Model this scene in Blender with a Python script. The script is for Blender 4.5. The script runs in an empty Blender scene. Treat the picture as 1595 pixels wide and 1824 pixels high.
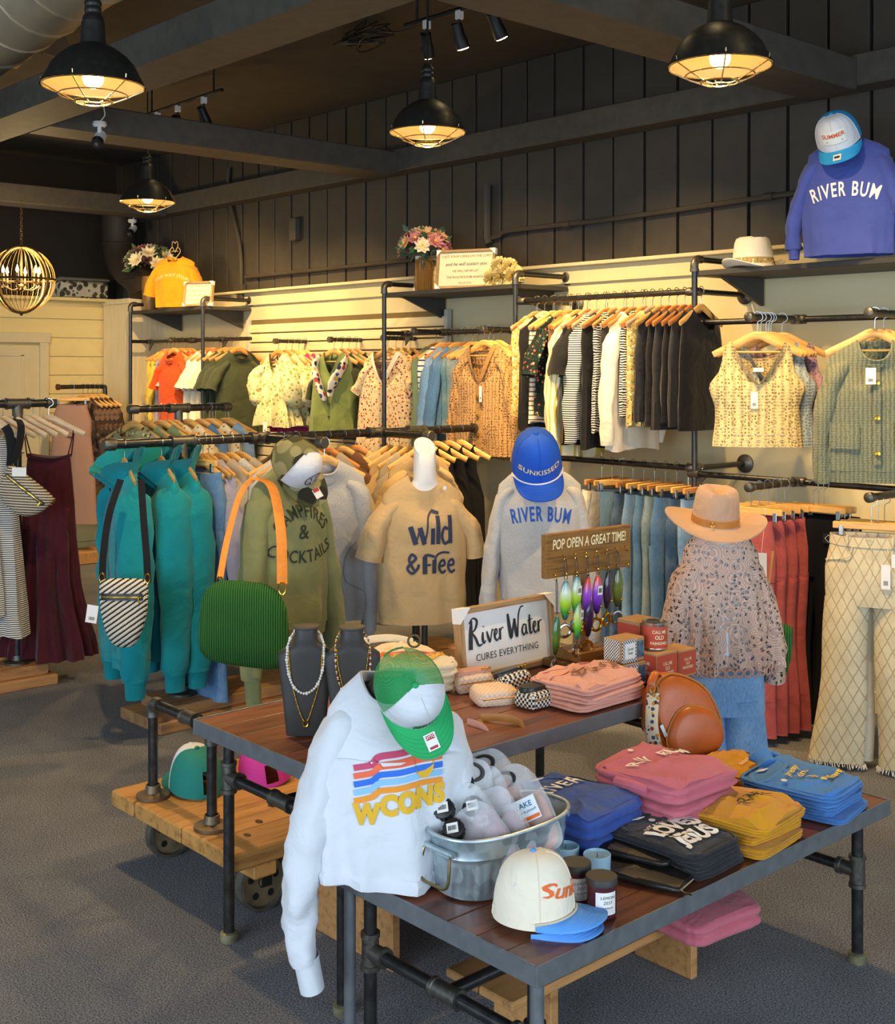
import bpy, bmesh, math, random
from math import sin, cos, pi, radians as R, sqrt
from mathutils import Vector, Matrix, noise
from mathutils.bvhtree import BVHTree

S = bpy.context.scene
C = S.collection
# ------------------------------------------------------------------ camera
FPX, CX, HY, CAMH = 2180.0, 797.5, 655.0, 1.85
YAW = R(47.8)
SN, CN = sin(YAW), cos(YAW)
cam = bpy.data.cameras.new('camera')
cam.sensor_fit = 'HORIZONTAL'
cam.sensor_width = 36
cam.lens = FPX * 36 / 1595
cam.shift_y = -(912 - HY) / 1595
cam.clip_start = .05
cam.clip_end = 100
camo = bpy.data.objects.new('camera', cam)
camo.location = (0, 0, CAMH)
camo.rotation_euler = (R(90), 0, YAW)
C.objects.link(camo)
S.camera = camo

# ------------------------------------------------------------------ world, big lights, exposure
W = bpy.data.worlds.new('world')
S.world = W
W.use_nodes = True
bg = W.node_tree.nodes['Background']
bg.inputs[0].default_value = (.62, .80, 1.0, 1)
bg.inputs[1].default_value = .72
S.view_settings.view_transform = 'Standard'
S.view_settings.look = 'None'
S.view_settings.gamma = 1
S.view_settings.exposure = .62


def area_light(name, loc, target, w, h, power, col):
    L = bpy.data.lights.new(name, 'AREA')
    L.shape = 'RECTANGLE'
    L.size, L.size_y = w, h
    L.energy = power
    L.color = col
    o = bpy.data.objects.new(name, L)
    o.location = loc
    o.rotation_euler = (Vector(target) - Vector(loc)).to_track_quat('-Z', 'Y').to_euler()
    C.objects.link(o)
    return o


# daylight through the shop front, which lies behind and to the right of the camera
area_light('shopfront_daylight', (3.2, 1.2, 1.7), (-3.2, 2.6, .7), 5.0, 2.6, 120, (.72, .86, 1.0))
area_light('side_window_daylight', (-1.5, -3.6, 1.8), (-4.0, 3.5, .9), 4.0, 2.4, 150, (.74, .87, 1.0))


# ------------------------------------------------------------------ photo geometry helper (metres)
def at(px, py=655.0, X=None, Y=None, Z=None, D=None):
    t = (px - CX) / FPX
    u = (HY - py) / FPX
    r = (-SN + t * CN, CN + t * SN, u)
    if X is not None: k = X / r[0]
    elif Y is not None: k = Y / r[1]
    elif Z is not None: k = (Z - CAMH) / r[2]
    else: k = D
    return Vector((r[0] * k, r[1] * k, CAMH + r[2] * k))


# ------------------------------------------------------------------ object helpers
def tag(o, label=None, cat=None, group=None, kind=None):
    if label: o['label'] = label
    if cat: o['category'] = cat
    if group: o['group'] = group
    if kind: o['kind'] = kind
    return o


def empty(name, loc=(0, 0, 0), rz=0, label=None, cat=None, group=None, rot=None):
    o = bpy.data.objects.new(name, None)
    o.empty_display_size = .05
    C.objects.link(o)
    o.location = loc
    o.rotation_euler = rot if rot else (0, 0, rz)
    return tag(o, label, cat, group)


def link(name, me, parent=None, loc=(0, 0, 0), rot=(0, 0, 0)):
    o = bpy.data.objects.new(name, me)
    C.objects.link(o)
    o.parent = parent
    o.location = loc
    o.rotation_euler = rot
    return o


def copy_tree(o, parent=None):
    c = o.copy()
    C.objects.link(c)
    c.parent = parent
    for ch in o.children:
        copy_tree(ch, c)
    return c


class MB:
    """collects shapes, builds one mesh object"""

    def __init__(s):
        s.V = []
        s.F = []

    def add(s, V, F):
        n = len(s.V)
        s.V += [tuple(v) for v in V]
        s.F += [tuple(i + n for i in f) for f in F]
        return s

    def box(s, c, d, rz=0, rot=None, ch=0.0):
        x, y, z = d[0] / 2, d[1] / 2, d[2] / 2
        M = (rot.to_matrix() if hasattr(rot, 'to_matrix') else rot) if rot is not None else Matrix.Rotation(rz, 3, 'Z')
        c = Vector(c)
        if ch <= 0:
            V = [(-x, -y, -z), (x, -y, -z), (x, y, -z), (-x, y, -z), (-x, -y, z), (x, -y, z), (x, y, z), (-x, y, z)]
            F = [(3, 2, 1, 0), (4, 5, 6, 7), (0, 1, 5, 4), (1, 2, 6, 5), (2, 3, 7, 6), (3, 0, 4, 7)]
        else:
            k = min(ch, x * .9, y * .9, z * .9)
            V = []
            for (zz, i) in ((-z, k), (-z + k, 0), (z - k, 0), (z, k)):
                X, Y = x - i, y - i
                kk = k * .6
                V += [(-X + kk, -Y, zz), (X - kk, -Y, zz), (X, -Y + kk, zz), (X, Y - kk, zz), (X - kk, Y, zz), (-X + kk, Y, zz), (-X, Y - kk, zz), (-X, -Y + kk, zz)]
            F = [tuple(range(7, -1, -1)), tuple(range(24, 32))]
            for l in range(3):
                for i in range(8):
                    j = (i + 1) % 8
                    F.append((l * 8 + i, l * 8 + j, l * 8 + 8 + j, l * 8 + 8 + i))
        return s.add([c + M @ Vector(v) for v in V], F)

    def loft(s, rings, cap0=True, cap1=True, closed=True):
        n = len(rings[0])
        V = [v for r in rings for v in r]
        F = []
        for l in range(len(rings) - 1):
            for i in range(n if closed else n - 1):
                j = (i + 1) % n
                F.append((l * n + i, l * n + j, l * n + n + j, l * n + n + i))
        if cap0: F.append(tuple(range(n - 1, -1, -1)))
        if cap1: F.append(tuple(range((len(rings) - 1) * n, len(rings) * n)))
        return s.add(V, F)

    def tube(s, pts, r, n=10, caps=True, flat=None, up=None):
        """r: number or list; flat: (a,b) multipliers of the two cross axes"""
        P = [Vector(p) for p in pts]
        m = len(P)
        rr = r if isinstance(r, (list, tuple)) else [r] * m
        T = []
        for i in range(m):
            t = (P[min(i + 1, m - 1)] - P[max(i - 1, 0)])
            T.append(t.normalized() if t.length > 1e-9 else Vector((0, 0, 1)))
        u = Vector(up) if up else (Vector((0, 1, 0)) if abs(T[0].y) < .9 else Vector((1, 0, 0)))
        rings = []
        for i in range(m):
            u = (u - T[i] * u.dot(T[i]))
            u = u.normalized() if u.length > 1e-6 else T[i].orthogonal().normalized()
            w = T[i].cross(u)
            fa, fb = (flat[i] if isinstance(flat, list) else flat) if flat else (1, 1)
            rings.append([P[i] + u * (cos(2 * pi * k / n) * rr[i] * fa) + w * (sin(2 * pi * k / n) * rr[i] * fb) for k in range(n)])
        return s.loft(rings, caps, caps)

    def cyl(s, p0, p1, r0, r1=None, n=16, caps=True):
        return s.tube([p0, p1], [r0, r0 if r1 is None else r1], n, caps)

    def lathe(s, prof, n=24, c=(0, 0, 0), axis='Z', cap=True, sx=1, sy=1):
        c = Vector(c)
        rings = []
        for (r, z) in prof:
            rg = []
            for k in range(n):
                a = 2 * pi * k / n
                x, y = r * cos(a) * sx, r * sin(a) * sy
                v = Vector((x, y, z)) if axis == 'Z' else (Vector((z, x, y)) if axis == 'X' else Vector((y, z, x)))
                rg.append(c + v)
            rings.append(rg)
        return s.loft(rings, cap, cap)

    def sphere(s, c, r, n=12, m=8, sc=(1, 1, 1)):
        c = Vector(c)
        rings = []
        for i in range(m + 1):
            a = -pi / 2 + pi * i / m
            rings.append([c + Vector((r * sc[0] * max(cos(a), .001) * cos(2 * pi * k / n), r * sc[1] * max(cos(a), .001) * sin(2 * pi * k / n), r * sc[2] * sin(a))) for k in range(n)])
        return s.loft(rings)

    def torus(s, c, Rr, r, n=24, m=8, rot=None, sx=1, sy=1):
        M = rot if rot is not None else Matrix.Identity(3)
        c = Vector(c)
        rings = []
        for i in range(n + 1):
            a = 2 * pi * i / n
            rings.append([c + M @ Vector((cos(a) * (Rr + r * cos(2 * pi * k / m)) * sx, sin(a) * (Rr + r * cos(2 * pi * k / m)) * sy, r * sin(2 * pi * k / m))) for k in range(m)])
        return s.loft(rings, False, False)

    def xform(s, M):
        s.V = [tuple(M @ Vector(v)) for v in s.V]
        return s

    def build(s, name, mt, parent=None, smooth=True, loc=(0, 0, 0), rot=(0, 0, 0), ang=40, label=None, cat=None, group=None, kind=None):
        me = bpy.data.meshes.new(name)
        me.from_pydata(s.V, [], s.F)
        if mt: me.materials.append(mt)
        if smooth:
            me.polygons.foreach_set('use_smooth', [True] * len(me.polygons))
            me.set_sharp_from_angle(angle=R(ang))
        me.update()
        o = link(name, me, parent, loc, rot)
        return tag(o, label, cat, group, kind)

    def bvh(s):
        return BVHTree.FromPolygons(s.V, s.F)


def crom(pts, k=6, closed=False):
    """catmull-rom through pts"""
    P = [Vector(p) for p in pts]
    n = len(P)
    out = []
    for i in range(n if closed else n - 1):
        p0 = P[(i - 1) % n] if closed or i > 0 else P[0]
        p1 = P[i]
        p2 = P[(i + 1) % n]
        p3 = P[(i + 2) % n] if closed or i + 2 < n else P[-1]
        for j in range(k):
            t = j / k
            out.append(.5 * ((2 * p1) + (p2 - p0) * t + (2 * p0 - 5 * p1 + 4 * p2 - p3) * t * t + (3 * p1 - p0 - 3 * p2 + p3) * t ** 3))
    if not closed: out.append(P[-1])
    return out


def lerp(a, b, t): return a + (b - a) * t


def interp(tab, z):
    """tab: list of (z, v...) sorted descending in z"""
    if z >= tab[0][0]: return tab[0][1:]
    for a, b in zip(tab, tab[1:]):
        if z >= b[0]:
            t = (a[0] - z) / (a[0] - b[0])
            t = t * t * (3 - 2 * t) * .5 + t * .5
            return tuple(lerp(x, y, t) for x, y in zip(a[1:], b[1:]))
    return tab[-1][1:]


# ------------------------------------------------------------------ materials
def lin(hx, k=1.0):
    hx = hx.lstrip('#')
    o = []
    for i in (0, 2, 4):
        c = int(hx[i:i + 2], 16) / 255
        o.append((c / 12.92 if c <= .04045 else ((c + .055) / 1.055) ** 2.4) * k)
    return (*o, 1)


MATS = {}


class NT:
    def __init__(s, name, rough=.8, metal=0.0, spec=None):
        s.m = bpy.data.materials.new(name)
        s.m.use_nodes = True
        s.t = s.m.node_tree
        s.b = s.t.nodes['Principled BSDF']
        s.b.inputs['Roughness'].default_value = rough
        s.b.inputs['Metallic'].default_value = metal
        if spec is not None: s.b.inputs['Specular IOR Level'].default_value = spec
        s._co = None
        MATS[name] = s.m

    def n(s, typ, **kw):
        nd = s.t.nodes.new('ShaderNode' + typ)
        for k, v in kw.items():
            if hasattr(nd, k): setattr(nd, k, v)
            else: nd.inputs[k.replace('_', ' ')].default_value = v
        return nd

    def l(s, a, b): s.t.links.new(a, b)

    @property
    def co(s):
        if not s._co: s._co = s.n('TexCoord').outputs['Object']
        return s._co

    def mapped(s, scale=(1, 1, 1), rot=(0, 0, 0)):
        m = s.n('Mapping')
        m.inputs['Scale'].default_value = scale
        m.inputs['Rotation'].default_value = rot
        s.l(s.co, m.inputs['Vector'])
        return m.outputs[0]

    def noise(s, scale, detail=3, rough=.55, vec=None):
        nd = s.n('TexNoise')
        nd.inputs['Scale'].default_value = scale
        nd.inputs['Detail'].default_value = detail
        nd.inputs['Roughness'].default_value = rough
        s.l(vec if vec is not None else s.co, nd.inputs['Vector'])
        return nd.outputs[0]

    def voro(s, scale, feature='F1', vec=None, out='Distance', rnd=1.0):
        nd = s.n('TexVoronoi')
        nd.feature = feature
        nd.inputs['Scale'].default_value = scale
        nd.inputs['Randomness'].default_value = rnd
        s.l(vec if vec is not None else s.co, nd.inputs['Vector'])
        return nd.outputs[out]

    def wave(s, scale, direction='X', dist=0, dscale=1, vec=None, wt='BANDS', detail=2):
        nd = s.n('TexWave')
        nd.wave_type = wt
        if wt == 'BANDS': nd.bands_direction = direction
        nd.inputs['Scale'].default_value = scale
        nd.inputs['Distortion'].default_value = dist
        nd.inputs['Detail'].default_value = detail
        nd.inputs['Detail Scale'].default_value = dscale
        s.l(vec if vec is not None else s.co, nd.inputs['Vector'])
        return nd.outputs['Fac']

    def ramp(s, fac, stops, const=False):
        nd = s.n('ValToRGB')
        cr = nd.color_ramp
        if const: cr.interpolation = 'CONSTANT'
        while len(cr.elements) < len(stops): cr.elements.new(.5)
        for e, (p, c) in zip(cr.elements, stops):
            e.position = p
            e.color = c
        s.l(fac, nd.inputs[0])
        return nd.outputs[0]

    def mix(s, fac, a, b, mode='MIX'):
        nd = s.n('Mix')
        nd.data_type = 'RGBA'
        nd.blend_type = mode
        for sock, v in ((nd.inputs[0], fac), (nd.inputs[6], a), (nd.inputs[7], b)):
            if hasattr(v, 'is_linked'): s.l(v, sock)
            else: sock.default_value = v
        return nd.outputs[2]

    def math(s, op, a, b=0.0):
        nd = s.n('Math')
        nd.operation = op
        for sock, v in ((nd.inputs[0], a), (nd.inputs[1], b)):
            if hasattr(v, 'is_linked'): s.l(v, sock)
            else: sock.default_value = v
        return nd.outputs[0]

    def color(s, c):
        sk = s.b.inputs['Base Color']
        if hasattr(c, 'is_linked'): s.l(c, sk)
        else: sk.default_value = c
        return s

    def bump(s, h, strength=.3, dist=.01):
        nd = s.n('Bump')
        nd.inputs['Strength'].default_value = strength
        nd.inputs['Distance'].default_value = dist
        s.l(h, nd.inputs['Height'])
        s.l(nd.outputs[0], s.b.inputs['Normal'])
        return s

    def emit(s, c, k):
        s.b.inputs['Emission Color'].default_value = c
        s.b.inputs['Emission Strength'].default_value = k
        return s


def sc(c, k): return (min(c[0] * k, 1), min(c[1] * k, 1), min(c[2] * k, 1), 1)


def plain(name, hx, rough=.6, metal=0.0, var=.06, scale=8, bump=0.0, bscale=200, spec=None):
    if name in MATS: return MATS[name]
    t = NT(name, rough, metal, spec)
    c = lin(hx)
    t.color(t.ramp(t.noise(scale), [(.3, sc(c, 1 - var)), (.7, sc(c, 1 + var))]))
    if bump: t.bump(t.noise(bscale, 2), bump, .002)
    return t.m


def fabric(name, hx, var=.10, bump=.25, rough=.92, heather=0, fine=500):
    if name in MATS: return MATS[name]
    t = NT(name, rough, 0, .25)
    c = lin(hx)
    base = t.ramp(t.noise(9, 4), [(.25, sc(c, 1 - var)), (.75, sc(c, 1 + var * .6))])
    if heather:
        h = t.ramp(t.noise(170, 3, .7), [(.35, sc(c, 1 - heather)), (.65, sc(c, 1 + heather))])
        base = t.mix(.7, base, h)
    t.color(base)
    t.bump(t.noise(fine, 2), bump, .002)
    wrinkle(t)
    t.b.inputs['Sheen Weight'].default_value = .15
    return t.m


def wrinkle(t, k=.42, scale=8.5, dist=.03):
    """soft creases on top of the weave"""
    nd = t.n('TexNoise')
    nd.inputs['Scale'].default_value = scale
    nd.inputs['Detail'].default_value = 3
    nd.inputs['Distortion'].default_value = .9
    t.l(t.co, nd.inputs['Vector'])
    b2 = t.n('Bump')
    b2.inputs['Strength'].default_value = k
    b2.inputs['Distance'].default_value = dist
    t.l(nd.outputs[0], b2.inputs['Height'])
    old = t.b.inputs['Normal'].links[0].from_socket
    t.l(old, b2.inputs['Normal'])
    t.l(b2.outputs[0], t.b.inputs['Normal'])


def denim(name, hx, fade='#b7cbe0', amt=.35):
    if name in MATS: return MATS[name]
    t = NT(name, .9, 0, .2)
    c = lin(hx)
    f = t.ramp(t.noise(5, 3), [(.45, (0, 0, 0, 1)), (.8, (amt, amt, amt, 1))])
    b = t.ramp(t.noise(300, 2, .7, t.mapped((1, 1, .12))), [(.3, sc(c, .72)), (.7, sc(c, 1.2))])
    t.color(t.mix(f, b, lin(fade)))
    t.bump(t.noise(500, 2), .3, .002)
    return t.m


def stripes(name, ca, cb, scale=40, axis='Z', duty=.5, rough=.9, dist=0):
    if name in MATS: return MATS[name]
    t = NT(name, rough, 0, .25)
    w = t.wave(scale, axis, dist)
    t.color(t.ramp(w, [(max(duty - .04, 0), lin(ca)), (min(duty + .04, 1), lin(cb))]))
    t.bump(t.noise(500, 2), .2, .002)
    return t.m


def floral(name, base, spots, scale=28, size=.33, leaf=None):
    if name in MATS: return MATS[name]
    t = NT(name, .9, 0, .25)
    c = lin(base)
    b = t.ramp(t.noise(10), [(.3, sc(c, .9)), (.7, sc(c, 1.05))])
    if leaf:
        d2 = t.voro(scale * 1.6)
        b = t.mix(t.ramp(d2, [(size * .55, (1, 1, 1, 1)), (size * .75, (0, 0, 0, 1))]), b, lin(leaf))
    d = t.voro(scale)
    cc = t.voro(scale, out='Color')
    sep = t.n('SeparateColor')
    t.l(cc, sep.inputs[0])
    k = len(spots)
    col = t.ramp(sep.outputs[0], [(i / k, lin(x)) for i, x in enumerate(spots)], True)
    t.color(t.mix(t.ramp(d, [(size * .85, (1, 1, 1, 1)), (size, (0, 0, 0, 1))]), b, col))
    t.bump(t.noise(400, 2), .2, .002)
    return t.m


def knit(name, hx, scale=55, holes=None, hs=30, strength=.8):
    """ribbed, cabled knit; holes: darker open-work colour"""
    if name in MATS: return MATS[name]
    t = NT(name, .95, 0, .2)
    c = lin(hx)
    w = t.wave(scale, 'X', 2.2, 2.5)
    w2 = t.wave(scale * 2.6, 'Z', 2.0, 3)
    h = t.math('ADD', t.math('MULTIPLY', w, .7), t.math('MULTIPLY', w2, .3))
    b = t.ramp(h, [(0, sc(c, .62)), (.6, sc(c, 1.1))])
    if holes:
        d = t.voro(hs, rnd=.45)
        b = t.mix(t.ramp(d, [(.26, (1, 1, 1, 1)), (.36, (0, 0, 0, 1))]), b, lin(holes))
        h = t.math('MINIMUM', h, d)
    t.color(b)
    t.bump(h, strength, .006)
    t.b.inputs['Sheen Weight'].default_value = .2
    return t.m


def wood(name, a, b, axis='Y', scale=6, rough=.5, stretch=12, rings=False):
    if name in MATS: return MATS[name]
    t = NT(name, rough)
    k = {'X': (1, stretch, stretch), 'Y': (stretch, 1, stretch), 'Z': (stretch, stretch, 1)}[axis]
    v = t.mapped(k)
    n1 = t.noise(scale * .5, 6, .65, v)
    col = t.ramp(n1, [(.28, lin(a)), (.5, sc(lin(b), .9)), (.72, lin(b))])
    oi = t.n('ObjectInfo')
    col = t.mix(1.0, col, t.ramp(oi.outputs['Random'], [(0, (.72, .72, .72, 1)), (1, (1.12, 1.1, 1.08, 1))]), 'MULTIPLY')
    t.color(col)
    t.bump(n1, .25, .004)
    return t.m


def metal(name, hx, rough=.35, m=.9, var=.15, scale=30):
    if name in MATS: return MATS[name]
    t = NT(name, rough, m)
    c = lin(hx)
    nz = t.noise(scale, 4)
    t.color(t.ramp(nz, [(.3, sc(c, 1 - var)), (.7, sc(c, 1 + var))]))
    t.l(t.ramp(nz, [(.2, (rough * .7,) * 3 + (1,)), (.8, (min(rough * 1.3, 1),) * 3 + (1,))]), t.b.inputs['Roughness'])
    return t.m


# ------------------------------------------------------------------ lettering
_tc = {}


def text_mesh(s, size=.1, shear=0.0, bold=0.0, sx=1.0, space=1.0, sub=0.0, spacing_line=1.0):
    key = (s, size, shear, bold, sx, space, sub)
    if key in _tc: return _tc[key]
    cu = bpy.data.curves.new('t', 'FONT')
    cu.body = s
    cu.size = size
    cu.shear = shear
    cu.offset = bold * size
    cu.space_character = space
    cu.space_line = spacing_line
    cu.resolution_u = 3
    cu.align_x = 'CENTER'
    cu.align_y = 'CENTER'
    o = bpy.data.objects.new('t', cu)
    me = o.to_mesh()
    bm = bmesh.new()
    bm.from_mesh(me)
    bmesh.ops.remove_doubles(bm, verts=bm.verts, dist=size * .004)
    if sub > 0:
        for _ in range(3):
            bmesh.ops.triangulate(bm, faces=bm.faces)
            ed = [e for e in bm.edges if e.calc_length() > sub]
            if not ed: break
            bmesh.ops.subdivide_edges(bm, edges=ed, cuts=1)
        bmesh.ops.triangulate(bm, faces=bm.faces)
    bm.verts.ensure_lookup_table()
    V = [(v.co.x * sx, v.co.y) for v in bm.verts]
    F = [tuple(v.index for v in f.verts) for f in bm.faces]
    bm.free()
    o.to_mesh_clear()
    bpy.data.objects.remove(o)
    bpy.data.curves.remove(cu)
    _tc[key] = (V, F)
    return V, F


def arc2(VF, rad):
    """bend a flat word over an arc; rad>0 arches up"""
    V, F = VF
    return [((rad + y) * sin(x / rad), (rad + y) * cos(x / rad) - rad) for x, y in V], F


def decal(VF, name, mt, parent, o, ux, uy, bvh=None, d=None, off=.003, thick=0.0):
    """lay a 2-d mesh on a surface: o + ux*x + uy*y, dropped along d onto bvh"""
    V, F = VF
    o, ux, uy = Vector(o), Vector(ux), Vector(uy)
    d = Vector(d) if d else -ux.cross(uy)
    d = d.normalized()
    out = []
    bad = set()
    for i, (x, y) in enumerate(V):
        p = o + ux * x + uy * y
        if bvh:
            h = bvh.ray_cast(p - d * .6, d)
            if h[0] is not None and (h[0] - p).length < .34:
                p = h[0]
            else:
                bad.add(i)
        out.append(tuple(p - d * off))
    if bad and len(bad) < len(V): F = [f for f in F if not any(i in bad for i in f)]
    m = MB().add(out, F)
    return m.build(name, mt, parent, smooth=False)


def rect2(w, h, n=1, m=1):
    V = [((i / n - .5) * w, (j / m - .5) * h) for j in range(m + 1) for i in range(n + 1)]
    F = [(j * (n + 1) + i, j * (n + 1) + i + 1, (j + 1) * (n + 1) + i + 1, (j + 1) * (n + 1) + i) for j in range(m) for i in range(n)]
    return V, F


def off2(VF, dx, dy):
    return [(x + dx, y + dy) for x, y in VF[0]], VF[1]


def join2(*L):
    V, F = [], []
    for v, f in L:
        n = len(V)
        V += v
        F += [tuple(i + n for i in q) for q in f]
    return V, F


def stroke2(pts, w, k=5, taper=True):
    """brush stroke through 2-d points (x,y[,width])"""
    P = crom([(p[0], p[1], p[2] if len(p) > 2 else 1.0) for p in pts], k)
    V, F = [], []
    n = len(P)
    for i, p in enumerate(P):
        a, b = P[max(i - 1, 0)], P[min(i + 1, n - 1)]
        t = Vector((b.x - a.x, b.y - a.y))
        t = t.normalized() if t.length > 1e-9 else Vector((1, 0))
        ww = w * p.z * .5
        V += [(p.x - t.y * ww, p.y + t.x * ww), (p.x + t.y * ww, p.y - t.x * ww)]
        if i: F.append((2 * i - 2, 2 * i - 1, 2 * i + 1, 2 * i))
    return V, F


def disc2(r, n=20, sx=1, sy=1):
    return [(r * sx * cos(2 * pi * i / n), r * sy * sin(2 * pi * i / n)) for i in range(n)], [tuple(range(n))]


def ring2(r, w, n=28):
    V = []
    F = []
    for i in range(n):
        a = 2 * pi * i / n
        V += [(r * cos(a), r * sin(a)), ((r - w) * cos(a), (r - w) * sin(a))]
        j = (i + 1) % n
        F.append((2 * i, 2 * i + 1, 2 * j + 1, 2 * j))
    return V, F


def barcode2(w, h, seed=0):
    rg = random.Random(seed)
    L = []
    x = -w / 2
    while x < w / 2:
        b = rg.choice((.03, .05, .08)) * w
        L.append(off2(rect2(b, h), x + b / 2, 0))
        x += b + rg.choice((.04, .06)) * w
    return join2(*L)
# ------------------------------------------------------------------ palette
M = {}
black_wall = plain('black_paint', '#3d372e', .6, var=.12, bump=.25, bscale=60)
groove = plain('black_groove', '#0c0b0a', .9)
beam_m = plain('beam_paint', '#474239', .65, var=.18, scale=14, bump=.4, bscale=35)
ceil_m = plain('ceiling_paint', '#453c2f', .9, var=.12, scale=5)
cream_m = plain('cream_paint', '#d3c59a', .75, var=.03, scale=3, bump=.05, bscale=300)
slat_m = wood('slat_wood', '#cbb687', '#e2d3a6', 'X', 5, .55)
ship_m = plain('shiplap_paint', '#dac98f', .7, var=.05, scale=6)
door_m = plain('door_paint', '#cabf9c', .55, var=.03)
pier_m = wood('pier_laminate', '#cfc19a', '#e0d5b4', 'Z', 6, .5, 16)


def _carpet():
    t = NT('carpet', .97, 0, .1)
    n1 = t.noise(170, 3, .75)
    n2 = t.noise(3.0, 3)
    a = t.ramp(n1, [(.34, lin('#33353b')), (.5, lin('#85868a')), (.62, lin('#a3a3a4')), (.8, lin('#eceae4'))])
    b = t.ramp(n2, [(.3, (.86, .86, .86, 1)), (.7, (1.08, 1.08, 1.08, 1))])
    t.color(t.mix(1, a, b, 'MULTIPLY'))
    t.bump(n1, .9, .012)
    return t.m


carpet_m = _carpet()
pipe_m = metal('black_pipe', '#4b4b4a', .34, .85, .2, 40)
fit_m = metal('pipe_fitting', '#6a675f', .45, .85, .2, 60)
steel_m = metal('grey_steel', '#777b7e', .45, .5, .06, 25)
chrome_m = metal('chrome', '#b9b9b6', .24, 1, .03)
gold_m = metal('gold_metal', '#d9a93f', .22, 1, .08)
bronze_m = metal('bronze_metal', '#7d6a49', .4, .9, .15)
black_m = plain('black_plastic', '#161616', .45)
shade_m = metal('lamp_black', '#2c2a26', .45, .4, .1)
shade_in = plain('lamp_enamel', '#b9ac86', .5)
cage_m = metal('cage_wire', '#c8b48c', .25, 1, .05)
white_pl = plain('white_plastic', '#e9e8e2', .4)
hang_m = wood('hanger_wood', '#d38f3f', '#f0bd6d', 'X', 14, .38, 8)
hang_m2 = wood('hanger_wood_red', '#b9602c', '#e09a55', 'X', 14, .38, 8)
hang_m3 = wood('hanger_wood_pale', '#d3a878', '#ecd0a6', 'X', 14, .4, 8)
top_m = wood('table_wood', '#43231a', '#8a5138', 'Y', 5, .32, 10)
plank_m = wood('cart_wood', '#8a5524', '#d29a52', 'X', 6, .5, 12)
oak_m = wood('bench_wood', '#8a5b30', '#c08d55', 'Y', 6, .55, 12)
pallet_m = wood('pallet_wood', '#8a5a34', '#b98a58', 'X', 6, .65, 10)
frame_m = wood('frame_wood', '#8d6a44', '#c09c6d', 'X', 12, .55, 10)
dark_wood = wood('sign_wood', '#4a2f12', '#94682c', 'X', 16, .5, 14)
paper_m = plain('white_paper', '#f2f0ea', .7, var=.02)
cream_pap = plain('cream_paper', '#efe3bd', .7, var=.02)
ink = plain('dark_ink', '#2f3236', .7)
black_ink = plain('black_ink', '#16171a', .75)
white_ink = plain('white_ink', '#f3f0e8', .7)
blue_ink = plain('blue_ink', '#1f58b8', .7)
gold_ink = plain('yellow_ink', '#e8c13d', .7)
tan_ink = plain('brown_ink', '#6a4a22', .7)
navy_ink = plain('navy_ink', '#2c3350', .7)
olive_ink = plain('olive_ink', '#27301f', .7)
red_ink = plain('red_ink', '#b3262c', .6)
orange_ink = plain('orange_ink', '#ee6a1c', .6)
green_ink = plain('green_ink', '#127a45', .6)
sand_ink = plain('sand_ink', '#f6e2ae', .6)

# cloth
teal_f = fabric('teal_fleece', '#0f8a93')
olive_f = fabric('olive_fleece', '#84875a')
lime_f = fabric('sage_fleece', '#8f9c5c')
grey_h = fabric('grey_heather', '#b4b8bf', heather=.18)
ash_h = fabric('ash_heather', '#c3c1bd', heather=.12)
tan_f = fabric('tan_jersey', '#c3a678')
white_f = fabric('white_fleece', '#d9dce1', var=.03)
cream_f = fabric('cream_jersey', '#ead9b4', var=.05)
maroon_f = fabric('maroon_gauze', '#4a1722', var=.2)
blue_f = fabric('royal_fleece', '#38549f', var=.08)
navy_f = fabric('cobalt_fleece', '#4755a0', var=.08)
rose_f = fabric('rose_fleece', '#c96a78', var=.06)
mustard_f = fabric('mustard_jersey', '#d79a14', var=.08)
sky_f = fabric('sky_jersey', '#4a82c2', var=.08, heather=.08)
black_f = fabric('black_jersey', '#18181b', var=.2)
char_f = fabric('charcoal_jersey', '#2a2a2e', var=.2)
blush_f = fabric('blush_jersey', '#e6a792', var=.05)
orange_f = fabric('orange_jersey', '#d9531f')
amber_f = fabric('amber_jersey', '#f0a11e')
rust_f = fabric('rust_twill', '#b05452', var=.12)
magenta_f = fabric('magenta_satin', '#a3165e', rough=.5)
green_f = fabric('grass_canvas', '#76854c')
yellow_f = fabric('yellow_linen', '#e8c34a')
lav_f = fabric('lavender_jersey', '#9d9bb2', heather=.08)
taupe_f = fabric('taupe_jersey', '#a69b8c', heather=.1)
sage_f = fabric('sage_canvas', '#7c8f68')
ivory_f = fabric('ivory_linen', '#efe6cf', var=.05)
brown_f = fabric('brown_suede', '#6b4a34')
pink_f = fabric('pink_mesh_cloth', '#d8389a')
forest_f = fabric('forest_jersey', '#39402c')
stripe_bw = stripes('stripe_black_white', '#e9e6dc', '#1a1a1e', 24, 'Z', .55)
stripe_maxi = stripes('stripe_maxi', '#e7e3d6', '#3b3d49', 26, 'Z', .6)
stripe_bro = stripes('stripe_brown', '#e8dcc0', '#6d5138', 11, 'Z', .82)
stripe_cream = stripes('stripe_cream', '#efe6c0', '#cdb14f', 10, 'Y', .8)
stripe_navy = stripes('stripe_navy', '#f2efe4', '#33405c', 8, 'Z', .85)
check_bw = stripes('knit_check', '#e8e4da', '#141416', 22, 'Z', .5, dist=6)
flor_green = floral('floral_green', '#dcd6a8', ['#8a9a4a', '#a9a35a', '#b99a55'], 26, .34, '#8d9a55')
flor_rose = floral('floral_rose', '#e8cfa4', ['#9c3340', '#b8563e', '#7c2f3a', '#c78c3f'], 42, .36, '#8a7a3c')
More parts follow.
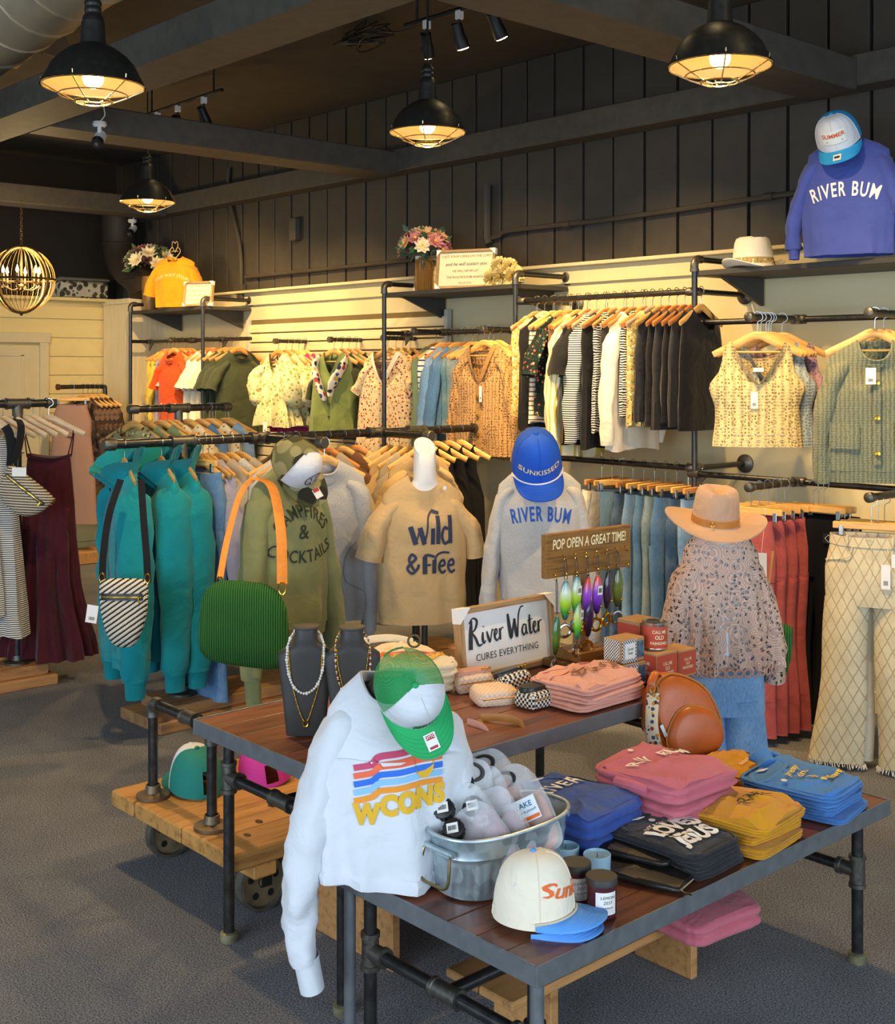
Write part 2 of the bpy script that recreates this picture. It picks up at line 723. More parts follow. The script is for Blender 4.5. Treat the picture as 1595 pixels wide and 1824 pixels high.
flor_dark = floral('floral_dark', '#17201e', ['#a55a4a', '#3c6a55', '#c9a27c'], 40, .34, '#2f5a44')
flor_olive = floral('floral_olive', '#8d8b62', ['#2e3022', '#4a4a30', '#c9c08f'], 38, .4)
flor_cream = floral('floral_cream', '#eee2bd', ['#b08a3c', '#8a9a55', '#c4743c'], 34, .28)
flor_scarf = floral('floral_scarf', '#e5dfd0', ['#2f4f8f', '#a33a4a', '#2e2e48', '#c7a04f'], 22, .5)
leopard = floral('leopard', '#c7a06b', ['#2a2018', '#3a2b1c'], 46, .36)
camo_f = floral('camo', '#6d6a45', ['#3d3f28', '#8f8a5f', '#2c2b20', '#a39a70'], 16, .62)
camo_dark = floral('camo_dark', '#4b3c33', ['#241d1a', '#6b5648', '#3a2d28'], 18, .6)
gold_seq = floral('gold_sequin', '#c9b06a', ['#efe0a0', '#8a7438', '#fff3c4'], 60, .42)
denim_f = denim('denim_mid', '#5b83ae')
denim_l = denim('denim_light', '#7ca3cc', '#d5e2ee', .5)
denim_g = denim('denim_grey', '#7b9099', '#c4d0cf', .5)
denim_d = denim('denim_dark', '#3c5676')
denim_t = denim('denim_teal', '#5e8796', '#c9d8d4', .5)
black_j = denim('denim_black', '#15161a', '#2a2b30', .2)
knit_cream = knit('knit_cream', '#e0c98e', 8, '#8d7442', 62)
knit_blue = knit('knit_blue', '#a9b6bd', 8, '#7c8a92', 62)
knit_mauve = knit('knit_mauve', '#b58e9a', 8, '#7d5c68', 62)
knit_green = knit('knit_green', '#7f8268', 16)
knit_tan = knit('knit_tan', '#b98f5c', 12, '#5c3f26', 58)
lattice = None


def _lattice():
    t = NT('lattice_denim', .9, 0, .2)
    c = lin('#d8cba9')
    wa = t.wave(7.5, 'DIAGONAL', .6, 4, t.mapped((1.7, .001, .9)))
    wb = t.wave(7.5, 'DIAGONAL', .6, 4, t.mapped((-1.7, .001, .9)))
    h = t.math('MAXIMUM', wa, wb)
    b = t.ramp(t.noise(12), [(.3, sc(c, .85)), (.7, sc(c, 1.05))])
    t.color(t.mix(t.ramp(h, [(.955, (0, 0, 0, 1)), (.99, (1, 1, 1, 1))]), b, lin('#b09c76')))
    t.bump(t.noise(300), .3, .002)
    return t.m


lattice = _lattice()


def _lace():
    t = NT('crochet_lace', .95, 0, .15)
    c = lin('#e0bda9')
    d = t.voro(44, rnd=.75)
    big = t.voro(11, rnd=.6)
    w = t.math('SINE', t.math('MULTIPLY', big, 62.0))
    hole = t.math('LESS_THAN', d, .36)
    gate = t.math('GREATER_THAN', w, -.4)
    alpha = t.math('SUBTRACT', 1.0, t.math('MULTIPLY', hole, gate))
    t.color(t.ramp(w, [(0, sc(c, .75)), (1, sc(c, 1.1))]))
    t.l(alpha, t.b.inputs['Alpha'])
    t.bump(d, .8, .006)
    return t.m


lace_m = _lace()


def _weave(name, a, b, scale=70):
    t = NT(name, .75)
    v = t.mapped((1, 1, 1), (0, R(35), 0))
    wa = t.wave(scale * .16, 'Z', .5, 2, v)
    wb = t.wave(scale * .45, 'X', 0, 1, v)
    t.color(t.ramp(t.math('ADD', t.math('MULTIPLY', wa, .75), t.math('MULTIPLY', wb, .25)), [(.36, lin(b)), (.46, lin(a))]))
    t.bump(t.math('MULTIPLY', wa, wb), .8, .006)
    return t.m


weave_bw = _weave('woven_black_white', '#efe6d2', '#1d1917', 95)
weave_pale = _weave('woven_cream_black', '#ead9bb', '#3a2f28', 130)


def _checker(name, a, b, scale):
    t = NT(name, .7)
    ck = t.n('TexChecker')
    ck.inputs['Scale'].default_value = scale
    ck.inputs['Color1'].default_value = lin(a)
    ck.inputs['Color2'].default_value = lin(b)
    t.l(t.co, ck.inputs['Vector'])
    t.color(ck.outputs[0])
    t.bump(t.voro(scale, rnd=0), .6, .003)
    return t.m


check_pink = _checker('woven_pink', '#e9c3a4', '#f3dcc0', 110)
check_black = _checker('woven_check', '#1d1c1b', '#eee4d0', 110)


def _cord(name, hx):
    t = NT(name, .9, 0, .2)
    c = lin(hx)
    w = t.wave(30, 'X', .6, 2)
    t.color(t.ramp(w, [(0, sc(c, .45)), (.5, sc(c, 1.0)), (1, sc(c, 1.25))]))
    t.bump(w, .9, .008)
    return t.m


cord_g = _cord('green_corduroy', '#3a7436')
leather_o = plain('orange_leather', '#bf5f22', .38, var=.14, scale=14, bump=.25, bscale=150)
leather_b = plain('black_leather', '#25221f', .36, var=.15, scale=20, bump=.3, bscale=200)
leather_t = plain('tan_leather', '#b67a36', .5, var=.1, scale=20, bump=.2)
strap_o = plain('orange_webbing', '#dc8a35', .7, var=.1, scale=40, bump=.4)
bust_m = plain('bust_leatherette', '#34322f', .55, var=.06, bump=.2, bscale=400)
felt_t = fabric('camel_felt', '#c4a082', var=.05)
felt_c = fabric('cream_felt', '#eee3cb', var=.04)
skin_w = plain('white_form', '#eceae6', .5, var=.02)
form_k = plain('black_form', '#1b1b1d', .6)


def _galv():
    t = NT('galvanised_steel', .4, .75)
    v = t.voro(38, out='Color')
    bw = t.n('RGBToBW')
    t.l(v, bw.inputs[0])
    t.color(t.ramp(bw.outputs[0], [(.2, lin('#a9b9bf')), (.8, lin('#c3d2d6'))]))
    t.l(t.ramp(bw.outputs[0], [(.2, (.36,) * 3 + (1,)), (.8, (.5,) * 3 + (1,))]), t.b.inputs['Roughness'])
    return t.m


galv_m = _galv()


def _glass(name, hx, rough=.06, trans=1.0, ior=1.45):
    t = NT(name, rough)
    t.color(lin(hx))
    t.b.inputs['Transmission Weight'].default_value = trans
    t.b.inputs['IOR'].default_value = ior
    return t.m


_p = NT('clear_pouch', .16)
_p.color(lin('#eceef2'))
_p.l(_p.ramp(_p.noise(9, 3), [(.35, (.14, .14, .14, 1)), (.7, (.42, .42, .42, 1))]), _p.b.inputs['Alpha'])
pouch_m = _p.m
bulbglass_m = _glass('bulb_glass', '#fff6df', .02, .95)
amber_glass = _glass('amber_glass', '#c79a55', .1, .7)
candle_glass = plain('plum_glass', '#54222a', .12, var=.1)
label_m = plain('paper_label', '#ece9e2', .6, var=.02)


def _emit(name, hx, k):
    t = NT(name, .5)
    t.color(lin(hx))
    t.emit(lin(hx), k)
    return t.m


bulb_e = _emit('bulb_glow', '#ffd27a', 12)
spot_e = _emit('spot_glow', '#ffe2a0', 40)
flame_e = _emit('candle_glow', '#ffcf70', 14)
# ================================================================== the room
XL, YB, HC, HW = -11.45, 6.1, 3.98, 2.52     # left wall, back wall, ceiling, top of the pale lower wall


def struct(o): return tag(o, kind='structure')


fl = MB().box((-4, 1.2, -.05), (18, 12, .1)).build('floor', carpet_m, None, False)
struct(fl)
ce = MB().box((-4, 1.2, HC + .06), (18, 12, .12)).build('ceiling', ceil_m, None, False)
struct(ce)

# back wall: pale panel below, black boards with recessed grooves above
wb = MB().box((-5.6, YB + .1, HW / 2), (12.8, .2, HW)).build('wall_back', cream_m, None, False)
struct(wb)
MB().box((-5.6, YB + .13, (HW + HC) / 2), (12.8, .2, HC - HW)).build('groove_backing', groove, wb, False)
bd = MB().box((0, 0, 0), (.236, .03, HC - HW - .005), ch=.004)
b0 = None
for i in range(49):
    x = -11.95 + .257 * i
    if b0 is None:
        b0 = bd.build('board', black_wall, wb, False, loc=(x, YB + .018, (HW + HC) / 2))
    else:
        link('board', b0.data, wb, (x, YB + .018 + .003 * ((i * 7) % 3 - 1), (HW + HC) / 2))
MB().box((-5.6, YB - .012, HW - .055), (11.4, .024, .11), ch=.003).build('top_band', cream_m, wb, False)
MB().box((-5.6, YB - .025, HW + .012), (11.4, .09, .024), ch=.004).build('cap_board', cream_m, wb, False)
MB().box((-5.6, YB - .01, .06), (11.4, .02, .12), ch=.004).build('skirting', cream_m, wb, False)

# left wall: shiplap planks up to a ledge, dark wall above and behind
wl = MB().box((XL - .12, 1.6, HW / 2), (.2, 9.2, HW - .03)).build('wall_left', ship_m, None, False)
struct(wl)
pk = MB().box((0, 0, 0), (.024, 1, .178), ch=.003)
YD1 = at(84, X=XL).y
YD0 = YD1 - 1.06
p0 = None
for i in range(13):
    z = .12 + .184 * i + .092
    for (ya, yb) in ((YD1, YB), (-3.0, YD0)) if z < 2.1 else ((-3.0, YB),):
        if p0 is None:
            p0 = pk.build('plank', ship_m, wl, False)
        else:
            q = link('plank', p0.data, wl)
        o = p0 if i == 0 and ya == YD1 else q
        o.location = (XL - .012, (ya + yb) / 2, min(z, HW - .1))
        o.scale = (1, yb - ya, 1)
MB().box((XL - .02, 1.6, HW + .0), (.34, 9.2, .03), ch=.004).build('ledge', ship_m, wl, False)
MB().box((XL + .01, (YD1 + YB) / 2, .06), (.03, YB - YD1, .12), ch=.004).build('skirting', ship_m, wl, False)
wu = MB().box((XL - .55, 1.6, (HW + HC) / 2), (.1, 9.4, HC - HW)).build('wall_left_upper', plain('dark_brown_wall', '#231d17', .9), None, False)
struct(wu)
# door
dr = MB().box((XL - .015, (YD0 + YD1) / 2, 1.03), (.04, .9, 2.06), ch=.003).build('door_1', door_m, None, False)
struct(dr)
for z, hh in ((1.5, .95), (.55, .7)):
    yc = (YD0 + YD1) / 2
    for y in (yc - .28, yc + .28):
        MB().box((XL + .006, y, z), (.012, .03, hh), ch=.003).build('panel_moulding', door_m, dr, False)
    for zz in (z - hh / 2, z + hh / 2):
        MB().box((XL + .006, yc, zz), (.012, .59, .03), ch=.003).build('panel_moulding', door_m, dr, False)
tr = MB()
tr.box((XL + .012, YD1 - .04, 1.06), (.05, .09, 2.12), ch=.006).box((XL + .012, YD0 + .04, 1.06), (.05, .09, 2.12), ch=.006)
tr.box((XL + .014, (YD0 + YD1) / 2, 2.14), (.055, 1.1, .1), ch=.006)
struct(tr.build('trim_1', door_m, None, False))

# boxed pier in the far corner
pr = MB().box((-11.145, 5.9, HW / 2), (.55, .42, HW), ch=.004).build('wall_pier', pier_m, None, False)
struct(pr)
MB().box((-11.145, 5.895, HW - .02), (.58, .44, .05), ch=.004).build('cap_board', pier_m, pr, False)

# timbers
bz0, bz1 = 3.31, 3.48


def beam(n, x0, x1, y0, y1, z0=bz0, z1=bz1):
    o = MB().box(((x0 + x1) / 2, (y0 + y1) / 2, (z0 + z1) / 2), (x1 - x0, y1 - y0, z1 - z0), ch=.008).build(n, beam_m, None, False)
    return struct(o)


beam('trim_2', -11.9, 1.5, 2.87, 3.18)            # long beam
beam('trim_3', -11.9, .5, 5.92, 6.1, 3.335, 3.505)   # against the back wall
for k, x in enumerate((-3.48, -7.25, -10.72)):
    beam('trim_%d' % (4 + k), x - .16, x + .16, 3.18, 5.92)
    beam('trim_%d' % (7 + k), x - .16, x + .16, -3.0, 2.87)

# slatted panel between the left and middle pipe fixtures
sw = empty('slatwall', (-8.0, YB - .045, 0), 0, 'pale wooden slatwall panel on the back wall behind the blouses', 'slatwall')
MB().box((0, .02, 1.3), (2.62, .02, 1.95)).build('backing', plain('slat_gap', '#6a5a3a', .9), sw, False)
sl = None
for i in range(23):
    z = .37 + .083 * i
    if sl is None: sl = MB().box((0, 0, 0), (2.62, .022, .072), ch=.004).build('slat', slat_m, sw, False, loc=(0, 0, z))
    else: link('slat', sl.data, sw, (0, 0, z))
for s in (-1, 1):
    MB().box((s * 1.325, .0, 1.3), (.035, .045, 1.96), ch=.003).build('edge_strip', plain('grey_strip', '#b5b3a8', .5), sw, False)

# ------------------------------------------------------------------ wall services
cd = empty('conduit', (-8, YB - .02, 0), 0, 'black electrical conduit running low along the boards toward the flower vase', 'conduit')


def loc_tube(root, name, pts, r, mt, n=8):
    o = root.location
    return MB().tube([Vector(p) - o for p in pts], r, n).build(name, mt, root)


A = at(437, 494, Y=YB - .03); B = at(735, 463, Y=YB - .03)
loc_tube(cd, 'pipe', crom([A, A + (B - A) * .5, B], 3), .016, black_wall)
v0 = at(408, 300, Y=YB - .03); v1 = at(428, 440, Y=YB - .03); v2 = at(430, 520, Y=YB - .03)
loc_tube(cd, 'riser', crom([v0, v0 + Vector((0, 0, -.25)), v1, v2], 5), .018, black_wall)
MB().box(v2 - cd.location, (.08, .05, .14), ch=.005).build('box', black_wall, cd, False)
cd2 = empty('conduit', (-5, YB - .02, 0), 0, 'long black conduit pipe rising to the right across the upper wall', 'conduit')
P = [at(876, 424, Y=YB - .03), at(892, 420, Y=YB - .03), at(912, 411, Y=YB - .03), at(1100, 389, Y=YB - .03), at(1430, 342, Y=YB - .03), at(1700, 306, Y=YB - .03)]
loc_tube(cd2, 'pipe', crom(P, 4), .017, black_wall)
loc_tube(cd2, 'riser', [at(868, 330, Y=YB - .03), at(868, 424, Y=YB - .03), at(872, 435, Y=YB - .03)], .03, black_wall)
for q in (at(1010, 400, Y=YB - .03), at(1370, 350, Y=YB - .03)):
    MB().cyl(q - cd2.location + Vector((-.03, 0, 0)), q - cd2.location + Vector((.03, 0, 0)), .023).build('clamp', black_wall, cd2)
q = at(525, 409, Y=YB - .03)
jb = MB().box((0, 0, 0), (.09, .06, .2), ch=.01).build('wall_box', plain('box_paint', '#4b443a', .6), None, False, loc=q)
tag(jb, 'small dark rectangular box fixed on the black boards', 'junction box')

# air duct by the far corner (black) and pale spiral duct at top left
dk = empty('corner_duct', at(240, 470, Y=5.85), 0, 'black round duct with an elbow in the far corner of the room', 'duct')
o = dk.location
pts = [at(212, 385, Y=5.8), at(214, 435, Y=5.8), at(222, 470, Y=5.8), at(252, 500, Y=5.85), at(262, 530, Y=5.85)]
m = MB().tube([p - o for p in crom(pts, 4)], .17, 20)
m.build('pipe', plain('duct_black', '#332c24', .55, .2), dk)
for t_ in (pts[1], pts[3]):
    MB().torus(t_ - o, .172, .012, 24, 6).build('seam', plain('duct_black', '#332c24', .55, .2), dk)
sd = empty('spiral_duct', at(60, 20, Y=2.35), 0, 'pale spiral-wound round duct under the ceiling at top left', 'duct')
o = sd.location
a = at(-120, 110, D=7.4); b_ = at(130, -60, D=6.6)
ax = (b_ - a).normalized()
duct_m = metal('duct_metal', '#b7a88a', .5, .6, .08, 5)
sd_r = .27
MB().tube([a - ax * .3 - o, b_ + ax * 1.2 - o], sd_r, 36).build('pipe', duct_m, sd)
u = ax.orthogonal().normalized(); w = ax.cross(u)
L = (b_ + ax * 1.2 - a).length
MB().tube([a - o + ax * (L * i / 200) + (u * cos(i * .35) + w * sin(i * .35)) * sd_r for i in range(201)], .012, 5).build('seam', duct_m, sd)
td = empty('duct_takeoff', at(45, 60, D=7.6), R(20), 'pale rectangular sheet-metal duct boot beside the spiral duct', 'duct')
MB().box((0, 0, 0), (.5, .22, .16), rot=Matrix.Rotation(R(-25), 3, 'Y'), ch=.005).build('boot', duct_m, td, False)
MB().box((.24, 0, -.1), (.02, .26, .2), rot=Matrix.Rotation(R(-25), 3, 'Y'), ch=.003).build('flange', duct_m, td, False)


# ------------------------------------------------------------------ pendant lamps
def pendant(px, py, D, label, z=None, power=26, rz=0):
    p = at(px, py, D=D)
    r = empty('pendant_lamp', p, rz, label, 'lamp', 'caged barn pendants')
    r_ = .205
    outer = [(.030, .26), (.032, .20), (.045, .195), (.050, .12), (.053, .105), (.095, .085), (.135, .055), (.165, .02), (.19, -.03), (.205, -.058), (.207, -.064)]
    inner = [(.203, -.062), (.186, -.03), (.16, .018), (.13, .05), (.09, .078), (.03, .09)]
    MB().lathe(outer, 36, cap=False).build('shade', shade_m, r)
    MB().lathe(inner, 36, cap=False).build('reflector', shade_in, r)
    cap = MB().lathe([(.0, .3), (.018, .3), (.026, .285), (.034, .275), (.034, .262), (.03, .255), (.034, .25), (.034, .235), (.03, .228), (.04, .215), (.044, .19)], 20, cap=False)
    cap.build('socket_cap', shade_m, r)
    cg = MB()
    for R_, z_ in ((.2, -.064), (.135, -.098), (.075, -.125), (.07, -.127)):
        cg.torus((0, 0, z_), R_, .0032, 32, 5)
    for k in range(6):
        a_ = k * pi / 3 + .2
        cg.tube([(cos(a_) * q_, sin(a_) * q_, z_) for q_, z_ in ((.203, -.04), (.2, -.064), (.135, -.098), (.07, -.127), (.035, -.135))], .003, 5)
    cg.torus((0, 0, -.135), .035, .003, 20, 5)
    cg.build('cage', cage_m, r)
    bl = MB().sphere((0, 0, -.03), .042, 16, 10).lathe([(.014, .09), (.015, .05), (.03, .025)], 14, cap=False)
    bl.build('bulb', bulb_e, r)
    MB().tube([(0, 0, .3), (0, 0, HC - p.z)], .006, 6).build('cord', black_m, r)
    MB().lathe([(.0, HC - p.z - .03), (.05, HC - p.z - .03), (.06, HC - p.z - .004)], 16, cap=False).build('canopy', black_m, r)
    li = bpy.data.lights.new('lamp_light', 'SPOT')
    li.energy = power * 4.2
    li.spot_size = R(150)
    li.spot_blend = .5
    li.color = (1.0, .66, .28)
    li.shadow_soft_size = .045
    lo = bpy.data.objects.new('lamp_light', li)
    C.objects.link(lo)
    lo.parent = r
    lo.location = (0, 0, -.078)
    return r


pendant(166, 126, 4.91, 'black caged barn pendant lamp at upper left, nearest the spiral duct')
pendant(762, 215, 6.48, 'black caged barn pendant lamp hanging near the middle of the ceiling')
pendant(1283, 90, 4.83, 'black caged barn pendant lamp at upper right, near the right cross beam')
pendant(263, 345, 9.1, 'small-looking far pendant lamp hanging above the flower vase in the corner')


# ------------------------------------------------------------------ orb chandelier
def chandelier():
    p = at(38, 498, D=10.2)
    r = empty('orb_chandelier', p, R(25), 'round orb chandelier with candle bulbs hanging on a chain at left', 'chandelier')
    Rr = .275
    for k in range(2):
        MB().torus((0, 0, 0), Rr, .012, 40, 6, Matrix.Rotation(R(90), 3, 'X') if k == 0 else Matrix.Rotation(R(90), 3, 'Y')).build('hoop', bronze_m, r)
    MB().torus((0, 0, 0), Rr, .010, 40, 6).build('hoop', bronze_m, r)
    sh = NT('smoky_mesh', .5)
    sh.color(lin('#c9a860'))
    sh.b.inputs['Alpha'].default_value = .28
    mt = sh.m
    bnd = MB()
    for i in range(0, 36):
        a0 = i * pi / 18
        bnd.tube([(cos(a0) * cos(t) * Rr * .985, sin(a0) * cos(t) * Rr * .985, sin(t) * Rr * .985) for t in [(-pi / 2 + pi * j / 14) for j in range(15)]], .0022, 3, False)
    bnd.build('wire_globe', metal('globe_wire', '#b99a5c', .4, .8), r)
    MB().tube([(0, 0, .28), (0, 0, -.05)], .006, 6).build('stem', bronze_m, r)
    MB().sphere((0, 0, -.06), .025).build('hub', bronze_m, r)
    MB().lathe([(0, -Rr - .03), (.012, -Rr - .02), (.02, -Rr), (0, -Rr + .01)], 10, cap=False).build('finial', bronze_m, r)
    for k in range(6):
        a = k * pi / 3
        c, s = cos(a), sin(a)
        arm = MB().tube(crom([(0, 0, -.06), (c * .07, s * .07, -.09), (c * .14, s * .14, -.06), (c * .15, s * .15, -.03)], 4), .005, 6)
        arm.lathe([(.0, -.03), (.024, -.03), (.028, -.022), (.0, -.02)], 12, (c * .15, s * .15, 0), cap=False)
        ar = arm.build('arm', bronze_m, r)
        MB().cyl((c * .15, s * .15, -.025), (c * .15, s * .15, .05), .011, .011, 10).build('candle_tube', bronze_m, ar)
        MB().lathe([(.004, .05), (.013, .065), (.011, .085), (.001, .115)], 10, (c * .15, s * .15, 0), cap=False).build('flame_bulb', flame_e, ar)
        MB().sphere((c * .15, s * .15, -.06), .014, 8, 6).build('crystal', bulbglass_m, ar)
    ch = MB()
    n = int((bz0 - .3 - p.z) / .032)
    for i in range(max(n, 8)):
        ch.torus((0, 0, .295 + i * .032), .012, .0028, 10, 4, Matrix.Rotation(R(90), 3, 'X') if i % 2 else Matrix.Rotation(R(90), 3, 'Y'), 1, 1)
    ch.build('chain', bronze_m, r)
    li = bpy.data.lights.new('chandelier_light', 'POINT')
    li.energy = 40
    li.color = (1, .70, .32)
    li.shadow_soft_size = .12
    lo = bpy.data.objects.new('chandelier_light', li)
    C.objects.link(lo)
    lo.parent = r
    lo.location = (0, 0, .1)


chandelier()


# ------------------------------------------------------------------ track lights
def track(a, b, heads, label, aims, power=40):
    r = empty('track_light', a, 0, label, 'track light')
    b = b - a
    MB().tube([(0, 0, 0), b], .014, 6).build('track', black_m, r)
    for t_ in (.1, .9):
        q = b * t_
        MB().tube([q, q + Vector((0, 0, HC - a.z))], .008, 6).build('hanger_rod', black_m, r)
    for t_, aim, lit in zip(heads, aims, (1, 1, 1, 1)):
        q = b * t_
        d = (Vector(aim) - (a + q)).normalized()
        hd = MB().tube([q + Vector((0, 0, -.03)), q + Vector((0, 0, -.12))], .009, 8).build('head', black_m, r)
        MB().box(q + Vector((0, 0, -.03)), (.035, .035, .05), ch=.004).build('adapter', white_pl, hd, False)
        c0 = q + Vector((0, 0, -.14))
        MB().tube([c0 - d * .07, c0 - d * .065, c0 + d * .0, c0 + d * .01, c0 + d * .07], [.022, .032, .032, .036, .038], 16).build('barrel', black_m, hd)
        MB().tube([c0 + d * .071, c0 + d * .075], [.03, .03], 16).build('lens', spot_e, hd)
        li = bpy.data.lights.new('spot', 'SPOT')
        li.energy = power
        li.color = (1, .66, .28)
        li.spot_size = R(75)
        li.spot_blend = .7
        li.shadow_soft_size = .03
        lo = bpy.data.objects.new('spot', li)
        C.objects.link(lo)
        lo.parent = r
        lo.location = c0 + d * .09
        lo.rotation_euler = d.to_track_quat('-Z', 'Y').to_euler()
    return r


track(at(722, 46, Z=3.78), at(835, 14, Z=3.78) + Vector((.5, 0, 0)), (.18, .44, .72), 'black ceiling track with three spot heads above the middle pendant', ((-6.2, 5.8, 1.7), (-5, 5.6, 1.5), (-4.6, 5.8, 1.8)), 120)
track(at(258, 206, Z=3.78), at(396, 160, Z=3.78), (.18, .45, .78), 'black ceiling track with three spot heads over the left cross beam', ((-10, 5.9, 1.8), (-9, 5.9, 1.6), (-8, 5.9, 1.6)), 150)
track(Vector((-3.6, 4.0, 3.78)), Vector((-2.2, 4.0, 3.78)), (.15, .5, .85), 'black ceiling track with spot heads above the right-hand beam', ((-3.8, 5.7, 1.6), (-3.2, 5.7, 1.4), (-2.4, 5.7, 1.4)), 80)


# ------------------------------------------------------------------ security cameras, cables
def seccam(p, d, label):
    r = empty('security_camera', p, 0, label, 'camera')
    d = Vector(d).normalized()
    MB().lathe([(.0, .0), (.04, .0), (.045, -.02), (.03, -.035)], 18, cap=False).build('base', white_pl, r)
    MB().tube([(0, 0, -.02), (0, 0, -.07), d * .03 + Vector((0, 0, -.09))], .014, 8).build('arm', white_pl, r)
    c = Vector((0, 0, -.1))
    bo = MB().tube([c - d * .05, c - d * .045, c + d * .06], [.02, .034, .036], 18).build('body', white_pl, r)
    MB().tube([c + d * .055, c + d * .1], [.037, .033], 18).build('front', black_m, bo)
    MB().tube([c + d * .1, c + d * .103], [.014, .012], 12).build('lens', chrome_m, bo)
    MB().tube(crom([(0, 0, .0), (.03, .02, .04), (.06, .0, .1), (.12, .03, .13)], 4), .004, 5).build('cable', white_pl, r)


seccam(Vector((-7.075, 3.5, 3.375)), (.55, -.45, -.45), 'white bullet security camera under the long beam by the upper left pendant')
seccam(at(236, 391, Z=3.31), (.5, -.6, -.5), 'small white security camera above the far flower vase')
cb = empty('cable_bundle', at(650, 62, Z=3.9), 0, 'tangle of dark wire and bracket on the ceiling beside the track', 'cable')
rg = random.Random(5)
for k in range(6):
    MB().tube(crom([(rg.uniform(-.2, .2), rg.uniform(-.1, .1), rg.uniform(-.06, .05)) for _ in range(6)], 4), .006, 5).build('wire', black_m, cb)
MB().tube(crom([(.15, 0, 0), (.35, 0, -.05), (.5, .1, .02)], 5), .006, 5).build('wire', black_m, cb)


# ------------------------------------------------------------------ pipe fixtures on the back wall
def fitting(m, c, d, r=.026, l=.07):
    d = Vector(d).normalized()
    c = Vector(c)
    m.tube([c - d * l / 2, c - d * (l / 2 - .012), c - d * (l / 2 - .014), c + d * (l / 2 - .014), c + d * (l / 2 - .012), c + d * l / 2], [r * 1.12, r * 1.12, r, r, r * 1.12, r * 1.12], 14)
    return m


def ball(m, c, r): return m.sphere(c, r, 12, 8)


PR = .0165
PY = 5.6


def wall_fixture(name, xs, z_rails, shelf, label, faceouts=(), zt=2.455, ext=(0, 0), ry=0.0):
    """pipe posts with returns to the wall, rails between them, shelf on brackets"""
    x0, x1 = xs[0], xs[-1]
    r = empty(name, (x0, PY, 0), 0, label, 'clothes rack')
    for x in xs:
        q = x - x0
        po = MB().tube([(q, 0, 0), (q, 0, zt - .02)], PR, 12).build('post', pipe_m, r)
        fm = MB()
        fm.tube(crom([(q, 0, zt - .06), (q, 0, zt - .025), (q, .025, zt), (q, .06, zt)], 4), .023, 12)
        fm.tube([(q, 0, zt - .07), (q, 0, zt - .055)], .026, 12)
        fm.build('elbow', fit_m, r)
        MB().tube([(q, .04, zt), (q, YB - PY - .01, zt)], PR, 12).build('return_pipe', pipe_m, r)
        MB().tube([(q, YB - PY - .03, zt), (q, YB - PY - .012, zt), (q, YB - PY, zt)], [.025, .055, .055], 16).build('flange', fit_m, r)
        MB().lathe([(.055, .0), (.055, .012), (.025, .02), (.022, .04)], 16, (q, 0, 0), cap=False).build('flange', fit_m, r)
    for z in z_rails:
        MB().tube([(-ext[0], ry, z), (x1 - x0 + ext[1], ry, z)], PR, 12).build('rail', pipe_m, r)
        for x in xs:
            q = x - x0
            MB().add([(q, ry - .004, z), (q + .1, ry - .004, z), (q, ry - .004, z - .09), (q, ry + .004, z), (q + .1, ry + .004, z), (q, ry + .004, z - .09)], [(0, 2, 1), (3, 4, 5), (0, 1, 4, 3), (1, 2, 5, 4), (2, 0, 3, 5)]).build('gusset', fit_m, r, False)
            if ry: MB().tube([(q, 0, z), (q, ry, z)], PR, 10).build('stub_pipe', pipe_m, r)
            MB().tube([(q - .035, ry, z), (q + .035, ry, z)], .024, 12).build('coupling', fit_m, r)
    if shelf:
        zs = 2.375
        b = MB().box(((x1 - x0) / 2, .245, zs), (x1 - x0 + .02, .49, .03), ch=.003).build('shelf', plain('shelf_black', '#3b3a36', .6), r, False)
        for q in (.12, x1 - x0 - .12):
            br = MB()
            br.add([(q - .012, .04, zs - .015), (q - .012, .48, zs - .015), (q - .012, .48, zs - .17), (q - .012, .1, zs - .03), (q + .012, .04, zs - .015), (q + .012, .48, zs - .015), (q + .012, .48, zs - .17), (q + .012, .1, zs - .03)],
                   [(0, 1, 2, 3), (7, 6, 5, 4), (0, 4, 5, 1), (1, 5, 6, 2), (2, 6, 7, 3), (3, 7, 4, 0)])
            br.build('bracket', plain('shelf_black', '#3b3a36', .6), b, False)
    for (fx, z, ln) in faceouts:
        q = fx - x0
        fm = MB()
        fm.tube([(q, ry, z), (q, ry - ln, z)], PR * 1.1, 12)
        f = fm.build('faceout_arm', pipe_m, r)
        e = MB()
        e.tube([(q, ry - ln - .012, z), (q, ry - ln - .006, z), (q, ry - ln + .025, z)], [.016, .024, .024], 12)
        e.build('end_cap', fit_m, f)
        e = MB()
        e.tube([(q - .04, ry, z), (q + .04, ry, z)], .025, 12)
        e.tube([(q, ry, z), (q, ry - .05, z)], .025, 12)
        e.build('tee', fit_m, f)
    return r


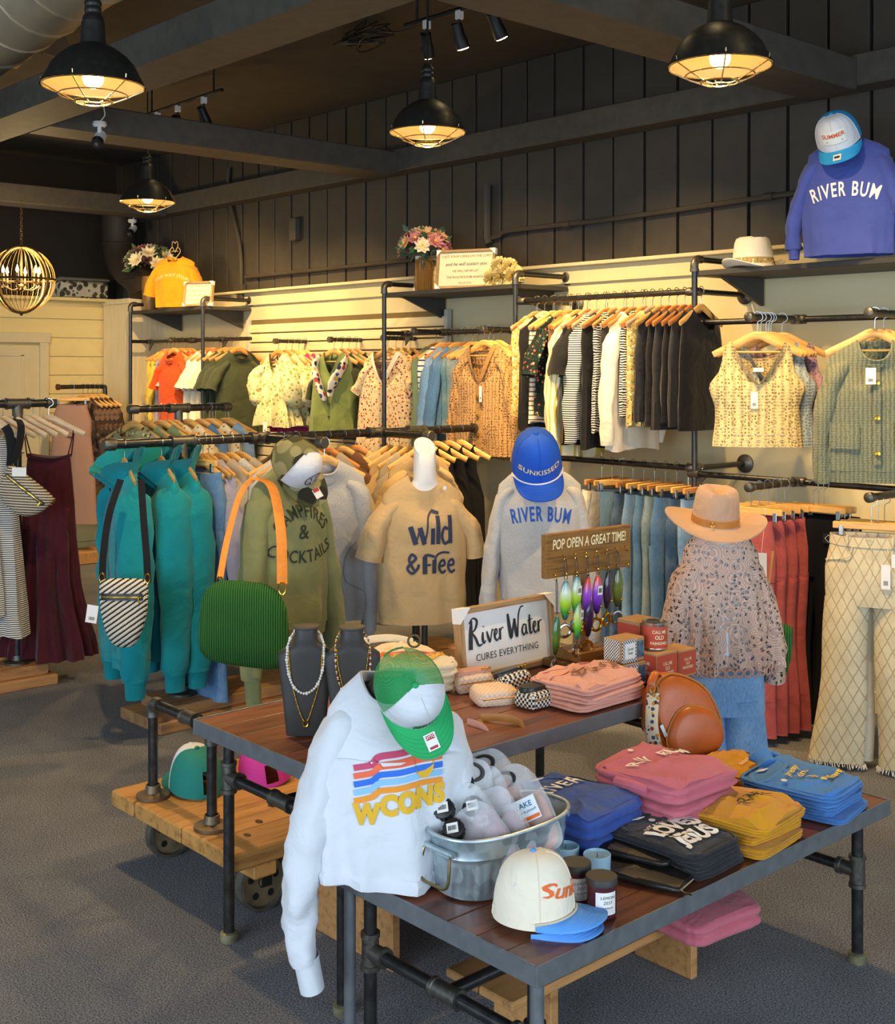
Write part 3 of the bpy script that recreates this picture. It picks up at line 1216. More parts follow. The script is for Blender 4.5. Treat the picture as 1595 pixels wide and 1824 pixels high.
XS1, XS2, XS3 = (-10.68, -9.36), (-6.857, -5.526), (-4.126, -2.3)
wall_fixture('pipe_wall_rack', XS1, (2.1,), True, 'black pipe wall rack with shelf at far left, holding the orange tees', ((-9.86, 2.1, .24),), ext=(0, .45), ry=.2)
wall_fixture('pipe_wall_rack', XS2, (2.1,), True, 'black pipe wall rack with shelf in the middle, holding denim jackets', ((-6.42, 2.1, .3), (-5.73, 2.1, .3)), ry=.2)
wall_fixture('pipe_wall_rack', XS3, (2.1, 1.26), True, 'black pipe wall rack with long shelf at right, under the blue sweatshirt', ((-3.47, 2.1, .45), (-2.83, 2.1, .45), (-3.47, 1.26, .45), (-2.83, 1.26, .45)))
rr = empty('double_rail', (-5.5, PY, 0), 0, 'upper and lower black pipe rails crowded with dark tops and jeans', 'clothes rail')
for z, n_ in ((2.275, 'rail'), (1.29, 'rail')):
    MB().tube([(.05, .0, z), (1.36, .0, z)], PR, 12).build(n_, pipe_m, rr)
    for q in (.04, 1.35):
        MB().tube(crom([(q - .03 if q < 1 else q - .02, 0, z), (q, 0, z), (q + .02, .02, z), (q + .02, .06, z)], 3), .024, 12).build('elbow', fit_m, rr)
        MB().tube([(q + .02, .05, z), (q + .02, YB - PY, z)], PR, 10).build('return_pipe', pipe_m, rr)
        MB().tube([(q + .02, YB - PY - .03, z), (q + .02, YB - PY - .012, z), (q + .02, YB - PY, z)], [.025, .055, .055], 16).build('flange', fit_m, rr)
SF = ((-8.44, 'blouses'), (-7.69, 'vests'), (-7.03, 'floral dress'))
for x, wn in SF:
    r = empty('pipe_faceout', (x, YB - .045, 2.07), 0, 'short black pipe arm on the slatwall holding the %s' % wn, 'display arm')
    MB().box((0, .0, 0), (.07, .02, .1), ch=.003).build('plate', fit_m, r, False)
    MB().tube([(0, 0, 0), (0, -.32, 0)], PR, 12).build('arm', pipe_m, r)
    MB().tube([(0, -.3, 0), (0, -.335, 0)], .024, 12).build('end_cap', fit_m, r)
# ================================================================== cloth builders
def nz(x, y, z, s=1.0): return noise.noise(Vector((x * s, y * s, z * s)))


def torso_rings(L=.7, sh=.21, ch=.25, hem=.25, dep=.10, hd=.09, neck=.085, nd=.07, slope=.05, v=False, folds=.03, nf=7, seed=0, n=40, lv=16, e=.85, waist=None, wr=.006, bnd=.012, twist=0.0):
    """rings of a hanging or worn top; origin at the back of the neck, front is -y"""
    tab = [(0, neck, neck * .75), (-slope * .45, (neck + sh) * .52, dep * .55), (-slope, sh * .98, dep * .62), (-slope - .07, sh * 1.03, dep * .9), (-.26 * min(1, L / .6), ch, dep)]
    if waist: tab.append((-L * .62, waist, lerp(dep, hd, .6)))
    tab.append((-L, hem, hd))
    zs = [0, -slope * .45, -slope, -slope - .04, -slope - .09] + [lerp(-slope - .09, -L, (i + 1) / (lv - 5)) for i in range(lv - 5)]
    wt = [1, .93, .85, .66, .42, .12] + [0] * lv
    rings = []
    for i, z in enumerate(zs):
        a, b = interp(tab, z)
        k = max(0, min(1, (-z - slope) / (L - slope)))
        rg = []
        for j in range(n):
            th = 2 * pi * j / n
            c, s = cos(th), sin(th)
            x = a * (abs(c) ** e) * (1 if c > 0 else -1)
            y = b * (abs(s) ** e) * (1 if s > 0 else -1)
            f = folds * k ** 1.3 * (sin(nf * th + seed + twist * z) * .7 + .6 * sin((nf * 2 + 1) * th + seed * 2.3 + z * 4))
            x += c * f * .6
            y += s * f
            w_ = wr * (nz(x + seed, y, z, 7) + .5 * nz(x, y + seed, z * .5, 17)) * min(1, k * 6)
            x += c * w_
            y += s * w_ * 2
            zz = z
            if s < 0:
                shp = max(0, 1 - abs(c) * 1.05) if v else max(0, 1 - c * c) ** .6
                zz -= nd * wt[i] * shp
            else:
                zz -= bnd * wt[i] * max(0, 1 - c * c)
            rg.append(Vector((x, y, zz + (.01 * sin(3 * th + seed) * k if folds > .02 else 0))))
        rings.append(rg)
    return rings


def sleeve_mb(pts, rad, flat=(1.0, .6), seed=0, n=14, k=4, wr=.008, m=None, caps=False):
    P = crom(pts, k)
    rr = []
    cnt = len(P)
    for i in range(cnt):
        t = i / (cnt - 1) * (len(rad) - 1)
        a = int(min(t, len(rad) - 2))
        rr.append(lerp(rad[a], rad[a + 1], t - a))
    m0 = MB()
    m0.tube(P, rr, n, caps, flat, up=(0, 1, 0))
    if wr:
        V = []
        for i, v in enumerate(m0.V):
            c = P[i // n]
            d = Vector(v) - c
            d = d * (1 + wr / max(d.length, .01) * (nz(v[0] + seed, v[1], v[2], 14) + .6 * nz(v[0], v[1] + seed, v[2], 30)) * 2)
            V.append(tuple(c + d))
        m0.V = V
    if m: m.add(m0.V, m0.F)
    return m0


def top(name, mt, loc, rz, label, cat, group=None, sleeves='long', parts=True, cuff=None, cuffm=None, sw=.085, sl=.58, splay=.06, sdep=.0, tilt=0, collar=None, hemband=False, slv_m=None, sfwd=0.0, scl=1.0, **kw):
    """a garment: body mesh is the thing; sleeves, cuffs, bands are its parts. returns (object, MB of body)"""
    rings = torso_rings(**kw)
    L = kw.get('L', .7)
    sh = kw.get('sh', .21)
    slope = kw.get('slope', .05)
    seed = kw.get('seed', 0)
    dep = kw.get('dep', .1)
    b = MB().loft(rings, False, False)
    b.rings = rings
    extra = []
    fl = (1.0, .62)
    if dep < .07: fl = (.95, .5)
    for s in (-1, 1):
        if sleeves == 'none': break
        o = Vector((s * (sh - .02), 0, -slope - sw * .92))
        if sleeves == 'short':
            pts = [o + Vector((-s * .08, 0, .06)), o + Vector((-s * .012, 0, .0)), o + Vector((s * (.04 + splay), sfwd * .3, -.10)), o + Vector((s * (.075 + splay), sfwd * .5, -sl * .36))]
            rad = [sw * .45, sw * .9, sw * 1.0, sw * 1.05]
        elif sleeves == 'puff':
            pts = [o + Vector((-s * .05, 0, .03)), o + Vector((s * .03, 0, .0)), o + Vector((s * (.07 + splay), 0, -.10)), o + Vector((s * (.07 + splay), 0, -.22)), o + Vector((s * (.06 + splay), 0, -.27))]
            rad = [sw * .7, sw * 1.3, sw * 1.5, sw * 1.3, sw * .7]
        else:
            pts = [o + Vector((-s * .08, 0, .06)), o + Vector((-s * .012, 0, .0)), o + Vector((s * (.028 + splay * .4), sfwd * .25, -sl * .35)), o + Vector((s * (.05 + splay * .8), sfwd * .6, -sl * .7)), o + Vector((s * (.04 + splay), sfwd, -sl))]
            rad = [sw * .45, sw * .9, sw * .88, sw * .77, sw * .66]
        m0 = sleeve_mb(pts, rad, fl, seed + s)
        extra.append((s, m0, pts, rad))
    if not parts:
        for s, m0, _, _ in extra: b.add(m0.V, m0.F)
    ob = b.build(name, mt, None, True, loc, (tilt, 0, rz), 60, label, cat, group)
    ob.scale = (scl,) * 3
    if parts:
        for s, m0, pts, rad in extra:
            so = m0.build('sleeve', slv_m or mt, ob, True, ang=60)
            if cuff and sleeves == 'long':
                e = Vector(pts[-1])
                d = (Vector(pts[-1]) - Vector(pts[-2])).normalized()
                r_ = rad[-1]
                cm = MB().tube([e - d * .01, e + d * .008, e + d * cuff], [r_ * .98, r_ * .8, r_ * .72], 14, False, fl, up=(0, 1, 0))
                cm.build('cuff', cuffm or mt, so, True, ang=60)
        if collar:
            r0 = rings[0]
            w_ = collar
            m = MB()
            m.loft([[v * 1.0 for v in r0], [v + Vector((-v.x * .06, -v.y * .06, .006)) for v in r0], [v + Vector((-v.x * .14, -v.y * .14, .004)) for v in r0], [v + Vector((-v.x * .17, -v.y * .17, -w_)) for v in r0]], False, False)
            m.build('collar', mt, ob, True)
        if hemband:
            r0 = rings[-1]
            m = MB()
            m.loft([[Vector((v.x * 1.0, v.y * 1.0, v.z + .01)) for v in r0], [Vector((v.x * .97, v.y * .97, v.z - .005)) for v in r0], [Vector((v.x * .93, v.y * .93, v.z - .055)) for v in r0]], False, False)
            m.build('hem_band', mt, ob, True)
    return ob, b


def pants(name, mt, loc, rz, label, cat='jeans', group=None, L=1.02, wa=.19, hip=.22, dep=.05, leg=.10, hemr=.11, seed=0, parts=False, n=20, spread=.01, band=None, split=.3):
    b = MB()
    rings = []
    for z, a, d in ((0, wa, dep * .8), (-.04, wa * 1.01, dep * .85), (-.15, hip, dep), (-.25, hip, dep * 1.05), (-split, hip * .98, dep)):
        rings.append([Vector((a * (abs(cos(t)) ** .8) * (1 if cos(t) > 0 else -1), d * sin(t) + .004 * sin(3 * t + seed), z + (.012 * max(0, -sin(t)) if z > -.05 else 0) * -1)) for t in [2 * pi * i / n for i in range(n)]])
    b.loft(rings, False, False)
    for s in (-1, 1):
        rg = []
        for i in range(9):
            k = i / 8
            z = lerp(-split + .03, -L, k)
            w_ = lerp(hip * .5, leg, min(1, k * 2.2)) if k < .45 else lerp(leg, hemr, (k - .45) / .55)
            cx = s * (hip * .49 + spread * k)
            d = lerp(dep, dep * .72, k)
            rg.append([Vector((cx + w_ * (abs(cos(t)) ** .8) * (1 if cos(t) > 0 else -1) + .006 * sin(z * 9 + seed + s), d * sin(t) * (1 + .18 * sin(2 * t + seed + k * 3)) + .006 * nz(t, z * 3, seed, 1.5), z)) for t in [2 * pi * i / n for i in range(n)]])
        b.loft(rg, False, False)
    o = b.build(name, mt, None, True, loc, (0, 0, rz), 50, label, cat, group)
    if parts:
        m = MB().loft([[Vector((v.x * 1.015, v.y * 1.06, v.z + .004)) for v in rings[0]], [Vector((v.x * 1.02, v.y * 1.08, v.z)) for v in rings[1]]], False, False)
        m.build('waistband', band or mt, o)
        for s in (-1, 1):
            MB().tube([(s * wa * .55, -dep * .9, .004), (s * wa * .55, -dep * .98, -.045)], .006, 6).build('belt_loop', mt, o)
            MB().tube(crom([(s * wa * .42, -dep * .95, -.05), (s * wa * .55, -dep * 1.02, -.1), (s * hip * .97, -dep * .3, -.12)], 5), .0035, 5).build('pocket_seam', mt, o)
        MB().tube(crom([(.006, -dep * .93, -.04), (.012, -dep * 1.04, -.15), (.0, -dep * 1.06, -.2)], 4), .004, 5).build('fly', mt, o)
        MB().lathe([(0, .006), (.012, .004), (.013, 0)], 12, (0, -dep * .98, -.022), 'Y').build('button', metal('button_brass', '#c9b27a', .3), o)
    return o, b


# ------------------------------------------------------------------ hangers: built once per kind, copied
_H = {}


def hanger_proto(kind):
    if kind in _H: return _H[kind]
    w = {'wood': .215, 'red': .215, 'pale': .215, 'clip': .17, 'clipdark': .17}[kind]
    m = MB()
    if kind.startswith('clip'):
        m.box((0, 0, -.115), (w * 2, .014, .034), ch=.004)
        mt = hang_m if kind == 'clip' else hang_m2
    else:
        pts = crom([(-w, 0, -.185), (-w * .8, 0, -.165), (-w * .4, 0, -.125), (-.03, 0, -.095), (0, 0, -.09), (.03, 0, -.095), (w * .4, 0, -.125), (w * .8, 0, -.165), (w, 0, -.185)], 2)
        n = len(pts)
        rr = [.021 - .006 * abs(2 * i / (n - 1) - 1) ** 2 for i in range(n)]
        m.tube(pts, rr, 8, True, (.42, 1.0), up=(0, 1, 0))
        mt = {'wood': hang_m, 'red': hang_m2, 'pale': hang_m3}[kind]
    hk = MB().tube(crom([(0, 0, -.1), (0, 0, -.04), (.004, 0, -.022), (.022, 0, -.012), (.026, 0, .006), (.012, 0, .024), (-.008, 0, .026), (-.022, 0, .012)], 3), .0022, 5)
    bar = MB().tube([(-w * .88, 0, -.172), (w * .88, 0, -.172)], .006, 6)
    meshes = []
    for nm, mb, mm in (('shoulder_bar' if not kind.startswith('clip') else 'bar', m, mt), ('hook', hk, chrome_m)):
        meshes.append((nm, mb, mm))
    if kind.startswith('clip'):
        for s in (-1, 1):
            meshes.append(('clip', MB().box((s * w * .78, 0, -.14), (.022, .02, .05), ch=.004), chrome_m))
    else:
        meshes.append(('trouser_bar', bar, mt))
    _H[kind] = [meshes, None]
    return _H[kind]


def hanger(kind, loc, rz, label, group):
    """loc = point on the rail; hook rests over it"""
    rec = hanger_proto(kind)
    r = empty('wooden_hanger' if not kind.startswith('clip') else 'clip_hanger', loc, rz, label, 'hanger', group)
    if rec[1] is None:
        rec[1] = []
        for nm, mb, mm in rec[0]:
            o = mb.build(nm, mm, r)
            rec[1].append((nm, o.data))
    else:
        for nm, me in rec[1]:
            link(nm, me, r)
    return r


# ------------------------------------------------------------------ hats
def cap(loc, rot, label, front, back, brim, patch=None, trucker=True, rope=None, button=None, name='trucker_cap', scl=1.0, brimcurve=.9, cat='cap', h=.118, strapgap=True):
    r = empty(name, loc, 0, label, cat, rot=rot)
    r.scale = (scl,) * 3
    a, b = .083, .098

    def cp(th, v):
        fr = max(0, -sin(th)) if True else 0
        zz = h * sin(v * pi / 2) ** (.9)
        k = max(cos(v * pi / 2), 0) ** (.62 + .12 * (1 - fr))
        x = a * cos(th) * k
        y = b * sin(th) * k - .012 * sin(v * pi / 2) * (1 if trucker else .5)
        if sin(th) < 0: zz += .012 * fr * sin(v * pi) * (1 if trucker else .4)
        return Vector((x, y, zz))

    def panel(t0, t1, n, nm, mt):
        m = MB()
        N, K = n, 12
        V = [cp(lerp(t0, t1, i / N), j / K) for j in range(K + 1) for i in range(N + 1)]
        F = [(j * (N + 1) + i, j * (N + 1) + i + 1, (j + 1) * (N + 1) + i + 1, (j + 1) * (N + 1) + i) for j in range(K) for i in range(N)]
        m.add(V, F)
        return m.build(nm, mt, r, True, ang=70), m

    fo, fm = panel(R(180 + 18), R(360 - 18), 22, 'crown_front', front)
    panel(R(-18), R(90 - (14 if strapgap else 0)), 12, 'crown_back', back)
    panel(R(90 + (14 if strapgap else 0)), R(198), 12, 'crown_back', back)
    if strapgap:
        bk = MB()
        N, K = 5, 8
        V = [cp(lerp(R(75), R(105), i / N), lerp(.42, 1, j / K)) for j in range(K + 1) for i in range(N + 1)]
        bk.add(V, [(j * (N + 1) + i, j * (N + 1) + i + 1, (j + 1) * (N + 1) + i + 1, (j + 1) * (N + 1) + i) for j in range(K) for i in range(N)])
        bk.build('crown_back', back, r, True, ang=70)
        MB().tube([cp(R(t), .03) for t in (72, 80, 90, 100, 108)], .007, 6, True, (.35, 1)).build('strap', back, r)
    # seams
    sm = MB()
    for t in (198, 342, 270):
        sm.tube([cp(R(t), j / 10) * 1.004 for j in range(10)], .0016, 4)
    sm.build('seams', front, r)
    MB().sphere(cp(0, 1) + Vector((0, 0, .002)), .008, 10, 6, (1, 1, .6)).build('button', button or brim, r)
    # brim
    N, K = 24, 6
    V = []
    for lay in (0, 1):
        for j in range(K + 1):
            for i in range(N + 1):
                u_ = i / N * 2 - 1
                ph = R(78) * u_
                p = Vector((a * 1.01 * sin(ph), -b * 1.01 * cos(ph), 0))
                e = .078 * max(0, cos(u_ * pi / 2)) ** .55
                q = p + Vector((sin(ph) * .018 * (1 - abs(u_)), -e, 0)) * (j / K)
                q.z = -brimcurve * 3.2 * q.x ** 2 * (.55 + .45 * j / K) - .09 * (j / K) * e + .004 - lay * .004
                V.append(q)
    F = []
    n1 = (K + 1) * (N + 1)
    for j in range(K):
        for i in range(N):
            q = (j * (N + 1) + i, j * (N + 1) + i + 1, (j + 1) * (N + 1) + i + 1, (j + 1) * (N + 1) + i)
            F += [q, tuple(n1 + k for k in reversed(q))]
    for i in range(N):
        q = K * (N + 1) + i
        F.append((q, q + 1, n1 + q + 1, n1 + q))
    bm_ = MB().add(V, F)
    bo = bm_.build('brim', brim, r, True, ang=50)
    st = MB()
    for k in (.35, .5, .65, .8, .93):
        pts = []
        for i in range(2, N - 1):
            f_ = k * K
            j = int(f_)
            p = V[j * (N + 1) + i].lerp(V[(j + 1) * (N + 1) + i], f_ - j)
            pts.append(p + Vector((0, 0, .0001)))
        st.tube(pts, .0008, 3)
    st.build('stitching', brim, bo)
    if rope:
        MB().tube([Vector((a * 1.05 * sin(R(t)), -b * 1.05 * cos(R(t)), .006 - .25 * (a * sin(R(t))) ** 2 * 4)) for t in range(-78, 79, 6)], .0028, 6).build('rope', rope, r)
    return r, fm, bm_


def decal_cap(r, fm, VF, mt, z=.07, off=.003, name='print', tilt=0):
    """lettering on the crown front"""
    b = fm.bvh()
    return decal(VF, name, mt, r, (0, -.2, z), (1, 0, 0), (0, .0, 1), b, (0, 1, 0), off)


def brim_hat(loc, rot, label, mt, band, scl=1.0, brim=.165, crown=.11, name='wide_brim_hat', buckle=True, roll=0.02):
    r = empty(name, loc, 0, label, 'hat', rot=rot)
    r.scale = (scl,) * 3
    a, b = .082, .097
    rings = []
    n = 48

    def ring(k, z, wob=0.0, pinch=0.0, dent=0.0):
        rg = []
        for i in range(n):
            t = 2 * pi * i / n
            c, s = cos(t), sin(t)
            x, y = a * k * c, b * k * s
            if pinch and s < 0: x *= 1 - pinch * max(0, -s)
            zz = z + wob * (c * c - s * s) - dent * max(0, 1 - (x / .03) ** 2) * 1
            rg.append(Vector((x, y, zz)))
        return rg

    kb = 1 + brim / b
    br = [ring(kb, .012, .02), ring(kb * .995, .016, .02), ring(1 + (kb - 1) * .7, .006, .012), ring(1 + (kb - 1) * .35, .002, .005), ring(1.06, .004), ring(1.0, .012)]
    und = [ring(1.0, .004), ring(1 + (kb - 1) * .5, -.001, .008), ring(kb, .012, .02)]
    MB().loft(und + br, False, False).build('brim', mt, r, True, ang=60)
    cr = [ring(1.0, .010), ring(.985, .04), ring(.95, .07, 0, .06), ring(.9, crown * .86, 0, .16), ring(.82, crown, .0, .25), ring(.68, crown + .006, 0, .3, .01), ring(.4, crown + .003, 0, .3, .028), ring(.05, crown - .002, 0, 0, .03)]
    MB().loft(cr, False, True).build('crown', mt, r, True, ang=60)
    bd_ = [ring(1.012, .012), ring(1.016, .014), ring(1.002, .036), ring(.99, .037)]
    bo = MB().loft(bd_, False, False).build('band', band, r, True, ang=30)
    if buckle:
        MB().torus((-.02, -b * 1.025, .024), .007, .0015, 14, 5, Matrix.Rotation(R(90), 3, 'X')).build('buckle', gold_m, bo)
    return r


# ------------------------------------------------------------------ folded garments
def folded(name, mt, loc, rz, label, cat, group=None, w=.3, d=.26, t=.05, layers=2, seed=0, puff=.012, tilt=(0, 0), neckroll=False, edge=.02):
    """a folded garment: soft slab with layered edges; base at z=0, front edge is -y. returns (object, MB)"""
    N = 80
    rings = []
    K = layers * 6

    def plan(s, off, sd=0.0):
        out = []
        for i in range(N):
            th = 2 * pi * i / N
            c, q = cos(th), sin(th)
            e = .30
            x = (abs(c) ** e) * (1 if c > 0 else -1)
            y = (abs(q) ** e) * (1 if q > 0 else -1)
            j = 1 + .055 * nz(c * 1.3 + seed * 3.1, q * 1.3 + sd, seed) + .025 * nz(c * 4 + seed, q * 4, sd * 3 + seed)
            o_ = off * (1 + .8 * nz(c * 3, q * 3, seed + sd))
            out.append(((w / 2 + o_) * s * x * j, (d / 2 + o_) * s * y * j))
        return out

    def zt(x, y, s):
        cr = min(1, abs(2 * x / w)) * min(1, abs(2 * y / d))
        rid = 1 - min(1, abs(nz(x + seed * 1.3, y * 1.6, .3, 7.5)) * 3.2)
        rid2 = 1 - min(1, abs(nz(x * 1.7, y + seed, .9, 15)) * 3.0)
        return t + puff * (.7 * (1 - s ** 3) + .6 * rid ** 2 + .2 * rid2 ** 2 - .2 + .8 * nz(x + seed, y, .2, 6)) - .22 * t * cr ** 3

    for i in range(K + 1):
        k = i / K
        rg = []
        for m_, (x, y) in enumerate(plan(1, 0, i * .02)):
            th = 2 * pi * m_ / N
            ph = k * layers * pi + .5 * nz(cos(th) * 2, sin(th) * 2, seed + 5) * (k * (1 - k) * 4)
            f = abs(sin(ph)) ** .55
            o_ = -edge * .8 + edge * f
            cr = min(1, abs(2 * x / w)) * min(1, abs(2 * y / d))
            z = k * t * (1 - .22 * cr ** 3) + .004 * nz(x, y, seed + k, 9) * k
            L_ = sqrt(x * x + y * y) + 1e-6
            rg.append(Vector((x + x / L_ * o_, y + y / L_ * o_, max(z, 0))))
        rings.append(rg)
    for s in (.965, .91, .84, .75, .64, .52, .4, .28, .16, .05):
        rings.append([Vector((x, y, max(zt(x, y, s), t * .55))) for x, y in plan(s, 0, K * .02)])
    b = MB().loft(rings, True, True)
    o = b.build(name, mt, None, True, loc, (tilt[0], tilt[1], rz), 55, label, cat, group)
    return o, b


def price_tag(parent, p, size=(.035, .08), rot=(0, 0, 0), seed=0, string=.05, name='price_tag'):
    t = MB().box((0, 0, -size[1] / 2), (size[0], .0015, size[1])).build(name, label_m, parent, False, p, rot)
    decal(off2(barcode2(size[0] * .5, size[1] * .18, seed), 0, -size[1] * .75), 'barcode', ink, t, (0, 0, 0), (1, 0, 0), (0, 0, 1), None, (0, 1, 0), .0013)
    return t


FACE = R(47.8)


def wall_print(ob, b, VF, mt, z, x=0, off=.004, name='print', bv=None):
    return decal(VF, name, mt, ob, (x, -.3, z), (1, 0, 0), (0, 0, 1), bv or b.bvh(), (0, 1, 0), off)


def neck_trim(ob, b, mt, width=.02, name='neck_trim', proud=.004, down=None):
    """strip following the front of the neck opening"""
    n = len(b.rings[0])
    idx = [j for j in range(n // 2, n + 1)]
    V, F = [], []
    for q, j in enumerate(idx):
        a, c = b.rings[0][j % n], b.rings[2][j % n]
        d = (c - a)
        d = d.normalized() * min(width, d.length) if d.length > 1e-6 else d
        o = Vector((0, -proud, 0))
        V += [a + o + Vector((0, .001, .002)), a + d + o]
        if q: F.append((2 * q - 2, 2 * q - 1, 2 * q + 1, 2 * q))
    return MB().add(V, F).build(name, mt, ob, True)
# ================================================================== clothes on the wall fixtures
def hung(mt, rail, rz, label, cat, hk='wood', hgroup=None, hlabel=None, group=None, kind='top', dz=-.1, **kw):
    """hanger over the rail point plus the garment on it"""
    rail = Vector(rail)
    hanger(hk, rail + Vector((0, 0, .0)), rz, hlabel, hgroup)
    kw.setdefault('slope', .085)
    kw.setdefault('n', 28)
    kw.setdefault('lv', 12)
    kw.setdefault('parts', False)
    kw.setdefault('dep', .05)
    kw.setdefault('hd', .05)
    return top(cat.replace(' ', '_'), mt, rail + Vector((0, 0, dz)), rz, label, cat, group, **kw)


rg = random.Random(3)
# --- crowded upper rail of dark tops
HL = 'wooden hanger on the crowded upper rail of black and white tops'
HG = 'hangers on the upper rail of dark tops'
W1 = [  # material, sleeves, length, label, category
    (gold_seq, 'none', .62, 'gold sequinned top, first on the upper rail beside the blue cap', 'sequin blouse'),
    (black_f, 'none', .70, 'plain black sleeveless top next to the gold sequinned one', 'tank shirt'),
    (stripe_bro, 'none', .66, 'cream top with brown horizontal stripes on the upper rail', 'striped shirt'),
    (flor_dark, 'short', .62, 'dark floral blouse between the brown striped and brown suede tops', 'blouse'),
    (brown_f, 'none', .72, 'brown suede-look top with rust edging on the upper rail', 'suede blouse'),
    (stripe_cream, 'long', .86, 'long cream shirt with yellow vertical stripes on the upper rail', 'shirt'),
    (black_f, 'short', .78, 'black short-sleeved tee beside the long cream shirt', 'tee shirt'),
    (stripe_bw, 'long', .74, 'long-sleeved top in narrow black and white stripes', 'striped shirt'),
    (black_f, 'none', .80, 'long plain black top hanging just behind the striped long-sleeved top', 'long tunic'),
    (check_bw, 'none', .70, 'black top with cream swirling crochet embroidery', 'crochet blouse'),
    (char_f, 'none', .60, 'charcoal top squeezed beside the swirling crochet top', 'tank shirt'),
    (ivory_f, 'long', .80, 'white long cardigan with black stitched edges on the upper rail', 'cardigan'),
    (check_bw, 'none', .60, 'black and white woven check top right of the white cardigan', 'knit shirt'),
    (gold_seq, 'none', .66, 'cream and gold knitted top among the black tops', 'knit shirt'),
]
n1 = len(W1)
for i, (mt, sl, L, lb, ct) in enumerate(W1):
    x = lerp(-5.34, -4.42, i / (n1 - 1))
    hung(mt, (x, PY, 2.275), R(90 + rg.uniform(-7, 7)), lb, ct, rg.choice(('wood', 'red', 'pale')), HG, HL, sleeves=sl, L=L, sl=.62, sw=.07, sh=.205, ch=.2, hem=.21, seed=i * 1.7, folds=.022, splay=.0, nd=.09, dep=.042, hd=.04)
for i in range(6):
    x = lerp(-4.36, -4.08, i / 5)
    hung(black_f if i % 2 else char_f, (x, PY, 2.275), R(90 + rg.uniform(-4, 4)), 'black sleeveless vest top, %s in the row of six from the left' % ('first', 'second', 'third', 'fourth', 'fifth', 'sixth')[i], 'sleeveless vest', rg.choice(('wood', 'red')), HG, HL, None, sleeves='none', L=.63 + .02 * (i % 3), sh=.19, ch=.21, hem=.22, seed=i, folds=.012, nd=.12, dep=.04, hd=.035)
# extra empty-looking hangers packed on this rail
for i in range(7):
    hanger(rg.choice(('wood', 'red')), (lerp(-5.36, -4.5, i / 6) + .03, PY, 2.275), R(90 + rg.uniform(-8, 8)), HL, HG)

# --- lower rail: jeans on clip hangers
JL = [(ivory_f, 'cream jeans on the lower rail, leftmost beside the grey sweatshirt'), (taupe_f, 'stone-coloured trousers next to the cream jeans'), (denim_f, 'mid-blue jeans with a full front view beside the wooden sign'),
      (denim_d, 'dark blue jeans behind the bottle opener sign'), (denim_l, 'pale blue jeans right of the dark pair on the lower rail'), (denim_f, 'washed blue jeans in the middle of the lower rail'), (denim_g, 'greyish blue jeans on the lower rail'),
      (denim_f, 'blue straight-leg jeans left of the camel hat'), (denim_d, 'deep blue jeans just behind the camel hat brim'), (denim_l, 'light blue jeans nearest the right pipe post')]
for i, (mt, lb) in enumerate(JL):
    x = lerp(-4.80, -4.09, i / (len(JL) - 1))
    rz = R(90 + rg.uniform(-6, 6)) if i != 2 else R(60)
    hanger('clip' if i % 3 else 'clipdark', (x, PY, 1.29), rz, 'wooden clip hanger on the lower rail of jeans', 'clip hangers holding jeans')
    pants('jeans', mt, (x, PY, 1.29 - .155), rz, lb, 'jeans', L=1.0, dep=.035, seed=i * 2.1, leg=.1, hemr=.12)

# --- right rack: knitted vests
HV = 'wooden hanger on the upper right arm holding knitted vests'
for i, (mt, lb, dy, rz, ct) in enumerate(((knit_cream, 'cream open-work crochet vest facing front on the right rack', 0, 38, 'crochet vest'), (knit_blue, 'pale blue crochet vest just behind the cream one', .10, 36, 'crochet vest'), (knit_mauve, 'mauve crochet vest at the back of the vests', .22, 34, 'crochet vest'))):
    ob, b = hung(mt, (-3.46, 5.21 + dy, 2.1), R(rz), lb, ct, 'wood', 'hangers holding knitted vests', HV, sleeves='none', L=.52, sh=.17, ch=.235, hem=.215, waist=.205, neck=.135, nd=.21, v=True, slope=.06, folds=.008, seed=i, n=44, lv=18, dep=.06, hd=.06, dz=-.12, bnd=.08)
    if i == 0:
        price_tag(ob, (-.02, -.075, -.25), seed=3)
        MB().tube(crom([(0, -.06, -.18), (.0, -.07, -.21), (-.02, -.075, -.25)], 3), .001, 4).build('string', white_pl, ob)
        MB().box((0, -.063, -.14), (.05, .003, .02)).build('neck_label', label_m, ob, False)
        for zz in (-.44, -.50):
            for k in range(7):
                decal(ring2(.022, .005, 12), 'scallop', fabric('cream_yarn', '#efd9a0'), ob, (-.17 + k * .057, -.3, zz), (1, 0, 0), (0, 0, 1), b.bvh(), (0, 1, 0), .003)
for k in range(3):
    hanger('wood', (-3.46, 5.24 + k * .045, 2.1), R(37 - k), HV, 'hangers holding knitted vests')
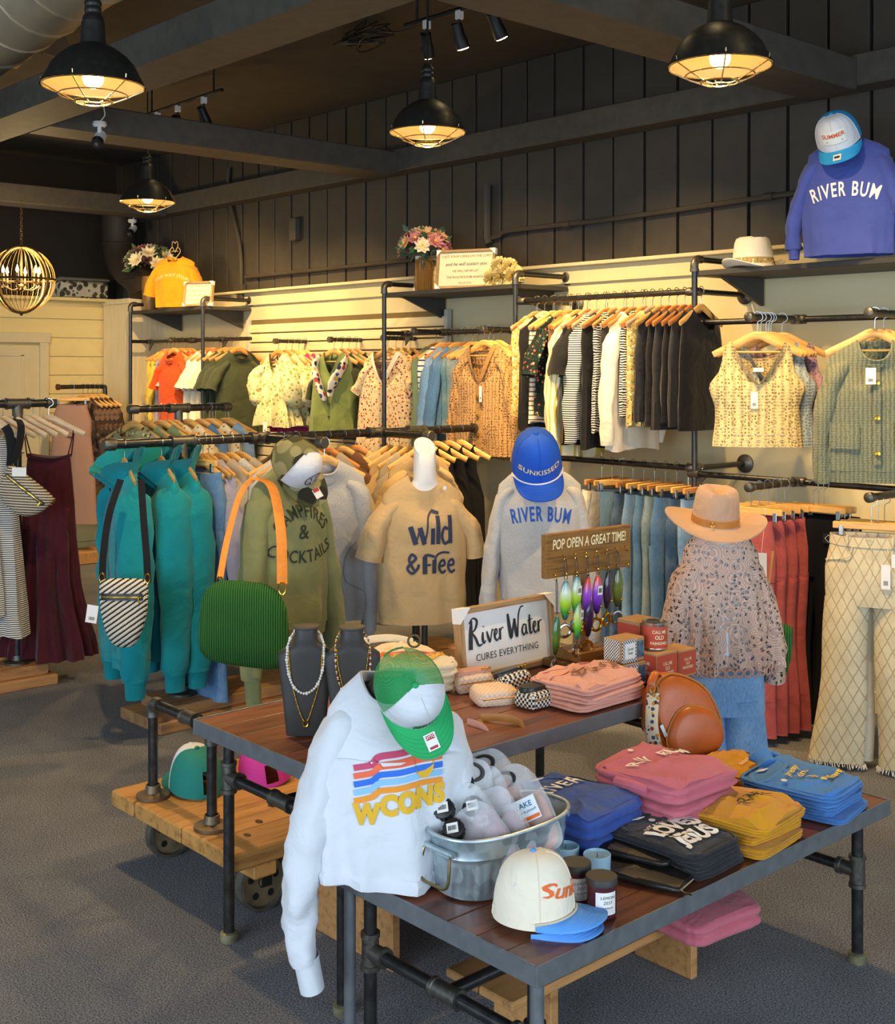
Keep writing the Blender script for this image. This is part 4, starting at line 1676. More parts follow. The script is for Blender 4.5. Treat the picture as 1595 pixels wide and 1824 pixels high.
# --- green cardigan
ob, b = hung(knit_green, (-2.84, 5.22, 2.1), R(36), 'moss green chunky cardigan with patch pockets at the right edge', 'cardigan', 'wood', None, 'wooden hanger holding the moss green cardigan', sleeves='long', L=.60, sh=.21, ch=.25, hem=.235, nd=.10, folds=.012, seed=4, n=44, lv=18, parts=True, dep=.07, hd=.075, dz=-.12, sl=.5, sw=.085, splay=.0, collar=.03, hemband=True)
bv = b.bvh()
for s in (-1, 1):
    decal(rect2(.13, .12, 6, 6), 'patch_pocket', knit_green, ob, (s * .14, -.3, -.44), (1, 0, 0), (0, 0, 1), bv, (0, 1, 0), .012)
decal(rect2(.035, .5, 2, 12), 'button_band', knit_green, ob, (.0, -.3, -.36), (1, 0, 0), (0, 0, 1), bv, (0, 1, 0), .01)
for zz in (-.2, -.36, -.52):
    h = bv.ray_cast(Vector((0, -1, zz)), Vector((0, 1, 0)))
    MB().lathe([(0, -.012), (.012, -.01), (.014, 0)], 12, (0, h[0].y - .008, zz), 'Y').build('button', gold_m, ob)
price_tag(ob, (-.03, -.1, -.13), seed=5, size=(.045, .075))
hung(knit_green, (-2.84, 5.30, 2.1), R(30), 'second moss green cardigan tucked behind the front one', 'cardigan', 'wood', None, 'wooden hanger just behind the cardigan hanger', L=.64, sh=.2, ch=.24, hem=.25, seed=7, sl=.5, sw=.07, splay=0)

# --- right rack, lower arm: rust and black trousers, pale lattice jeans
for i in range(5):
    hanger('clip', (-3.47, 5.17 + i * .075, 1.26), R(4 + i * 2), 'wooden clip hanger on the lower right arm holding rust trousers', 'clip hangers holding rust trousers')
    if i < 4:
        pants('rust_trousers', rust_f, (-3.455 + .012 * i, 5.17 + i * .075, 1.26 - .155), R(6 + i * 3), 'rust red wide-leg trousers, %s of four beside the lace top' % ('first', 'second', 'third', 'fourth', 'fifth', 'sixth')[i], 'trousers', None, L=1.06, dep=.035, seed=i, leg=.06, hemr=.092, hip=.115, wa=.1, spread=-.02)
for i in range(3):
    hanger('clip', (-3.30, 5.46 + i * .05, 1.26), R(4), 'wooden clip hanger holding black trousers at right', 'clip hangers holding black trousers')
    o, b = pants('black_trousers', black_j, (-3.30, 5.46 + i * .05, 1.26 - .15), R(4), 'black trousers behind the rust ones, %s of three' % ('first', 'second', 'third', 'fourth', 'fifth', 'sixth')[i], 'trousers', None, L=1.04, dep=.03, seed=i, leg=.1, hemr=.12)
    if i == 0:
        decal(rect2(.06, .05), 'patch', black_m, o, (.1, -.034, -.1), (1, 0, 0), (0, 0, 1), None, (0, 1, 0), .004)
        decal(ring2(.02, .003, 4), 'patch_print', white_ink, o, (.1, -.034, -.1), (1, 0, 0), (0, 0, 1), None, (0, 1, 0), .006)
for i in range(3):
    rz = R(22 - i * 6)
    hanger('clip', (-2.84, 5.19 + i * .06, 1.24), rz, 'wooden clip hanger holding the pale lattice jeans', 'clip hangers holding pale jeans')
    if i < 2:
        o, b = pants('lattice_jeans', lattice if i == 0 else ivory_f, (-2.84, 5.19 + i * .07, 1.24 - .155), rz, 'pale beige wide-leg jeans with a quilted diamond pattern and frayed hem' if i == 0 else 'plain cream jeans partly hidden behind the diamond-patterned pair', 'jeans', L=1.05, dep=.06, seed=3 + i, leg=.1, hemr=.125, hip=.205, wa=.18, parts=(i == 0), n=32, split=.32, spread=.05)
        if i == 0:
            price_tag(o, (.07, -.075, -.12), (.04, .11), seed=8)
            t = MB().box((.13, -.08, -.1), (.07, .002, .06)).build('sale_card', label_m, o, False)
            decal(text_mesh('Thank\nyou', .018), 'lettering', red_ink, t, (.13, -.0815, -.1), (1, 0, 0), (0, 0, 1), None, (0, 1, 0), .001)
            fr = MB()
            for s in (-1, 1):
                for k in range(70):
                    t_ = 2 * pi * k / 70
                    p = Vector((s * (.205 * .49 + .05) + .125 * cos(t_), .043 * sin(t_), -1.05))
                    fr.tube([p, p + Vector((rg.uniform(-.008, .008), rg.uniform(-.008, .008), -rg.uniform(.01, .028)))], .0022, 3)
            tag(fr.build('frayed_hem', ivory_f, o), kind='stuff')

# --- middle rack: denim jackets and crochet cardigan
MJ = [(sage_f, 'none', .8, 'olive vest, first of the denim jackets on the middle rack', 'vest'), (stripe_navy, 'none', .86, 'white dress with thin navy stripes among the denim jackets', 'striped dress'), (denim_l, 'long', .66, 'pale blue denim jacket on the middle rack', 'denim jacket'), (denim_f, 'long', .6, 'mid-blue denim jacket on the middle rack', 'denim jacket'), (denim_t, 'none', .6, 'teal-grey denim gilet on the middle rack', 'denim gilet'), (denim_g, 'none', .62, 'grey denim gilet beside the tan crochet cardigan', 'denim gilet')]
for i, (mt, sl, L, lb, ct) in enumerate(MJ):
    x = lerp(-6.52, -6.14, i / 5)
    ob, b = hung(mt, (x, PY + .2, 2.1), R(86 + rg.uniform(-5, 5)), lb, ct, 'wood' if i % 2 else 'red', 'hangers holding denim jackets', 'wooden hanger holding a denim jacket on the middle rack', sleeves=sl, L=L, sh=.215, ch=.21, hem=.21, seed=i * 1.3, folds=.012, sl=.56, splay=0, sw=.075, dep=.05, hd=.05)
for k in range(4):
    hanger('wood', (-6.08 + .05 * k, PY + .2, 2.1), R(70 + 5 * k), 'bare wooden hanger bunched between the gilet and the tan cardigan', 'bare hangers on the middle rack')
ob, b = hung(knit_tan, (-5.73, 5.52, 2.1), R(8), 'tan open-work crochet cardigan facing front on the middle rack', 'cardigan', 'wood', 'hangers holding the tan cardigans', 'wooden hanger holding a tan crochet cardigan', sleeves='long', L=.72, sh=.215, ch=.235, hem=.235, nd=.24, v=True, folds=.012, seed=2, n=44, lv=18, parts=True, dep=.06, hd=.06, sl=.58, sw=.085, splay=.03, neck=.1)
bv = b.bvh()
neck_trim(ob, b, fabric('tan_rib', '#a67c48'), .03, 'button_band')
decal(rect2(.035, .42, 1, 12), 'button_band', fabric('tan_rib', '#a67c48'), ob, (0, -.3, -.48), (1, 0, 0), (0, 0, 1), bv, (0, 1, 0), .006)
for zz in (-.34, -.46, -.58):
    MB().lathe([(0, -.008), (.011, -.007), (.012, 0)], 10, (0, -.07, zz), 'Y').build('button', gold_m, ob)
price_tag(ob, (.03, -.08, -.27), (.022, .1), seed=2)
hung(knit_tan, (-5.70, 5.62, 2.1), R(8), 'second tan crochet cardigan behind the front one', 'cardigan', 'wood', 'hangers holding the tan cardigans', 'wooden hanger holding a tan crochet cardigan', L=.74, sh=.2, ch=.23, hem=.24, seed=8, sl=.6, sw=.07, splay=0)
hanger('wood', (-5.73, 5.57, 2.1), R(8), 'wooden hanger holding a tan crochet cardigan', 'hangers holding the tan cardigans')

# --- slatwall arms
YS = YB - .045
ob, b = hung(flor_green, (-8.44, YS - .29, 2.07), R(8), 'ruffled cream blouse with small green flowers and puff sleeves', 'blouse', 'red', 'hangers holding the floral blouses', 'reddish wooden hanger holding a floral blouse', sleeves='puff', L=.6, sh=.18, ch=.2, hem=.24, waist=.18, nd=.16, v=True, folds=.05, nf=9, seed=1, n=56, lv=20, parts=True, dep=.09, hd=.12, sw=.09, splay=-.02)
MB().tube([Vector((.21 * cos(2 * pi * i / 30), .075 * sin(2 * pi * i / 30), -.40)) for i in range(31)], .006, 6).build('waist_seam', flor_green, ob)
price_tag(ob, (-.02, -.13, -.56), (.05, .1), seed=4)
for k in range(2):
    hung(flor_green, (-8.43, YS - .22 + k * .06, 2.07), R(16), 'similar floral blouse behind the ruffled green-flowered one', 'blouse', 'red', 'hangers holding the floral blouses', 'reddish wooden hanger holding a floral blouse', 'floral blouses at the back of the arm', sleeves='puff', L=.6, sh=.19, ch=.21, hem=.25, folds=.04, seed=3 + k, sw=.09, splay=.02)
for k in range(2):
    hung(magenta_f, (-8.42 + .02 * k, YS - .10 + k * .05, 2.07), R(14), 'magenta satin blouse at the back of the slatwall arm', 'blouse', 'wood', 'hangers holding the magenta blouses', 'wooden hanger holding a magenta blouse', 'magenta blouses', sleeves='long', L=.66, sh=.2, ch=.22, hem=.23, folds=.03, seed=6 + k, splay=.05, sl=.5)
ob, b = hung(green_f, (-7.69, YS - .28, 2.07), R(20), 'grass green sleeveless canvas vest with a printed scarf', 'vest', 'wood', 'hangers holding the green vests', 'wooden hanger holding a green vest', sleeves='none', L=.62, sh=.17, ch=.195, hem=.22, nd=.17, v=True, folds=.018, seed=5, n=40, lv=16, parts=True, dep=.07, hd=.08)
bv = b.bvh()
for zz in (-.3, -.4, -.5):
    MB().lathe([(0, -.008), (.009, -.007), (.01, 0)], 10, (0, -.075, zz), 'Y').build('button', bronze_m, ob)
m = sleeve_mb([(-.13, .0, -.02), (-.13, -.07, -.12), (-.07, -.1, -.27), (-.02, -.1, -.38)], [.02, .045, .05, .03], (1, .5), 3)
m.add(*(lambda q: (q.V, q.F))(sleeve_mb([(.13, .0, -.02), (.12, -.07, -.12), (.05, -.1, -.25), (.03, -.1, -.34)], [.02, .045, .045, .03], (1, .5), 5)))
sc_o = m.build('silk_scarf', flor_scarf, None, True, ob.location, ob.rotation_euler, 60, 'multicoloured printed silk scarf draped on the green vest', 'scarf')
for k in range(3):
    hung((forest_f, green_f, char_f)[k], (-7.68, YS - .21 + k * .07, 2.07), R(16), ('dark green top just behind the grass green vest', 'second grass green vest behind the dark green top', 'charcoal top at the back of the vest arm')[k], 'vest', 'red', 'hangers holding the green vests', 'wooden hanger holding a green vest', sleeves='short', L=.68, sh=.18, ch=.21, hem=.24, folds=.02, seed=8 + k)
ob, b = hung(flor_rose, (-7.03, YS - .28, 2.07), R(16), 'long floral dress with red rosebuds and lace V-neck behind the middle post', 'dress', 'wood', 'hangers holding the floral dresses', 'wooden hanger holding a floral dress', sleeves='short', L=1.05, sh=.215, ch=.24, hem=.32, nd=.22, v=True, folds=.03, nf=8, seed=9, n=52, lv=20, parts=True, dep=.08, hd=.11, sw=.08, splay=.0, neck=.11, sl=.4)
bv = b.bvh()
neck_trim(ob, b, ivory_f, .035, 'lace_trim')
for k in range(3):
    hung((flor_rose, flor_dark, flor_rose)[k], (-7.02, YS - .21 + .07 * k, 2.07), R(14), ('floral dress behind the rosebud dress', 'dark floral dress behind the rosebud dresses', 'last floral dress on the slatwall arm')[k], 'dress', 'wood', 'hangers holding the floral dresses', 'wooden hanger holding a floral dress', L=1.0, sh=.2, ch=.22, hem=.28, folds=.025, seed=12 + k, sl=.4, sleeves='short', splay=0)

# --- far left rack: yellow, white, orange, green
L1 = [(yellow_f, 'none', 1.15, 'long yellow dress, leftmost on the far left rack', 'dress'), (yellow_f, 'long', .95, 'yellow linen shirt dress beside the leftmost yellow dress', 'dress'), (lav_f, 'none', .95, 'pale grey dress next to the yellow ones', 'dress'),
      (ivory_f, 'none', .9, 'white dress left of the orange tee', 'dress'), (grey_h, 'short', .9, 'light grey dress left of the orange tee', 'dress')]
for i, (mt, sl, L, lb, ct) in enumerate(L1):
    hung(mt, (lerp(-10.35, -10.05, i / 4), PY + .2, 2.1), R(90), lb, ct, 'red' if i % 2 else 'wood', 'hangers on the far left rack', 'reddish wooden hanger on the far left rack', sleeves=sl, L=L, sh=.2, ch=.2, hem=.22, seed=i, folds=.02, splay=0, sw=.07, sl=.5, dep=.045, hd=.06)
ob, b = hung(orange_f, (-9.86, PY + .0, 2.1), R(12), 'bright orange short-sleeved tee facing front on the far left rack', 'tee shirt', 'wood', None, 'wooden hanger holding the bright orange tee', sleeves='short', L=.82, sh=.19, ch=.2, hem=.185, nd=.09, folds=.01, seed=4, n=36, lv=14, parts=True, dep=.06, hd=.06, sw=.08, splay=-.01, sl=.5, collar=.02)
for k in range(3):
    hung((fabric('brick_jersey', '#a8481f'), orange_f, fabric('brick_jersey', '#a8481f'))[k], (-9.85, PY + .07 + .05 * k, 2.1), R(12), ('brick-coloured tee just behind the orange one', 'second orange tee behind the brick one', 'third brick tee on the far left arm')[k], 'tee shirt', 'red', 'hangers on the far left rack', 'reddish wooden hanger on the far left rack', sleeves='short', L=.7, seed=20 + k, sh=.19, ch=.2, hem=.2, sl=.5, splay=0)
L2 = [(ivory_f, 'short', .72, 'white ruffled top right of the orange tee', 'blouse'), (ivory_f, 'short', .76, 'second white top right of the orange tee', 'blouse'), (cream_f, 'short', .7, 'cream top between the white and green ones', 'blouse'), (forest_f, 'short', .74, 'dark green tee on the far left rack', 'tee shirt'), (forest_f, 'short', .95, 'longer dark green dress on the far left rack', 'dress'), (forest_f, 'short', .74, 'last dark green tee before the slatwall', 'tee shirt')]
for i, (mt, sl, L, lb, ct) in enumerate(L2):
    ob, b = hung(mt, (lerp(-9.62, -9.1, i / 5), PY + .2, 2.1), R(80), lb, ct, 'red', 'hangers on the far left rack', 'reddish wooden hanger on the far left rack', sleeves=sl, L=L, sh=.2, ch=.21, hem=.22, seed=30 + i, folds=.02, splay=0, sl=.5)
    if i in (1, 4): price_tag(ob, (.02, -.09, -.72), (.06, .2), seed=i)

# --- shelf displays above the racks ---------------------------------------------------------------
ZS = 2.392


def bloom(m, c, r, n, d, rgx, cup=.3):
    """layered petals around c facing d"""
    d = Vector(d).normalized()
    u = d.orthogonal().normalized()
    w = d.cross(u)
    for lay in range(3):
        rr = r * (1 - .28 * lay)
        for k in range(n):
            a = 2 * pi * (k + .5 * lay) / n + rgx.uniform(-.1, .1)
            e = u * cos(a) + w * sin(a)
            s_ = d.cross(e)
            tip = c + e * rr + d * (rr * (cup + .3 * lay))
            mid = c + e * rr * .6 + d * (rr * (.1 + .25 * lay))
            m.add([c, mid + s_ * rr * .26, tip, mid - s_ * rr * .26], [(0, 1, 2, 3)])
    return m


def bouquet(root, c, R_, flowers, leaf, nl, seed, fr=.05, sq=.85):
    rgx = random.Random(seed)
    c = Vector(c)
    for i, mt in enumerate(flowers):
        k = i / len(flowers)
        th = i * 2.4
        ph = math.acos(1 - 1.15 * k)
        d = Vector((sin(ph) * cos(th), sin(ph) * sin(th), cos(ph)))
        p = c + Vector((d.x * R_, d.y * R_, d.z * R_ * sq))
        f = bloom(MB(), p, fr * rgx.uniform(.85, 1.15), 9, d + Vector((0, 0, .2)), rgx).build('bloom', mt, root, False)
        MB().sphere(p + d * .012, .012, 8, 5).build('flower_eye', gold_ink, f)
    lm = MB()
    for i in range(nl):
        th = rgx.uniform(0, 2 * pi)
        ph = rgx.uniform(.7, 1.9)
        d = Vector((sin(ph) * cos(th), sin(ph) * sin(th), cos(ph)))
        p = c + d * R_ * rgx.uniform(.55, 1.0)
        u = d.orthogonal().normalized()
        u = Matrix.Rotation(rgx.uniform(0, 6), 3, d) @ u
        w = d.cross(u)
        l = rgx.uniform(.05, .085)
        lm.add([p, p + d * l * .5 + w * l * .28, p + d * l + u * .01, p + d * l * .5 - w * l * .28], [(0, 1, 2, 3)])
    tag(lm.build('leaves', leaf, root, False), kind='stuff')
    return root


pk1, pk2, pk3, pk4 = (plain(n_, h_, .8, var=.2, scale=40) for n_, h_ in (('petal_pink', '#d98f8f'), ('petal_peach', '#eec08f'), ('petal_dusty', '#c97f83'), ('petal_cream', '#eee0bd')))
leaf_m = plain('leaf_green', '#4f6a3e', .7, var=.3, scale=30)
leaf_d = plain('leaf_teal', '#3f6b52', .7, var=.3, scale=30)
# middle shelf
p = at(756, 505, Y=5.78); p.z = ZS
v = empty('flower_vase', p, 0, 'amber glass vase of pink and peach daisies on the middle shelf', 'vase')
MB().lathe([(.0, 0), (.055, 0), (.06, .01), (.062, .22), (.066, .235), (.058, .235), (.055, .02), (.0, .015)], 20, cap=False).build('vase', amber_glass, v)
rb = MB()
for k in range(18):
    a = 2 * pi * k / 18
    rb.tube([(cos(a) * .062, sin(a) * .062, .01), (cos(a) * .064, sin(a) * .064, .225)], .004, 5)
rb.build('ribs', amber_glass, v)
MB().tube([(0, 0, .02), (0, 0, .28)], .02, 8).build('stems', leaf_d, v)
bouquet(v, (0, 0, .31), .165, [pk1, pk2, pk4, pk3, pk1, pk2, pk3, pk1, pk2, pk4, pk3, pk1, pk2, pk1, pk3, pk2, pk1, pk3, pk4, pk1, pk2, pk3], leaf_d, 90, 4, .072, .8)


def framed_sign(px, py, Y, w, h, lines, label, rz=0, tilt=-8, z=ZS, frame=.018, mtp=cream_pap, corner=True, depth=.035, name='framed_sign', fm=frame_m):
    p = at(px, py, Y=Y)
    p.z = z
    r = empty(name, p, 0, label, 'sign', rot=(R(tilt), 0, rz))
    for s in (-1, 1):
        MB().box((s * (w / 2 - frame / 2), 0, h / 2), (frame, depth, h), ch=.002).build('frame_side', fm, r, False)
        MB().box((0, 0, frame / 2 if s < 0 else h - frame / 2), (w - 2 * frame, depth, frame), ch=.002).build('frame_rail', fm, r, False)
    MB().box((0, .004, h / 2), (w - frame, .008, h - frame)).build('panel', mtp, r, False)
    if corner:
        k = .16 * h
        for sx in (-1, 1):
            for sz in (0, 1):
                x, z_ = sx * (w / 2 + .001), (-.001 if sz == 0 else h + .001)
                dx, dz = -sx * k, (k if sz == 0 else -k)
                MB().add([(x, -depth / 2 - .002, z_), (x + dx, -depth / 2 - .002, z_), (x, -depth / 2 - .002, z_ + dz)], [(0, 1, 2)]).add([(x, -depth / 2 - .002, z_), (x, depth / 2, z_), (x, depth / 2, z_ + dz), (x, -depth / 2 - .002, z_ + dz)], [(0, 1, 2, 3)]).add([(x, -depth / 2 - .002, z_), (x, depth / 2, z_), (x + dx, depth / 2, z_), (x + dx, -depth / 2 - .002, z_)], [(0, 1, 2, 3)]).build('corner_guard', paper_m, r, False)
    for (s, sz, yy, sh_, mt) in lines:
        decal(text_mesh(s, sz, sh_, 0), 'lettering', mt, r, (0, 0, h * yy), (1, 0, 0), (0, 0, 1), None, (0, 1, 0), .002)
    return r


LN = [('CAST YOUR CARES ON THE LORD', .024, .83, 0, tan_ink), ('and he will sustain you', .034, .63, .3, ink), ('HE WILL NEVER LET', .022, .45, 0, tan_ink), ('THE RIGHTEOUS BE SHAKEN', .022, .29, 0, tan_ink), ('PSALM 55:22', .018, .14, 0, tan_ink)]
framed_sign(828, 508, 5.70, .44, .27, LN, 'framed cream verse sign in front on the middle shelf', R(22))
framed_sign(785, 508, 5.86, .44, .27, LN, 'second framed verse sign half hidden behind the front one', R(18))
pp = at(897, 500, Y=5.75); pp.z = ZS
pm = empty('pompom_flowers', pp, 0, 'cluster of pale yellow pompom flowers lying at the right end of the middle shelf', 'flowers')
pom_m = plain('petal_yellow', '#efdc93', .85, var=.15, scale=60)
for k, (dx, dz, r_) in enumerate(((-.10, .06, .065), (.0, .075, .075), (.10, .065, .07), (-.03, .14, .062), (.06, .13, .055))):
    m = MB()
    rgx = random.Random(k)
    for i in range(170):
        d = Vector((rgx.gauss(0, 1), rgx.gauss(0, 1), rgx.gauss(0, 1))).normalized()
        u = d.orthogonal().normalized() * r_ * .16
        c = Vector((dx, 0, dz))
        q = c + d * r_
        m.add([c + d * r_ * .4, q + u - d * .012, q + d * r_ * .1, q - u - d * .012], [(0, 1, 2, 3)])
    m.build('bloom', pom_m, pm, False)
MB().add([(.1, 0, .01), (.17, -.02, .02), (.2, 0, .015), (.17, .02, .02)], [(0, 1, 2, 3)]).add([(.1, .0, .0), (.15, -.05, .02), (.19, -.06, .01), (.15, -.02, .02)], [(0, 1, 2, 3)]).build('leaf', leaf_m, pm, False)

# left shelf
p = at(268, 551, Y=5.8); p.z = ZS
v = empty('flower_urn', p, 0, 'brown vase of cream and blush flowers with greenery on the far left shelf', 'vase')
MB().lathe([(.0, 0), (.06, 0), (.075, .1), (.085, .25), (.08, .33), (.07, .34), (.06, .3), (0, .28)], 20, cap=False).build('vase', plain('brown_glaze', '#8a6a35', .35, var=.25), v)
bouquet(v, (0, 0, .45), .22, [pk4, pk4, pk3, pk4, pk1, pk4, pk3, pk4, pk4, pk1, pk4, pk3, pk4, pk4], leaf_m, 150, 9, .085, .75)
p = at(312, 551, Y=5.68); p.z = ZS
ob, b = top('tee_shirt', amber_f, p + Vector((0, 0, .47)), R(30), 'amber tee shirt standing on a form on the far left shelf', 'tee shirt', sleeves='short', L=.46, sh=.2, ch=.2, hem=.18, dep=.09, hd=.09, nd=.06, folds=.02, seed=2, n=40, lv=14, collar=.02, sw=.085, splay=.0, sl=.62)
wall_print(ob, b, arc2(text_mesh('YOUR WAIT STOPS', .04, 0, .01, 1, 1.1, .02), .3), sand_ink, -.17)
hk = MB()
for s in (-1, 1):
    hk.tube(crom([(0, 0, 0), (s * .03, 0, .03), (s * .055, 0, .07), (s * .03, 0, .105), (s * .01, 0, .08), (s * .03, 0, .065)], 4), .004, 5)
    hk.tube(crom([(0, 0, .06), (s * .03, 0, .12), (s * .02, 0, .16), (0, 0, .14)], 4), .004, 5)
hk.build('scroll_stand', metal('scroll_iron', '#c9ad7a', .4), None, True, p + Vector((0, 0, .455)), (0, 0, R(30)), label='scrolled wire dress-form top rising from the amber tee', cat='dress form')
framed_sign(352, 551, 5.61, .3, .22, [('LET YOUR faith BE', .024, .82, .1, tan_ink), ('LET YOUR ROOTS GO grow', .022, .62, .1, tan_ink), ('LET YOUR HEART & be big', .022, .44, .1, tan_ink), ('TO HOLD JESUS', .02, .26, 0, tan_ink), ('COLOSSIANS', .015, .12, 0, tan_ink)], 'small framed verse sign in front of the amber tee', R(25))

# ledge bin on the left wall
p = at(142, 531, X=XL - .1); p.z = HW + .017
bn = empty('storage_bin', p, R(90), 'grey leopard-spotted fabric storage bin on top of the left wall', 'storage bin')
spot = floral('spotted_cloth', '#b7b6a6', ['#3a3a36', '#4c4a44'], 17, .5)
MB().box((0, 0, .085), (.5, .24, .17), ch=.02).build('body', spot, bn)
MB().box((0, 0, .19), (.53, .26, .035), ch=.012).build('lid', plain('bin_lid', '#6b6c6a', .4), bn)

# right shelf: cream hat and blue sweatshirt on a form with a cap
p = at(1342, 459, Y=5.72); p.z = ZS
brim_hat(p + Vector((0, 0, .005)), (0, 0, R(60)), 'cream felt hat with a gold patterned band on the right shelf', felt_c, floral('gold_band', '#b49a5c', ['#f0e6c8', '#8a7238'], 90, .4), 1.3, .05, .12, buckle=False)
p = at(1512, 448, Y=5.62); p.z = ZS
ob, b = top('sweatshirt', navy_f, p + Vector((0, 0, .60)), R(18), 'cobalt blue RIVER BUM sweatshirt standing on the right shelf', 'sweatshirt', sleeves='long', L=.58, sh=.2, ch=.23, hem=.22, dep=.10, hd=.10, nd=.06, slope=.06, folds=.015, seed=3, n=44, lv=18, sw=.085, sl=.40, splay=.05, cuff=.05, collar=.02)
wall_print(ob, b, arc2(text_mesh('RIVER BUM', .10, 0, .02, .6, 1.2, .02), .5), white_ink, -.26, x=.0)
capr, fm, bmm = cap(p + Vector((-.02, -.05, .60)), (R(38), R(-10), R(18)), 'white and sky blue trucker cap on top of the cobalt sweatshirt', white_f, plain('sky_mesh', '#2c9ad8', .8, bump=.6, bscale=120), plain('sky_brim', '#259ede', .8), scl=1.3)
bv = fm.bvh()
decal(rect2(.085, .05, 8, 4), 'patch', plain('pale_patch', '#dfe9e4', .7), capr, (0, -.2, .06), (1, 0, 0), (0, 0, 1), bv, (0, 1, 0), .003)
decal(off2(text_mesh('SUMMER', .022, 0, .02), 0, .008), 'patch_print', plain('coral_ink', '#d8553c', .7), capr, (0, -.2, .06), (1, 0, 0), (0, 0, 1), bv, (0, 1, 0), .0045)
decal(off2(rect2(.06, .005), 0, -.014), 'patch_print', orange_ink, capr, (0, -.2, .06), (1, 0, 0), (0, 0, 1), bv, (0, 1, 0), .0045)
decal(rect2(.03, .04, 3, 3), 'sticker', label_m, capr, (.0, -.145, .2), (1, 0, 0), (0, 1, 0), bmm.bvh(), (0, 0, -1), .002)
decal(rect2(.02, .014), 'sticker_print', black_ink, capr, (.0, -.145, .2), (1, 0, 0), (0, 1, 0), bmm.bvh(), (0, 0, -1), .003)
# ================================================================== floor racks
def pallet(p0, p1, label, h=.06):
    """two-tier timber base made of planks"""
    x0, y0, x1, y1 = p0[0], p0[1], p1[0], p1[1]
    r = empty('wooden_plinth', ((x0 + x1) / 2, (y0 + y1) / 2, 0), 0, label, 'rack base')
    n = 3
    w = (x1 - x0) / n
    for i in range(n):
        MB().box((x0 + w * (i + .5) - r.location.x, 0, h * .5), (w - .004, y1 - y0, h), ch=.005).build('plank', wood('pallet_wood_y', '#8a5a34', '#b98a58', 'Y', 6, .65, 10), r, False)
    for i in range(n):
        MB().box((x0 + .04 + (w - .027) * (i + .5) - r.location.x, .03, h * 1.5), (w - .031, y1 - y0 - .14, h), ch=.005).build('plank', wood('pallet_wood_y', '#8a5a34', '#b98a58', 'Y', 6, .65, 10), r, False)
    return r


def floor_rack(x, y0, y1, z, posts, arms, label, rad=.024, zb=.12):
    r = empty('garment_rack', (x, posts[0], zb), 0, label, 'clothes rack')
    o = Vector((x, posts[0], zb))
    MB().tube([Vector((x, y0, z)) - o, Vector((x, y1, z)) - o], rad, 14).build('rail', pipe_m, r)
    for y in posts:
        MB().tube([Vector((x, y, zb)) - o, Vector((x, y, z)) - o], rad, 14).build('post', pipe_m, r)
        m = MB()
        fitting(m, Vector((x, y, z)) - o, (0, 1, 0), rad * 1.3, .14)
        m.tube([Vector((x, y, z)) - o, Vector((x, y, z - .085)) - o, Vector((x, y, z - .09)) - o, Vector((x, y, z - .1)) - o], [rad * 1.25, rad * 1.25, rad * 1.4, rad * 1.4], 14)
        m.build('tee', fit_m, r)
        MB().lathe([(.075, 0), (.075, .012), (.035, .022), (.032, .05)], 18, Vector((x, y, zb)) - o, cap=False).build('flange', fit_m, r)
    for y, ln in arms:
        m = MB()
        fitting(m, Vector((x, y, z)) - o, (0, 1, 0), rad * 1.3, .12)
        m.tube([Vector((x, y, z)) - o, Vector((x + .07, y, z)) - o, Vector((x + .075, y, z)) - o, Vector((x + .09, y, z)) - o], [rad * 1.25, rad * 1.25, rad * 1.4, rad * 1.4], 14)
        m.build('tee', fit_m, r)
        a = MB().tube([Vector((x, y, z)) - o, Vector((x + ln, y, z)) - o], rad, 14).build('arm', pipe_m, r)
        MB().tube([Vector((x + ln - .04, y, z)) - o, Vector((x + ln + .004, y, z)) - o, Vector((x + ln + .012, y, z)) - o], [rad * 1.35, rad * 1.35, rad * 1.1], 14).build('end_cap', fit_m, a)
    for y in (y0, y1):
        s = -1 if y == y0 else 1
        MB().tube([Vector((x, y - s * .05, z)) - o, Vector((x, y + s * .004, z)) - o, Vector((x, y + s * .012, z)) - o], [rad * 1.35, rad * 1.35, rad * 1.1], 14).build('end_cap', fit_m, r)
    return r


XA, ZA = -5.75, 1.46
ya = lambda px: at(px, X=XA).y
pallet((-5.95, 3.06), (-5.52, 5.3), 'low reddish timber base under the rack of teal jackets')
floor_rack(XA, ya(188), ya(852), ZA, (ya(325), 4.95), ((3.80, .6), (4.63, .5)), 'heavy black pipe rack with two side arms carrying the teal jackets')
HA = 'wooden hanger on the heavy pipe rack behind the mannequins'
HAG = 'hangers on the heavy pipe rack'


def funnel(ob, b, mt, h=.13, flare=.03, dip=.0):
    r0 = b.rings[1]
    rg_ = []
    for k in range(6):
        t = k / 5
        rg_.append([Vector((v.x * (.72 - .12 * sin(t * pi) + .35 * t), v.y * (1.0 + .9 * t) - (dip * t if v.y < 0 else 0), v.z + h * t * (1.0 if v.y > 0 else .6) + .012 * sin(5 * v.x * 20))) for v in r0])
    rg_ += [[Vector((v.x * .93, v.y * .9 + .002, v.z - .004)) for v in rg_[-1]], [Vector((v.x * .86, v.y * .82, v.z + .02)) for v in rg_[1]]]
    return MB().loft(rg_, False, False).build('funnel_collar', mt, ob, True, ang=60)


